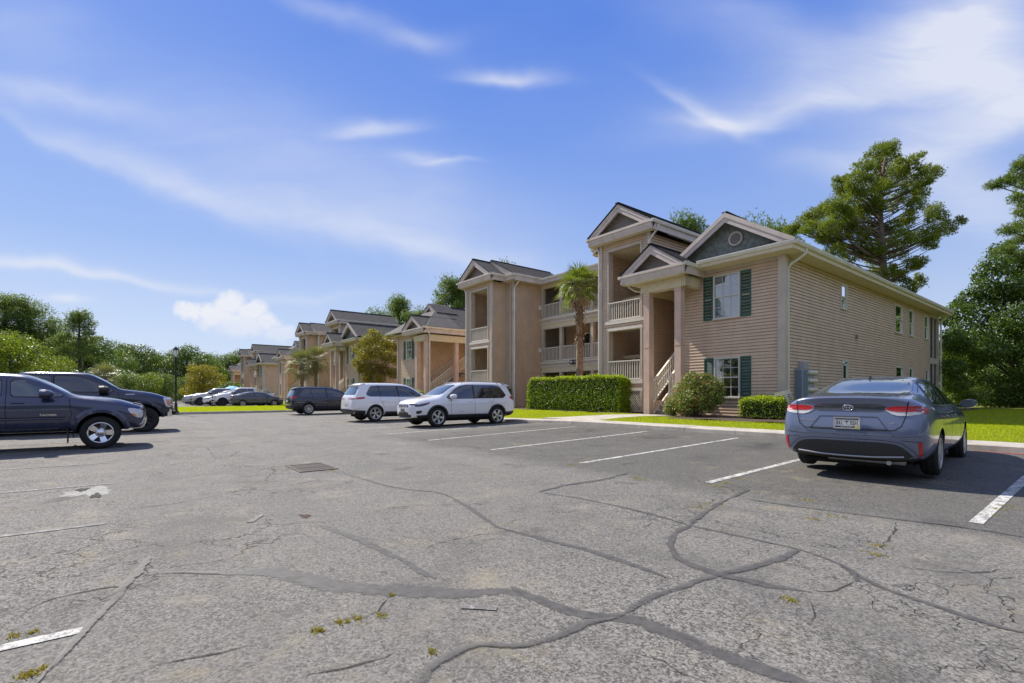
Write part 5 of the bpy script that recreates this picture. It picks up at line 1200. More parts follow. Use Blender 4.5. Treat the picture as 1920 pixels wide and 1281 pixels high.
    P.patch('front_intake', [(-W*.55, .36), (W*.55, .36), (W*.62, .46), (-W*.62, .46)], 'F', M['plastic'], car, .006); P.patch('lower_grille', [(-W*.45, .44), (W*.45, .44), (W*.4, .55), (-W*.4, .55)], 'F', M['plastic'], car, .007)
    if kind == 'jeep':
        for i in range(7):
            y = (i-3)*.115; P.patch('grille_slot', [(y-.04, .715), (y+.04, .715), (y+.04, .845), (y-.04, .845)], 'F', M['chrome'], car, .006); P.patch('grille_opening', [(y-.031, .725), (y+.031, .725), (y+.031, .835), (y-.031, .835)], 'F', M['dark'], car, .010)
        P.tube('skid_strip', [(-.5, .35), (0, .34), (.5, .35)], 'F', .018, M['hubcap'], car, .01); plate(car, P.pos(0, .58, 'F', 0).x+.01, .60, '', False, M['garn'])
        place_text(text_mesh('Jeep', .07, M['garn'], .001), 'badge', car, (P.pos(0, .895, 'F', 0).x+.004, 0, .885), (1, 0, .5))
        for s, sg in (('L', 1), ('R', -1)):
            p = P.pos(.35, .56, s, .004); place_text(text_mesh('Cherokee', .05, M['hubcap'], .001), 'badge', car, p, (0, sg, 0))
    else: P.patch('grille', [(-W*.36, .66), (W*.36, .66), (W*.4, D['nose']-.13), (-W*.4, D['nose']-.13)], 'F', M['plastic'], car, .006)
    return car
def pickup(name, pm, uvh, kind='big', **k):
    u, v, h = uvh; car = empty(name, W3(u, v, gz(u, v)), h, **k)
    big = kind != 'mid'
    D = dict(L=5.9, W=1.02, H=1.95, R=.42, Rr=.25, xf=2.10, xr=-1.60, belt=1.33, cowl=1.43, nose=1.18, cab=-.98, rail=1.38, zb=.48, wst=.78, wsb=1.5) if big else \
        dict(L=5.3, W=.93, H=1.70, R=.375, Rr=.235, xf=1.80, xr=-1.42, belt=1.18, cowl=1.24, nose=1.03, cab=-.55, rail=1.17, zb=.42, wst=.62, wsb=1.32)
    L, W, H, belt, zb, rail = D['L'], D['W'], D['H']+.025, D['belt'], D['zb'], D['rail']; rx, fx = -L/2+.03, L/2-.04; cab = D['cab']; wst, wsb = D['wst'], D['wsb']; c = D['cowl']; nz_ = D['nose']; xf, xr = D['xf'], D['xr']
    g6 = W*.74
    st = [(rx, [(0,zb),(W*.8,zb),(W*.93,zb+.1),(W*.95,.8),(W*.95,rail-.14),(W*.93,rail-.03),(W*.88,rail),(W*.5,rail),(0,rail)])]+\
         [rows_std(x, zb-.02, W, rail-.03, rail+.0) for x in (rx+.25, -1.7, cab-.12)]+[rows_std(cab-.04, zb-.02, W, rail-.03, rail+.01)]+\
         [rows_std(cab+.0, zb-.02, W, belt, H-.05, g6, .06, top='g'), rows_std(cab+.18, zb-.02, W, belt, H, g6, .055, top='g'), rows_std(0, zb-.03, W, belt, H+.01, g6+.005, .055, top='g'), rows_std(wst-.22, zb-.03, W, belt, H, g6, .055, top='g'), rows_std(wst-.02, zb-.03, W, belt, H-.04, g6, .055, top='g'),
          rows_std((wst+wsb)/2, zb-.03, W, belt, (H+c)/2+.01, W*.76, .05, top='g'), rows_std(wsb-.08, zb-.03, W, belt, c+.06, W*.8, .03, top='g'), rows_std(wsb+.04, zb-.03, W, belt-.02, c+.005, W*.84, .03, top='g'), rows_std(wsb+.3, zb-.02, W, belt-.06, c-.02), rows_std((wsb+fx)/2+.2, zb-.02, W, belt-.13, (c+nz_)/2+.02),
          rows_std(fx-.22, zb-.0, W*.96, nz_-.12, nz_+.01), (fx, [(0,zb),(W*.78,zb),(W*.86,zb+.1),(W*.88,.7,.03),(W*.87,.85,-.02),(W*.85,nz_-.16,-.03),(W*.80,nz_-.06,-.05),(W*.5,nz_-.03,-.05),(0,nz_-.02,-.04)])]
    Ra = D['R']+(.07 if big else .06); cr = .75
    bvh, me = car_mesh(st, [(-.02, 0)]*5, [(.05, 0)]*5, [(xr, D['R']+.03, Ra), (xf, D['R']+.03, Ra)], pm, 2, .5, cr); P = Proj(bvh); link('body', me, car)
    zt = H-.15
    for s in ('L', 'R'):
        sgn = 1 if s == 'L' else -1
        if big: panes = [[(cab+.18, belt+.04), (cab+.2, zt), (-.18, zt+.005), (-.15, belt+.02)], [(-.08, belt+.02), (-.1, zt+.005), (wst-.3, zt-.01), (wst-.02, zt-.13), (wsb-.18, belt+.06), (wsb-.25, belt+.0)]]
        else: panes = [[(cab+.12, belt+.04), (cab+.14, zt), (.18, zt), (.18, belt+.03)], [(.34, belt+.03), (.32, zt-.02), (.6, zt-.0), (wst-.1, zt-.04), (wst+.12, zt-.16), (wsb-.16, belt+.07), (wsb-.22, belt+.02)]]
        for p in panes:
            cx = sum(q[0] for q in p)/len(p); cz = sum(q[1] for q in p)/len(p); P.patch('window_seal', [(cx+(a-cx)*1.05, cz+(b-cz)*1.11) for a, b in p], s, M['plastic'], car, .002); P.patch('side_window', p, s, M['cglass'] if big else M['cglass2'], car, .005)
        Rm = Ra
        for xa in (xr, xf):
            b = MB(); n = 22; Ls = []
            for i in range(n+1):
                t = PI*(-.03+1.06*i/n); q = []
                for rr, of in ((Rm-.008, -.005), (Rm-.002, .03), (Rm+.06, .028), (Rm+.115, .004)):
                    q.append(P.pos(xa+rr*math.cos(t), max(D['R']+.03+rr*math.sin(t), zb+.03), s, of))
                Ls.append(q)
            for a, c2 in zip(Ls[:-1], Ls[1:]):
                if all(a) and all(c2):
                    for j in range(3): b.face([a[j], a[j+1], c2[j+1], c2[j]], 0, True)
            b.obj('arch_flare', pm if not big else pm, car)
    seams(P, car, [[(cab+.0, belt), (cab-.02, .6)], [(.26 if not big else -.12, zt+.02), (.26 if not big else -.12, .7), (.28 if not big else -.1, .5)], [(wsb-.06, belt), (wsb-.02, .8), (wsb-.12, .5)]], .011)
    handles(P, car, [(.44, 1.06), ] if not big else [(.12, 1.17), (-.72, 1.17)], pm if big else pm, .015, .2)
    if not big:
        for s, sgn in (('L', 1), ('R', -1)):
            P.tube('side_moulding', [(-.5, .72), (1.18, .72)], s, .02, pm, car, .008)
            P.line('moulding_gap', [(-.5, .75), (1.2, .75)], s, M['seam'], car, .014, .012); P.line('sill_line', [(-.5, .5), (1.1, .5)], s, M['hubcap'], car, .006, .006)
            p = P.pos(.92, .80, s, .006); place_text(text_mesh('TACOMA', .052, M['chrome'], .002, .001), 'badge', car, p, (0, sgn, 0), 1.25)
            P.patch('headlight', [(fx-.33, nz_-.09), (fx-.04, nz_-.14), (fx-.03, nz_-.33), (fx-.16, nz_-.33), (fx-.29, nz_-.2)], s, M['clearlens'], car, .008); P.patch('marker_light', [(fx-.29, nz_-.22), (fx-.18, nz_-.235), (fx-.16, nz_-.31)], s, M['amber'], car, .014)
            mf = MB(); mf.box(xf-Ra-.14, xf-Ra-.125, sgn*(W-.26), sgn*(W-.02), .17, .5, 0); mo = mf.obj('mud_flap', M['plastic'], car)
    else:
        for s, sgn in (('L', 1), ('R', -1)):
            P.patch('headlight', [(fx-.30, nz_-.02), (fx-.12, nz_-.06), (fx-.02, nz_-.08), (fx-.02, nz_-.36), (fx-.2, nz_-.36)], s, M['clearlens'], car, .008); P.patch('marker_light', [(fx-.19, nz_-.1), (fx-.1, nz_-.1), (fx-.1, nz_-.3), (fx-.17, nz_-.3)], s, M['amber'], car, .014)
            for i in range(7): P.patch('badge', [(wsb+.12+i*.035, 1.245), (wsb+.145+i*.035, 1.245), (wsb+.145+i*.035, 1.268), (wsb+.12+i*.035, 1.268)], s, M['chrome'], car, .006, rnd=0)
            b = MB(); b.box(-.9, 1.35, *sorted((sgn*(W-.06), sgn*(W+.06))), .40, .46); b.obj('running_board', M['plastic'], car)
    mirrors(car, wsb-.42, W*.97, belt+.08, pm if not big else M['plastic'], 1.55 if big else 1.3)
    ztop = H-.16
    P.patch('windscreen', [(-W*.76, c+.06), (-W*.4, c+.035), (W*.4, c+.035), (W*.76, c+.06), (W*.66, ztop+.04), (-W*.66, ztop+.04)], 'F', M['cglass2'], car, .004)
    b = MB(); b.box(rx+.12, cab-.16, -W*.78, W*.78, rail-.02, rail+.014); b.obj('bed_cover', M['plastic'], car)
    b = MB(); bw = W*.9; zB = zb+.0
    for (x0, x1, z0, z1, m_) in ((fx-.16, fx+.09, .50, .76, 0),):
        n = 10
        for i in range(n):
            y0, y1 = -bw+2*bw*i/n, -bw+2*bw*(i+1)/n; f = lambda y: -.13*(abs(y)/bw)**3
            b.raw([(x0, y0, z0), (x1+f(y0)-.03, y0, z0), (x1+f(y1)-.03, y1, z0), (x0, y1, z0), (x0, y0, z1), (x1+f(y0)-.03, y0, z1), (x1+f(y1)-.03, y1, z1), (x0, y1, z1), (x1+f(y0), y0, z1-.06), (x1+f(y1), y1, z1-.06), (x1+f(y0), y0, z0+.06), (x1+f(y1), y1, z0+.06)], [(0,3,2,1),(4,5,6,7),(5,8,9,6),(8,10,11,9),(10,1,2,11),(0,1,10,8,5,4),(3,7,6,9,11,2)])
    if big: b.obj('bumper', M['chrome'], car); g_ = MB(); [g_.box(fx+.0, fx+.08, *sorted((s*(bw-.28), s*(bw-.06))), .55, .68) for s in (-1, 1)]; g_.obj('fog_light', M['dark'], car)
    P.patch('grille', [(-W*.58, .80), (W*.58, .80), (W*.6, nz_-.08), (-W*.6, nz_-.08)], 'F', M['chrome'] if big else M['plastic'], car, .01)
    for i in range(3): P.patch('grille_opening', [(-W*.52, .83+i*.08), (W*.52, .83+i*.08), (W*.52, .88+i*.08), (-W*.52, .88+i*.08)], 'F', M['dark'], car, .016, rnd=0)
    if not big:
        P.tube('bumper_trim', [(-W*.8, .46), (-W*.84, .56), (-W*.8, .70)], 'F', .012, M['chrome'], car, .01); P.tube('bumper_trim', [(W*.8, .46), (W*.84, .56), (W*.8, .70)], 'F', .012, M['chrome'], car, .01)
    for s in ('L', 'R'): P.patch('tail_light', [(rx-.02, 1.0), (rx+.12, 1.0), (rx+.12, rail-.08), (rx-.02, rail-.08)], s, M['redlens'], car, .006)
    add_wheels(car, (xr, xf), W-.13, D['R'], D['Rr'], .27, (5, 'truck') if not big else (8, 'black'), 'chrome' if not big else 'black')
    b = MB(); b.box(rx+.2, fx-.5, -.5, .5, .36, .5); b.obj('chassis', M['under'], car)
    return car
PT = dict(bluegrey=paint('blue_grey_paint', (.13, .16, .25), .35, .3), charcoal=paint('charcoal_paint', (.036, .045, .095), .4, .28), navy=paint('navy_paint', (.006, .009, .035), .2, .2), white=paint('white_paint', (.8, .8, .82), 0, .3),
          dkblue=paint('dark_blue_paint', (.007, .01, .03), .2, .2), grey=paint('grey_paint', (.075, .085, .1), .4, .28), black=paint('black_paint', (.01, .01, .014), .1, .22), silver=paint('silver_paint', (.42, .43, .45), .5, .3))
HP, HN = heading(True), heading(False)
sedan('sedan_car', PT['bluegrey'], (-2.64, 10.22, HP+R(3.8)), label='blue grey sedan parked nearest the camera, seen from behind on the right', cat='car')
suv('suv_car', PT['white'], (-16.72, 10.40, HN), 'jeep', label='white suv with black arch mouldings and slotted grille, nose towards the camera', cat='car')
suv('suv_car', PT['white'], (-22.06, 10.23, HP), 'edge', label='white suv with its tail to the lot, left of the one with slotted grille', cat='car')
suv('suv_car', PT['dkblue'], (-31.93, 10.10, HP), 'tig', label='dark blue suv parked beside the grass island with its tail to the lot', cat='car')
pickup('pickup_truck', PT['charcoal'], (-15.63, -2.25, HP), 'mid', label='charcoal pickup truck with chrome wheels cut off by the left edge of the photo', cat='pickup truck')
pickup('pickup_truck', PT['navy'], (-21.4, -1.62, HP), 'big', label='large navy pickup truck with chrome bumper behind the charcoal one', cat='pickup truck')
sedan('sedan_car', PT['grey'], (-55.2, 10.45, HP), full=False, scale=1.05, label='dark grey sedan parked just beyond the grass island', cat='car')
pickup('pickup_truck', PT['white'], (-58.7, 9.9, HN), 'big', label='white pickup truck with black wheels behind the dark grey sedan', cat='pickup truck')
suv('suv_car', PT['white'], (-62.2, 8.9, HN), 'tig', label='small white suv with its nose out, left of the white pickup truck', cat='car')
pickup('pickup_truck', PT['silver'], (-66.0, 8.7, HN), 'big', label='silver pickup truck farther along the row past the small white suv', cat='pickup truck')
sedan('sedan_car', PT['silver'], (-69.6, 7.6, HP), full=False, label='silver car with red tail lights near the far end of the parked row', cat='car')
sedan('sedan_car', PT['black'], (-73.0, 8.2, HN), full=False, label='small dark car at the far end of the parked row', cat='car')
suv('suv_car', PT['black'], (-84.0, -1.0, HP+R(25)), 'tig', label='black suv parked by itself near the far trees, right of the street lamp', cat='car')
# ---------------------------------------------------------------- vegetation
M['leaf_dark'] = leafmat('dark_green_leaves', (.05, .10, .022), (.11, .165, .03), .38)
M['leaf_mid'] = leafmat('green_leaves', (.07, .13, .02), (.14, .20, .03), .42)
M['leaf_yel'] = leafmat('yellow_green_leaves', (.10, .165, .015), (.20, .24, .025), .45)
M['leaf_org'] = leafmat('orange_green_leaves', (.14, .17, .018), (.30, .23, .03), .5, (.38, .17, .03))
M['needle'] = leafmat('pine_needles', (.11, .175, .028), (.29, .32, .045), .45)
M['needle_far'] = leafmat('far_pine_needles', (.08, .14, .035), (.19, .25, .05), .5)
M['hedge'] = leafmat('hedge_leaves', (.08, .17, .01), (.24, .32, .012), .45)
M['red_tip'] = leafmat('red_tip_leaves', (.10, .17, .03), (.24, .28, .07), .38, (.45, .13, .07))
M['frond'] = leafmat('palm_frond', (.09, .15, .03), (.24, .28, .05), .4)
M['frond_pale'] = leafmat('pale_palm_frond', (.10, .13, .04), (.30, .30, .14), .3)
M['deadfrond'] = mat('dead_frond', (.34, .24, .14), .9, var=.4, vs=8)
M['bases'] = mat('old_leaf_bases', (.25, .16, .10), .95, var=.55, vs=7)
M['blade'] = leafmat('grass_blades', (.27, .36, .012), (.45, .52, .02), .5)
M['hedge_top'] = leafmat('fresh_hedge_leaves', (.20, .30, .014), (.36, .43, .03), .5)  # brighter leaf colour for sunlight painted on the hedge top and sun side
M['weed'] = leafmat('yellow_weeds', (.22, .21, .03), (.34, .29, .06), .3)
def quads(name, Pn, Nn, size, mats, aspect=1.5, seed=0, bend=True):
    """one small leaf (two triangles, folded) at each point"""
    r = np.random.default_rng(seed); n = len(Pn); Nn = Nn/np.maximum(1e-6, np.linalg.norm(Nn, axis=1, keepdims=True))
    t = r.normal(size=(n, 3)); t -= Nn*np.sum(t*Nn, axis=1, keepdims=True); t /= np.linalg.norm(t, axis=1, keepdims=True); b = np.cross(Nn, t)
    s = (size*r.uniform(.6, 1.35, n))[:, None]; w = s/aspect
    V = np.stack([Pn-t*s/2, Pn+b*w/2+Nn*w*.12, Pn+t*s/2, Pn-b*w/2+Nn*w*.12], 1).reshape(-1, 3)
    me = bpy.data.meshes.new(name); me.vertices.add(4*n); me.vertices.foreach_set('co', V.ravel()); me.loops.add(4*n); me.loops.foreach_set('vertex_index', np.arange(4*n, dtype=np.int32))
    me.polygons.add(n); me.polygons.foreach_set('loop_start', np.arange(0, 4*n, 4, dtype=np.int32)); me.polygons.foreach_set('loop_total', np.full(n, 4, dtype=np.int32))
    me.materials.append(mats); me.update(); me.validate(); return me
def blades(name, B, D, L, w, m, seed=0):
    """thin triangles from base B along D"""
    r = np.random.default_rng(seed); n = len(B); D = D/np.linalg.norm(D, axis=1, keepdims=True); t = np.cross(D, r.normal(size=(n, 3))); t /= np.maximum(1e-6, np.linalg.norm(t, axis=1, keepdims=True))
    L = (L*r.uniform(.7, 1.3, n))[:, None]; V = np.stack([B-t*w/2, B+t*w/2, B+D*L], 1).reshape(-1, 3)
    me = bpy.data.meshes.new(name); me.vertices.add(3*n); me.vertices.foreach_set('co', V.ravel()); me.loops.add(3*n); me.loops.foreach_set('vertex_index', np.arange(3*n, dtype=np.int32))
    me.polygons.add(n); me.polygons.foreach_set('loop_start', np.arange(0, 3*n, 3, dtype=np.int32)); me.polygons.foreach_set('loop_total', np.full(n, 3, dtype=np.int32)); me.materials.append(m); me.update(); return me
def blob_points(blobs, n, seed, shell=.55):
    """points in ellipsoid blobs, mostly near their surface"""
    r = np.random.default_rng(seed); vol = np.array([b[3]*b[4] for b in blobs])**.9; cnt = np.maximum(8, (n*vol/vol.sum())).astype(int); P_, N_ = [], []
    for b, c in zip(blobs, cnt):
        d = r.normal(size=(c, 3)); d /= np.linalg.norm(d, axis=1, keepdims=True); rad = (shell+(1-shell)*r.uniform(0, 1, c)**.6)*(1+.13*r.normal(size=c)); q = d*rad[:, None]*np.array([b[3], b[3], b[4]])
        P_.append(np.array(b[:3])+q); N_.append(d*.7+np.array([0, 0, .35])+r.normal(size=(c, 3))*.55)
    return np.concatenate(P_), np.concatenate(N_)
def trunk_mesh(pts, rads, limbs, m, name='trunk', n=8):
    b = MB(); b.tube(pts, rads, n=n)
    for p0, p1, r0, r1 in limbs:
        p0, p1 = Vector(p0), Vector(p1); mid = p0.lerp(p1, .5)+Vector((0, 0, (p1-p0).length*.06)); b.tube([p0, mid, p1], [r0, (r0+r1)/2, r1], n=5, cap=False)
    return b.mesh(name, m)
TV = {}
def broad_variant(key, h, w, leaf, n, m, bark, seed, low=.18, nb=16, flat=.8):
    rnd = random.Random(seed); bl = []
    for i in range(nb):
        t = (i+.5)/nb; a = i*2.4+rnd.uniform(-.4, .4); z = h*(low+(1-low)*(.12+.8*t)); rr = w/2*math.sin(min(1, .25+1.0*(1-abs(t-.42)*1.25))*PI/2)*rnd.uniform(.35, .8); s = w*rnd.uniform(.15, .24)
        bl.append((rr*math.cos(a), rr*math.sin(a), z, s, s*flat*rnd.uniform(.7, 1)))
    bl.append((0, 0, h-w*.13, w*.16, w*.13))
    P_, N_ = blob_points(bl, n, seed); k = P_[:, 2] > .15; P_, N_ = P_[k], N_[k]
    cm = quads('crown', P_, N_, leaf, m, seed=seed)
    tm = trunk_mesh([(0, 0, -.3), (w*.01, 0, h*.3), (-w*.01, w*.01, h*.62), (0, 0, h*.88)], [w*.035, w*.028, w*.018, w*.006], [((0, 0, h*rnd.uniform(.25, .6)), b[:3], w*.013, w*.004) for b in bl], bark)
    TV[key] = (cm, tm)
def pine_variant(key, h, w, n, seed, low=.45, m='needle_far', tuft=.3, nb=22):
    rnd = random.Random(seed); bl = []
    for i in range(nb):
        t = (i+.5)/nb; a = i*2.4+rnd.uniform(-.5, .5); z = h*(low+(1-low)*t)*1.0; rr = w/2*(1-.75*t**1.6)*rnd.uniform(.35, 1); s = w*rnd.uniform(.10, .17); bl.append((rr*math.cos(a), rr*math.sin(a), z-.02*rr, s, s*.72))
    P_, N_ = blob_points(bl, n//6, seed, .2); B = np.repeat(P_, 6, 0); r = np.random.default_rng(seed); D = r.normal(size=B.shape)*.9+np.repeat(N_, 6, 0)*.6+np.array([0, 0, .35])
    cm = blades('crown', B, D, tuft, tuft*.2, M[m], seed)
    tm = trunk_mesh([(0, 0, -.3), (rnd.uniform(-.2, .2), .1, h*.4), (rnd.uniform(-.3, .3), 0, h*.75), (0, 0, h*.98)], [w*.04, w*.032, w*.02, w*.004], [((0, 0, b[2]-abs(b[0])*.25-.3), b[:3], w*.009, w*.003) for b in bl], M['darkbark'])
    TV[key] = (cm, tm)
broad_variant('oak', 12, 10, .26, 15000, M['leaf_dark'], M['darkbark'], 1); broad_variant('oak2', 11, 11, .26, 15000, M['leaf_mid'], M['darkbark'], 2, .12)
broad_variant('light', 7, 6.5, .19, 11000, M['leaf_yel'], M['bark'], 3, .12); broad_variant('light2', 6, 5.5, .17, 9000, M['leaf_mid'], M['bark'], 4, .1); broad_variant('orange', 7, 6.5, .18, 11000, M['leaf_org'], M['bark'], 5, .1)
broad_variant('bushy', 4, 6, .2, 9000, M['leaf_mid'], M['bark'], 6, .0, 14); broad_variant('bushy_dark', 4.5, 6.5, .2, 9000, M['leaf_dark'], M['bark'], 7, .0, 14)
pine_variant('pine', 17, 9, 38000, 11, nb=30); pine_variant('pine2', 16, 11, 38000, 12, .5, nb=30)
def tree(key, x, y, h_sc, label, cat='tree', name='tree', group=None, z=0, rz=None, wsc=None):
    t = empty(name, (x, y, z), (x*7.3+y*3.1) % 6.28 if rz is None else rz, label=label, cat=cat, group=group); cm, tm = TV[key]; c = link('crown', cm, t); k = link('trunk', tm, t); t.scale = ((wsc or h_sc), (wsc or h_sc), h_sc); return t
def at(px, Y): return ((px-960)/920*Y, Y)
EXTRA = []
# the tall pine behind the near building, branch by branch
def big_pine():
    Y = 44.; cl = [(1752,325,15),(1725,329,15),(1729,362,14),(1750,393,16),(1716,386,17),(1779,428,16),(1750,432,18),(1725,444,18),(1741,457,14),(1708,494,15),(1725,490,12),(1725,529,13),(1708,538,14),(1485,432,14),(1505,418,17),(1526,405,19),(1547,395,19),(1562,386,17),(1534,432,18),(1555,424,19),(1576,407,20),(1584,432,20),(1563,453,19),(1605,440,20),(1596,415,18),(1617,386,19),(1584,362,18),(1576,347,15),(1605,337,18),(1598,372,18),(1625,465,20),(1600,478,18),(1634,428,19),(1646,386,19),(1642,486,18),(1675,424,17),(1692,444,18),(1683,473,18),(1700,412,17),(1708,353,17),(1683,374,17),(1687,316,19),(1710,303,14),(1667,291,17),(1672,274,13),(1648,283,15),(1642,308,19),(1617,314,17),(1658,322,19),(1692,337,18),(1630,350,20),(1655,352,19),(1610,400,17),(1570,470,15),(1640,512,15),(1668,508,14),(1685,520,14),(1660,455,14),(1545,445,15),(1520,425,15),(1765,405,12),(1738,340,11)]
    rnd = random.Random(5); bl = []
    def w(px, py, dy=0): return ((px-960)/920*(Y+dy), Y+dy, 1.25+(740-py)/920*(Y+dy))
    base = Vector((*at(1652, Y), 0)); t = empty('pine_tree', base, 0, label='tall pine rising behind the near building, its trunk and open crown against the sky', cat='tree')
    for px, py, r in cl: p = Vector(w(px, py, rnd.uniform(-2.6, 2.6)))-base; s = r/920*Y*1.05; bl.append((*p, s, s*.85)); [bl.append((p.x+rnd.uniform(-1, 1)*s, p.y+rnd.uniform(-1, 1)*s, p.z+rnd.uniform(-.9, .8)*s, s*rnd.uniform(.35, .6), s*rnd.uniform(.25, .45))) for _ in range(2)]
    P_, N_ = blob_points(bl, 42000, 3, .25); B = np.repeat(P_, 6, 0); r = np.random.default_rng(8); D = r.normal(size=B.shape)*.75+np.repeat(N_, 6, 0)*.8+np.array([0, 0, .3])
    link('crown', blades('crown', B, D, .17, .04, M['needle'], 4), t)
    tp = [(1668, 640, .34), (1662, 570, .32), (1656, 500, .29), (1652, 440, .25), (1650, 390, .2), (1652, 340, .14), (1660, 295, .06)]
    pts = [(0, 0, -.3)]+[Vector(w(a, b))-base for a, b, c in tp]; rad = [.42]+[c for a, b, c in tp]; mb = MB(); mb.tube(pts, rad, n=10)
    for b in bl:
        q = Vector(b[:3]); z0 = q.z-abs(q.x)*.32-.5; tx = 0
        for i in range(len(pts)-1):
            a, c = Vector(pts[i]), Vector(pts[i+1])
            if a.z <= z0 <= c.z: tx = a.lerp(c, (z0-a.z)/(c.z-a.z)).x
        p0 = Vector((tx, 0, z0)); L = (q-p0).length
        mb.tube([p0, p0.lerp(q, .35)+Vector((0, 0, -.04*L)), p0.lerp(q, .75)+Vector((0, 0, -.03*L)), q], [.035+.01*L, .03+.006*L, .03, .015], n=5, cap=False)
    mb.obj('trunk', M['bark'], t)
big_pine()
# pine at the right edge of the view and the oak below it
def edge_pine():
    Y = 33.; base = Vector((*at(1975, Y), .3)); t = empty('pine_tree', base, 0, label='pine at the right edge of the photo reaching one long branch out over the oak', cat='tree'); rnd = random.Random(9); bl = []
    def w(px, py, dy=0): return ((px-960)/920*(Y+dy), Y+dy, 1.25+(740-py)/920*(Y+dy))
    for px, py, r in [(1862,348,13),(1885,342,17),(1905,330,17),(1925,345,20),(1912,310,14),(1930,300,18),(1950,330,22),(1908,372,15),(1925,385,19),(1945,400,22),(1915,400,12),(1890,432,15),(1910,425,18),(1930,440,22),(1900,455,15),(1885,470,16),(1912,480,20),(1940,480,24),(1970,300,26),(1990,260,26),(1975,230,26),(1960,270,20),(2010,350,28),(2000,420,28),(1970,450,26)]:
        p = Vector(w(px, py, rnd.uniform(-1.8, 1.8)))-base; s = r/920*Y*1.05; bl.append((*p, s, s*.6))
    P_, N_ = blob_points(bl, 7000, 13, .15); B = np.repeat(P_, 6, 0); r = np.random.default_rng(18); D = r.normal(size=B.shape)*.75+np.repeat(N_, 6, 0)*.8
    link('crown', blades('crown', B, D, .24, .03, M['needle_far'], 4), t); mb = MB(); mb.tube([(0, 0, -.3), (.2, 0, 8), (0, 0, 19)], [.45, .35, .1], n=8)
    for b in bl: q = Vector(b[:3]); p0 = Vector((0, 0, max(2, q.z-abs(q.x)*.2))); mb.tube([p0, p0.lerp(q, .5)+Vector((0, 0, -.15)), q], [.09, .05, .02], n=5, cap=False)
    mb.obj('trunk', M['bark'], t)
edge_pine()
def custom_broad(name, label, Y, cl, n, leaf, m, base_px, seed, bark='darkbark', depth=2.0, cat='tree', zb=0.3, tr=.22, shell=.4):
    base = Vector((*at(base_px, Y), zb)); t = empty(name, base, 0, label=label, cat=cat); rnd = random.Random(seed); bl = []
    for px, py, r in cl: Yd = Y+rnd.uniform(-depth, depth); p = Vector(((px-960)/920*Yd, Yd, 1.25+(740-py)/920*Yd))-base; s = r/920*Y*1.08; bl.append((*p, s, s*.8))
    P_, N_ = blob_points(bl, n, seed, shell); k = P_[:, 2] > -.1; link('crown', quads('crown', P_[k], N_[k], leaf, M[m], seed=seed), t)
    h = max(b[2] for b in bl); mb = MB(); mb.tube([(0, 0, -.3), (.1, 0, h*.4), (-.1, 0, h*.75)], [tr, tr*.8, tr*.3], n=8)
    for b in bl: q = Vector(b[:3]); p0 = Vector((0, 0, max(.2, q.z*.55-.2))); mb.tube([p0, p0.lerp(q, .5)+Vector((0, 0, .1)), q], [tr*.3, tr*.18, .015], n=5, cap=False)
    mb.obj('trunk', M[bark], t); return t
custom_broad('oak_tree', 'broad dark oak at the edge of the woods to the right of the near building', 32, [(1800,585,22),(1820,560,22),(1810,615,24),(1845,540,24),(1865,500,26),(1880,470,22),(1900,500,26),(1850,580,30),(1880,550,30),(1910,540,28),(1790,640,24),(1830,640,28),(1870,620,32),(1905,600,32),(1940,560,34),(1960,620,40),(1900,650,34),(1850,660,28),(1950,500,34),(1795,570,12),(1835,520,13),(1940,680,40),(1990,540,50),(2010,620,50)], 30000, .17, 'leaf_dark', 1900, 21)
custom_broad('shrub', 'yellow green shrubs lit by the sun at the corner of the woods', 31, [(1780,660,18),(1800,650,22),(1785,690,22),(1815,680,24),(1835,665,20),(1790,720,22),(1820,715,24),(1800,745,18),(1775,700,14)], 12000, .13, 'leaf_mid', 1800, 22, cat='shrub', tr=.08, depth=1.2)
custom_broad('shrub', 'dark thicket under the oak behind the shaded lawn', 31, [(1850,715,26),(1880,700,30),(1910,705,30),(1940,700,34),(1860,745,24),(1890,745,26),(1925,745,30),(1965,730,40),(1835,740,20),(2000,700,44),(2050,720,44)], 16000, .14, 'leaf_dark', 1900, 23, cat='shrub', tr=.08, depth=1.5)
custom_broad('shrub', 'tall green bushes between the near building and the oak', 36, [(1775,600,16),(1785,630,20),(1775,670,20),(1800,700,26),(1780,730,22),(1830,730,30),(1870,740,30),(1910,740,30),(1790,755,18),(1950,735,34)], 16000, .15, 'leaf_dark', 1800, 24, cat='shrub', tr=.08, depth=1.5)
rnd = random.Random(12)
for i in range(9):
    p = W3(-12+i*4.4, 62-abs(i-4)*2.2); t_ = 1
    EXTRA.append((p.x, p.y, rnd.uniform(1.0, 1.4)))
# multi-stemmed tree between the first two buildings
def crape(x, y, z, label):
    t = empty('crape_myrtle', (x, y, z), 0, label=label, cat='tree'); rnd = random.Random(3); bl = []; mb = MB(); Y = y
    for px, py, r in [(690,640,15),(705,632,14),(722,645,14),(740,650,13),(672,655,12),(685,665,16),(705,660,18),(725,668,17),(742,675,12),(668,680,10),(680,690,14),(700,690,18),(720,695,16),(738,700,12),(690,710,12),(712,712,12),(697,622,8),(730,630,9)]:
        dy = rnd.uniform(-1.4, 1.4); bl.append(((px-960)/920*(Y+dy)-x, dy, 1.25+(740-py)/920*(Y+dy)-z, r/920*Y*1.05, r/920*Y*.95))
    P_, N_ = blob_points(bl, 15000, 31, .3); link('crown', quads('crown', P_, N_, .13, M['leaf_org'], 1.8, 31), t)
    for i in range(7):
        b = bl[(i*5) % len(bl)]; mb.tube([(rnd.uniform(-.2, .2), rnd.uniform(-.2, .2), -.1), (b[0]*.25, b[1]*.3, 1.6), (b[0]*.6, b[1]*.6, 3.2), b[:3]], [.07, .055, .04, .012], n=6)
    mb.obj('trunk', M['bark'], t)
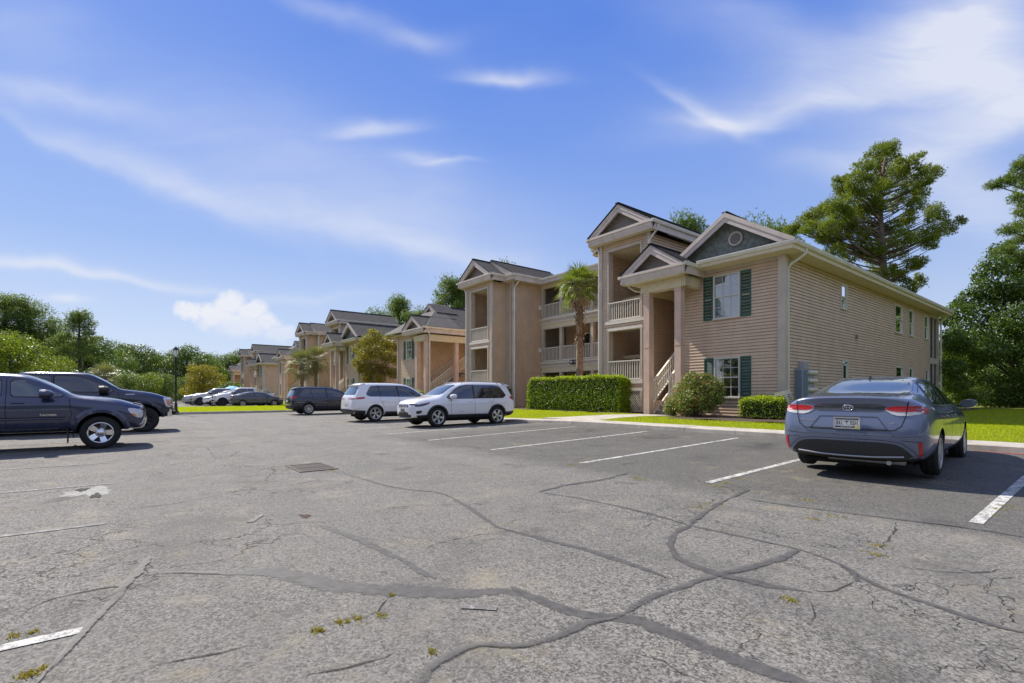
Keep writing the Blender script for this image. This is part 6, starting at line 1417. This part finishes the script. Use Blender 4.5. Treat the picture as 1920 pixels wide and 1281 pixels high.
crape(*at(706, 43.5), .42, 'multi stemmed tree with yellow green crown between the first two buildings')
# palms
def fan(mb, o, d, L, rnd, mi=0, droop=.35, n=15):
    """a fan-shaped leaf of separate pointed segments on a stalk"""
    d = Vector(d).normalized(); side = d.cross(Vector((0, 0, 1))); side = side.normalized() if side.length > .05 else Vector((1, 0, 0)); up = side.cross(d).normalized()
    st = o+d*L*.42; mb.tube([o, o+d*L*.2, st], [.014, .012, .008], n=4, mi=mi, cap=False); 
    for i in range(n):
        a = (i/(n-1)-.5)*2.5+rnd.uniform(-.05, .05); v = (d*math.cos(a)+side*math.sin(a)).normalized(); ll = L*.6*(1-.25*abs(a)/1.25)*rnd.uniform(.88, 1.08); q = v.cross(up).normalized()*.026
        p1 = st+v*ll*.55+up*(-.02*ll); p2 = st+v*ll+Vector((0, 0, -droop*ll*rnd.uniform(.5, 1.3)))
        mb.face([st-q*.3, p1-q, p1+q, st+q*.3], mi); mb.face([p1-q, p2, p1+q], mi)
def palm(x, y, z, h, r, label, seed=1, nf=42, mats=('frond', 'deadfrond'), shag=.45, lean=0):
    t = empty('palm_tree', (x, y, z), 0, label=label, cat='palm tree'); rnd = random.Random(seed)
    tr = MB(); n = 26; pts = []; rad = []
    for i in range(n+1): f = i/n; pts.append((lean*f*f, .03*math.sin(f*5), f*h)); rad.append((.19-.03*f+.012*math.sin(i*2.3))*(1.0))
    tr.tube(pts, rad, n=12); tk = tr.obj('trunk', M['palmbark'], t)
    bt = MB()   # old leaf bases on the upper trunk
    for i in range(int(520*shag)):
        f = 1-shag*rnd.random()**1.2; a = rnd.uniform(0, 2*PI); p = Vector((lean*f*f+.15*math.cos(a), .15*math.sin(a), f*h)); o = Vector((math.cos(a), math.sin(a), 0)); L = rnd.uniform(.18, .5); q = p+o*L*.55+Vector((0, 0, L*rnd.choice((.8, .6, -.5, -.8)))); s = Vector((-math.sin(a), math.cos(a), 0))*.055
        bt.face([p-s, p+s, q+s*.5, q-s*.5]); 
    tag(bt.obj('leaf_bases', M['bases'], t), kind='stuff')
    for i in range(nf):
        el_ = R(-38+118*(i/nf)**.85)+rnd.uniform(-.1, .1); a = i*2.39996+rnd.uniform(-.2, .2); d = (math.cos(a)*math.cos(el_), math.sin(a)*math.cos(el_), math.sin(el_)); mb = MB(); fan(mb, Vector((lean, 0, h)), d, r*rnd.uniform(.85, 1.12), rnd, 0, .5 if el_ < .3 else .22); mb.obj('frond', M[mats[0]], t)
    dm = MB()
    for i in range(8): a = rnd.uniform(0, 6.28); fan(dm, Vector((lean, 0, h-.1)), (math.cos(a)*.5, math.sin(a)*.5, -.85), r*.8, rnd, 0, .3, 9)
    dm.obj('dead_fronds', M[mats[1]], t); return t
x_, y_ = at(1087, 26.0); palm(x_, y_, .42, 6.5, 1.5, 'cabbage palm with shaggy upper trunk behind the long hedge', 2)
x_, y_ = at(566, 51); palm(x_, y_, .35, 3.9, 2.3, 'bushy palm with pale fronds in front of the second building', 4, 46, ('frond_pale', 'deadfrond'), .3)
x_, y_ = at(592, 52.5); palm(x_, y_, .35, 4.5, 2.1, 'second bushy palm against the second building, right of the pale one', 5, 40, ('frond_pale', 'deadfrond'), .3)
x_, y_ = at(196, 50); palm(x_, y_, 0, 3.0, 1.9, 'low palm beyond the navy pickup truck', 7, 36, ('frond_pale', 'deadfrond'), .3)
x_, y_ = at(140, 66); palm(x_, y_, 0, 3.6, 1.9, 'small palm half hidden by the trees left of the low palm', 8, 30, ('frond', 'deadfrond'), .3)
# trees behind the buildings
for px, Y, k, s, lb in [(715,74,'pine2',.84,'round topped pine left of the pair behind the middle of the row'),(748,78,'pine',.96,'tallest pine showing above the roofs in the middle of the row'),(782,74,'pine2',.85,'pine right of the pair behind the middle of the row'),
                        (846,64,'pine',.94,'pine between the middle trees and the left stair tower'),(876,66,'pine2',.98,'pine close behind the left stair tower of the near building'),
                        (940,72,'pine',1.16,'pine whose tip just shows over the left gable roof'),(985,74,'pine2',1.12,'pine tip behind the roof left of the palm tree'),(1285,58,'pine',1.27,'pine top just visible over the stair tower roof'),(1425,56,'pine2',1.26,'pine top behind the roof left of the tall pine'),(1455,60,'pine',1.24,'second pine top beside the tall pine behind the roof'),(1500,56,'pine2',1.0,'lower pine at the left foot of the tall pine')]:
    tree(k, *at(px, Y), s, lb, name='pine_tree')
# trees along the left and far side
def far(px, Y, k, s, lb, w=None, name=None): tree(k, *at(px, Y), s, lb, name=name or ('pine_tree' if 'pine' in k else 'tree'), z=-.1, wsc=w)
far(-70, 62, 'oak', 1.0, 'large dark tree half outside the left edge of the photo'); far(10, 66, 'pine2', .9, 'spreading pine at the upper left, highest of the left trees', 1.05)
far(55, 68, 'pine2', .86, 'second spreading pine at the upper left, over the yellow green tree', 1.0); far(95, 72, 'oak2', .98, 'wide green tree left of the lone flat topped pine'); far(150, 66, 'pine', .72, 'lone flat topped pine standing out against the sky on the left', .75)
far(20, 44, 'light', .93, 'yellow green tree behind the pickup trucks', .85); far(-50, 40, 'light', .95, 'yellow green tree cut off by the left edge', .95); far(85, 48, 'light', .72, 'small yellow green tree with a few white blooms behind the trucks', .7)
far(160, 74, 'oak', .86, 'dark tree below the lone flat topped pine'); far(195, 82, 'oak2', .83, 'rounded green tree right of the lone pine'); far(238, 96, 'oak', .95, 'rounded dark tree left of the street lamp', 1.1); far(275, 104, 'oak2', .95, 'round crowned tree left of the street lamp in the far line', 1.1)
far(312, 112, 'oak', .85, 'low far tree just left of the lamp head'); far(350, 104, 'oak', .95, 'dark rounded tree just right of the lamp head', 1.0); far(385, 112, 'oak2', .96, 'green tree behind the orange leaved tree'); far(425, 120, 'oak2', 1.02, 'far green tree beside the farthest building', 1.1); far(455, 124, 'oak', 1.0, 'far dark tree behind the farthest building')
far(380, 68, 'orange', .80, 'orange and yellow leaved tree beside the farthest building'); far(275, 64, 'light', .58, 'small bright green tree in the middle of the far line', .62); far(308, 70, 'light2', .74, 'small green tree just left of the lamp post'); far(240, 60, 'light2', .66, 'small green tree right of the low palm', .75); far(345, 80, 'light2', .72, 'low green tree behind the lamp post')
far(215, 70, 'bushy_dark', 1.1, 'dark undergrowth beyond the navy pickup truck', 1.2, 'shrub'); far(300, 92, 'bushy_dark', .95, 'dark undergrowth left of the lamp post', 1.6, 'shrub'); far(365, 96, 'bushy_dark', .9, 'dark undergrowth behind the far black suv', 1.6, 'shrub'); far(100, 58, 'bushy_dark', 1.0, 'dark undergrowth behind the truck roofs', 1.4, 'shrub'); far(420, 90, 'bushy', .9, 'bushes at the foot of the farthest building', 1.3, 'shrub'); far(10, 55, 'bushy', 1.0, 'bushes at the far left behind the trucks', 1.5, 'shrub')
# the woods go on around the lot, out of view
rnd = random.Random(77)
for i in range(17):
    u = -62+i*6.2+rnd.uniform(-1, 1); v = -27-rnd.uniform(0, 7); p = W3(u, v); tree(rnd.choice(('oak', 'oak2', 'pine', 'oak')), p.x, p.y, rnd.uniform(.8, 1.1), 'tree in the wood on the opposite side of the lot', name='tree', group='trees opposite the buildings')
for i in range(9):
    u = 33+rnd.uniform(0, 6); v = -18+i*7+rnd.uniform(-1, 1); p = W3(u, v); tree(rnd.choice(('oak', 'oak2', 'pine2')), p.x, p.y, rnd.uniform(.8, 1.1), 'tree in the wood beyond the end of the lot', name='tree', group='trees past the end of the lot')
for i, (u, v, k, s) in enumerate([(8, 44, 'oak2', .95), (14, 40, 'oak', .9), (3, 47, 'oak', .85), (-2, 52, 'pine', .85), (19, 34, 'oak2', .9)]): p = W3(u, v); tree(k, p.x, p.y, s, 'tree deeper in the wood behind the oak on the right', name='tree', group='trees behind the right oak')
for x, y, s in EXTRA: tree('bushy_dark', x, y, s, 'dark bush deep in the wood behind the oak on the right', cat='shrub', name='shrub', group='bushes deep in the right wood', wsc=1.25)
# hedges and shrubs, trimmed to boxes
def hedge(name, u0, u1, v0, v1, z0, h, n, leaf, m, label, seed, rough=.05, cat='hedge'):
    r = np.random.default_rng(seed); c = ((u0+u1)/2, (v0+v1)/2); t = empty(name, W3(*c, z0), ANG, label=label, cat=cat); a, b = (u1-u0)/2, (v1-v0)/2
    A = np.array([2*a*h, 2*b*h, 2*a*h, 2*b*h, 4*a*b*1.3]); f = r.choice(5, n, p=A/A.sum()); s, q = r.uniform(-1, 1, n), r.uniform(-1, 1, n); P_ = np.zeros((n, 3)); N_ = np.zeros((n, 3))
    dd = np.abs(r.normal(size=n))*.07
    for k, (ax, sg) in enumerate(((1, -1), (0, 1), (1, 1), (0, -1))):
        i = f == k
        if ax == 1: P_[i] = np.stack([s[i]*a, sg*(b-dd[i]), (q[i]+1)/2*h], 1); N_[i] = (0, sg, .3)
        else: P_[i] = np.stack([sg*(a-dd[i]), s[i]*b, (q[i]+1)/2*h], 1); N_[i] = (sg, 0, .3)
    i = f == 4; P_[i] = np.stack([s[i]*a, q[i]*b, h-dd[i]], 1); N_[i] = (0, 0, 1)
    # soften the corners, wobble the faces, thin out near the ground
    P_ += .03*np.sin(P_[:, [1, 2, 0]]*3.1+seed)+.012*np.sin(P_[:, [2, 0, 1]]*17.3+P_[:, [1, 2, 0]]*13); ex = np.maximum(0, np.abs(P_[:, 0])/a-.9)*a; P_[:, 2] -= ex*.9*(P_[:, 2] > h*.6)
    ey = np.maximum(0, np.abs(P_[:, 1])/b-.75)*b; P_[:, 2] -= ey*.5*(P_[:, 2] > h*.8); P_ += r.normal(size=(n, 3))*rough*.6; sh = r.uniform(size=n) < .02; P_[sh, 2] += (P_[sh, 2] > h*.8)*r.uniform(.02, .13, sh.sum()); N_ = N_+r.normal(size=(n, 3))*.65
    k = P_[:, 2] > .02+.08*r.uniform(size=n); me = quads('foliage', P_[k], N_[k], leaf, M[m], 1.5, seed)
    if m == 'hedge':   # sunlight put into the leaf colour, on top and towards the sun
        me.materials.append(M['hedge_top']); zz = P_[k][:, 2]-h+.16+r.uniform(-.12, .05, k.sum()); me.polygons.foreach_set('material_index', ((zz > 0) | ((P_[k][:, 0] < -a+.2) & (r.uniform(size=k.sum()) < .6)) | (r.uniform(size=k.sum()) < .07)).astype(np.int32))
    o = link('foliage', me, t)
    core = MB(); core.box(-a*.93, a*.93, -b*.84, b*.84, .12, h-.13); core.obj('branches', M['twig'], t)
    sp = MB(); rn = random.Random(seed)
    for i in range(int(a*10)): x = rn.uniform(-a, a)*.95; sp.tube([(x, rn.uniform(-b, b)*.6, -.05), (x+rn.uniform(-.1, .1), rn.uniform(-b, b)*.8, .35)], .012, n=4)
    sp.obj('stems', M['darkbark'], t); return t
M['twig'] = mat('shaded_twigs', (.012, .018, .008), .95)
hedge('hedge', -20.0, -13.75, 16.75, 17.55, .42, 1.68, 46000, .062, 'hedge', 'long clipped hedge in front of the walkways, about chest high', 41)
hedge('hedge', -26.2, -24.0, 18.0, 18.8, .40, 1.25, 9000, .07, 'leaf_mid', 'short dark clipped hedge at the foot of the left stair tower', 42)
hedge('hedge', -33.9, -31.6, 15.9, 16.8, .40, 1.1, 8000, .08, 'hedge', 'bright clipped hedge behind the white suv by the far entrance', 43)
hedge('hedge', -23.9, -22.4, 20.0, 20.9, .40, 1.2, 5000, .07, 'leaf_dark', 'dark shrub in the corner beside the lower walkway', 47)
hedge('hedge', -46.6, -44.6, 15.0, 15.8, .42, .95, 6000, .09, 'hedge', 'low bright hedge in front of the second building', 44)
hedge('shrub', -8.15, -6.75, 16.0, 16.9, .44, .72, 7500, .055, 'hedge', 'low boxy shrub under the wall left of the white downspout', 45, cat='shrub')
hedge('shrub', -24.3, -23.2, 17.0, 17.5, .40, .32, 2600, .07, 'leaf_yel', 'low spreading plant at the left end of the long hedge', 46, .08, cat='shrub')
def bush(u, v, z, bl, n, leaf, m, label, seed):
    t = empty('shrub', W3(u, v, z), ANG, label=label, cat='shrub'); P_, N_ = blob_points(bl, n, seed, .35); k = P_[:, 2] > .05; link('foliage', quads('foliage', P_[k], N_[k], leaf, M[m], 1.9, seed), t); mb = MB(); rn = random.Random(seed)
    for b in bl:
        for j in range(3): mb.tube([(rn.uniform(-.25, .25), rn.uniform(-.2, .2), -.05), (b[0]*.5, b[1]*.5, b[2]*.5), (b[0]+rn.uniform(-.2, .2), b[1], b[2]+.1)], [.018, .013, .005], n=4)
    mb.obj('stems', M['bark'], t); return t
bush(-9.95, 16.25, .44, [(-.75,0,.45,.42,.36),(-.35,.05,.95,.48,.42),(.15,0,1.25,.5,.36),(.65,.05,1.05,.46,.38),(.85,0,.75,.36,.34),(.3,-.15,.75,.55,.45),(-.1,-.2,.5,.5,.4),(.6,-.1,.5,.4,.35),(-.9,-.05,.25,.3,.25),(-.1,0,1.45,.28,.22),(.45,.1,1.4,.26,.2)], 15000, .075, 'red_tip', 'loose rounded shrub with reddish tips beside the entrance stairs', 51)
# grass blades on the lawns near the kerb
def grass(name, regs, n, L, label, seed, zf):
    r = np.random.default_rng(seed); A = np.array([(b-a)*(d-c) for a, b, c, d in regs]); A = A/A.sum(); Ps = []
    for (a, b, c, d), w in zip(regs, A): k = int(n*w); Ps.append(np.stack([r.uniform(a, b, k), r.uniform(c, d, k)], 1))
    Q = np.concatenate(Ps)
    keep = np.ones(len(Q), bool); px_, pv = Q[:, 0], Q[:, 1]
    cv = np.interp(pv, [13.5, 14.1, 14.7, 15.3, 15.9, 16.5], [-13.7, -13.3, -12.75, -12.2, -11.75, -11.6]); wd_ = np.interp(pv, [13.5, 14.1, 14.7, 15.3, 15.9, 16.5], [1.5, 1.15, .95, .85, .8, .85]); keep &= ~((np.abs(px_-cv) < wd_+.02) & (pv < 16.6))
    Q = Q[keep]; z = np.array([zf(a, b) for a, b in Q]); B = np.stack([Q[:, 0], Q[:, 1], z], 1); D = r.normal(size=(len(Q), 3))*np.array([.5, .5, .1])+np.array([0, 0, 1])
    o = link(name, blades(name, B, D, L, .011, M['blade'], seed)); o.rotation_euler = (0, 0, ANG); return tag(o, label, 'grass', kind='stuff')
grass('grass', [(-12.3, -10.2, 13.57, 15.3), (-10.2, -5.2, 13.57, 14.95), (-24, -12.3, 13.57, 16.6), (-5.2, 2.5, 13.57, 19)], 150000, .05, 'short bright green grass of the lawns along the kerb', 61, lambda u, v: lawn_z(u, v)-.012)
grass('grass', [(-52, -24, 13.57, 16.5), (-5.2, 10, 19, 38)], 90000, .07, 'short green grass farther off on the lawns', 62, lambda u, v: lawn_z(u, v)-.012)
grass('grass', [(-51.8, -37.2, 1.8, 12.7)], 60000, .08, 'bright grass on the island inside the kerb', 63, lambda u, v: .14)
# weeds in the cracks
def weeds(name, px, seed, label, n=26, s=.035):
    r = np.random.default_rng(seed); Bs = []; Ds = []
    for (x, y, sp) in px:
        u, v = from_px(x, y); k = n; q = r.normal(size=(k, 2))*sp; Bs.append(np.stack([u+q[:, 0], v+q[:, 1]*.6, np.full(k, gz(u, v)+.001)], 1)); Ds.append(r.normal(size=(k, 3))*np.array([.8, .8, .2])+np.array([0, 0, .7]))
    o = link(name, blades(name, np.concatenate(Bs), np.concatenate(Ds), s, .007, M['weed'], seed)); o.rotation_euler = (0, 0, ANG); return tag(o, label, 'weeds', kind='stuff')
weeds('weeds', [(590,1185,.02),(602,1183,.015),(636,1168,.02),(652,1166,.012),(672,1163,.03),(715,1155,.025),(735,1117,.015),(810,1223,.018),(45,1268,.02),(60,1264,.015),(80,1256,.02),(26,1193,.02),(60,1187,.018)], 71, 'yellow weeds growing from cracks in the near asphalt', 40, .022)
weeds('weeds', [(548,874,.12),(628,884,.12),(1325,945,.1),(1310,952,.08),(1515,938,.05),(1560,968,.08),(1530,975,.05),(1360,906,.05),(1385,898,.06),(1345,912,.08),(1870,955,.05),(1855,965,.05),(1880,948,.05),(1190,896,.06),(1090,868,.08),(1070,872,.06),(1650,1025,.05),(1640,1040,.05),(1480,1125,.03),(1200,900,.05)], 72, 'thin yellow weeds along the painted lines and drain', 60, .022)
# ---------------------------------------------------------------- street furniture and equipment
def lamp_post(u, v, z, h, label):
    t = empty('street_lamp', W3(u, v, z), 0, label=label, cat='street lamp'); p = MB(); p.lathe([(.16, 0), (.16, .06), (.1, .12), (.085, .5), (.07, .55), (.055, .6), (.045, h-.75), (.06, h-.72), (.06, h-.68), (.03, h-.62)], 12); p.obj('pole', M['black'], t)
    g_ = MB(); g_.lathe([(.07, h-.6), (.15, h-.2), (.15, h-.18)], 8, smooth=False); g_.obj('lantern_glass', M['lens'], t)
    c = MB(); c.lathe([(.2, h-.19), (.19, h-.16), (.09, h-.05), (.05, h), (.012, h+.03), (.012, h+.09), (.001, h+.1)], 8, smooth=False); c.lathe([(.03, h-.62), (.085, h-.61), (.07, h-.58)], 8)
    for k in range(4): a = PI/4+k*PI/2; c.tube([(.07*math.cos(a), .07*math.sin(a), h-.6), (.155*math.cos(a), .155*math.sin(a), h-.18)], .009, n=4)
    c.obj('lantern_frame', M['black'], t)
lamp_post(-36.75, 2.45, .14, 4.05, 'black street lamp with glass lantern on the corner of the grass island')
# electricity meters on the side wall
t = empty('electric_meter_bank', W3(-7.40, 18.3, 0), ANG, label='grey electric meter bank with rows of round glass meters on the side wall', cat='electric meters')
def pb(name, u0, u1, v0, v1, z0, z1, m, par): b = MB(); b.box(u0, u1, v0, v1, z0, z1); return b.obj(name, m, par)
c1 = pb('cabinet', .0, .26, .15, .62, .95, 2.16, M['grey_metal'], t); pb('cabinet_front', .26, .265, .18, .60, .98, 2.12, M['panel_blue'], c1); pb('cabinet_side', .02, .24, .145, .15, .98, 2.12, M['panel_blue'], c1)
c2 = pb('cabinet', .0, .2, .62, 1.35, .9, 2.14, M['grey_metal'], t); pb('cabinet', .0, .2, .5, .85, 2.18, 2.42, M['grey_metal'], t); pb('conduit', .02, .1, .3, .38, .45, .95, M['grey_metal'], t)
M['meterglass'] = mat('meter_glass', (.7, .66, .5), .15, coat=.8)
def meter(v, z):
    b = MB(); b.lathe([(.085, .2), (.085, .25), (.075, .33), (.055, .35), (.001, .355)], 14, axis='X', c=(0, v, z)); m = b.obj('meter', M['meterglass'], c2); r_ = MB(); r_.lathe([(.088, .2), (.098, .2), (.098, .235), (.088, .235)], 14, axis='X', c=(0, v, z)); r_.obj('meter_ring', M['grey_metal'], m)
for z in (1.1, 1.42, 1.74, 2.03):
    for v in (.78, 1.02, 1.24): meter(v, z)
# slanting louvred utility pedestal
t = empty('utility_pedestal', W3(-6.72, 16.5, .44), ANG, label='leaning cream louvred utility box in front of the meters, behind the blue grey sedan', cat='utility box')
Ms = Matrix.Rotation(R(-14), 4, 'Y') @ Matrix.Rotation(R(6), 4, 'X'); b = MB(); M['cream'] = mat('cream_metal', (.62, .58, .46), .5, var=.08)
b.box(-.17, .17, -.2, .2, -.1, .95, M=Ms); bo = b.obj('case', M['cream'], t); lv = MB()
for k in range(9): lv.box(-.12, .12, -.212, -.2, .35+k*.055, .37+k*.055, M=Ms); lv.box(.17, .18, -.14, .14, .35+k*.055, .37+k*.055, M=Ms)
lv.obj('louvres', M['dark'], t, kind='stuff')
# blue patio umbrella and goods in the far part of the lot
t = empty('umbrella', Vector((-35.3, 62, 0)), 0, label='light blue umbrella opened behind the white pickup truck', cat='umbrella'); b = MB(); b.lathe([(.001, 2.35), (.4, 2.28), (.9, 2.05), (1.35, 1.75), (1.35, 1.72), (.001, 2.27)], 8, smooth=False); b.obj('canopy', mat('sky_blue_cloth', (.12, .45, .65), .7), t); b = MB(); b.tube([(0, 0, 0), (0, 0, 2.4)], .025, n=6); b.obj('pole', M['grey_metal'], t)
for i, (u, v, z, s) in enumerate([(-58.4, 11.3, 1.36, .42), (-59.0, 11.8, 1.36, .36), (-58.5, 12.1, 1.36, .5)]):
    p = W3(u, v, z+gz(u, v)); t = empty('crate', p, ANG+.2*i, label=['pale crate in the bed of the white pickup truck, nearest the cab', 'small crate in the middle of the white pickup truck bed', 'tall pale crate at the tail of the white pickup truck'][i], cat='crate'); b = MB(); b.box(-s/2, s/2, -s/2, s/2, 0, s*.9); bo = b.obj('box', M['cream'], t); b = MB(); b.box(-s/2-.02, s/2+.02, -s/2-.02, s/2+.02, s*.9, s*.96); b.obj('lid', M['white'], t)
# plumbing vent on the roof
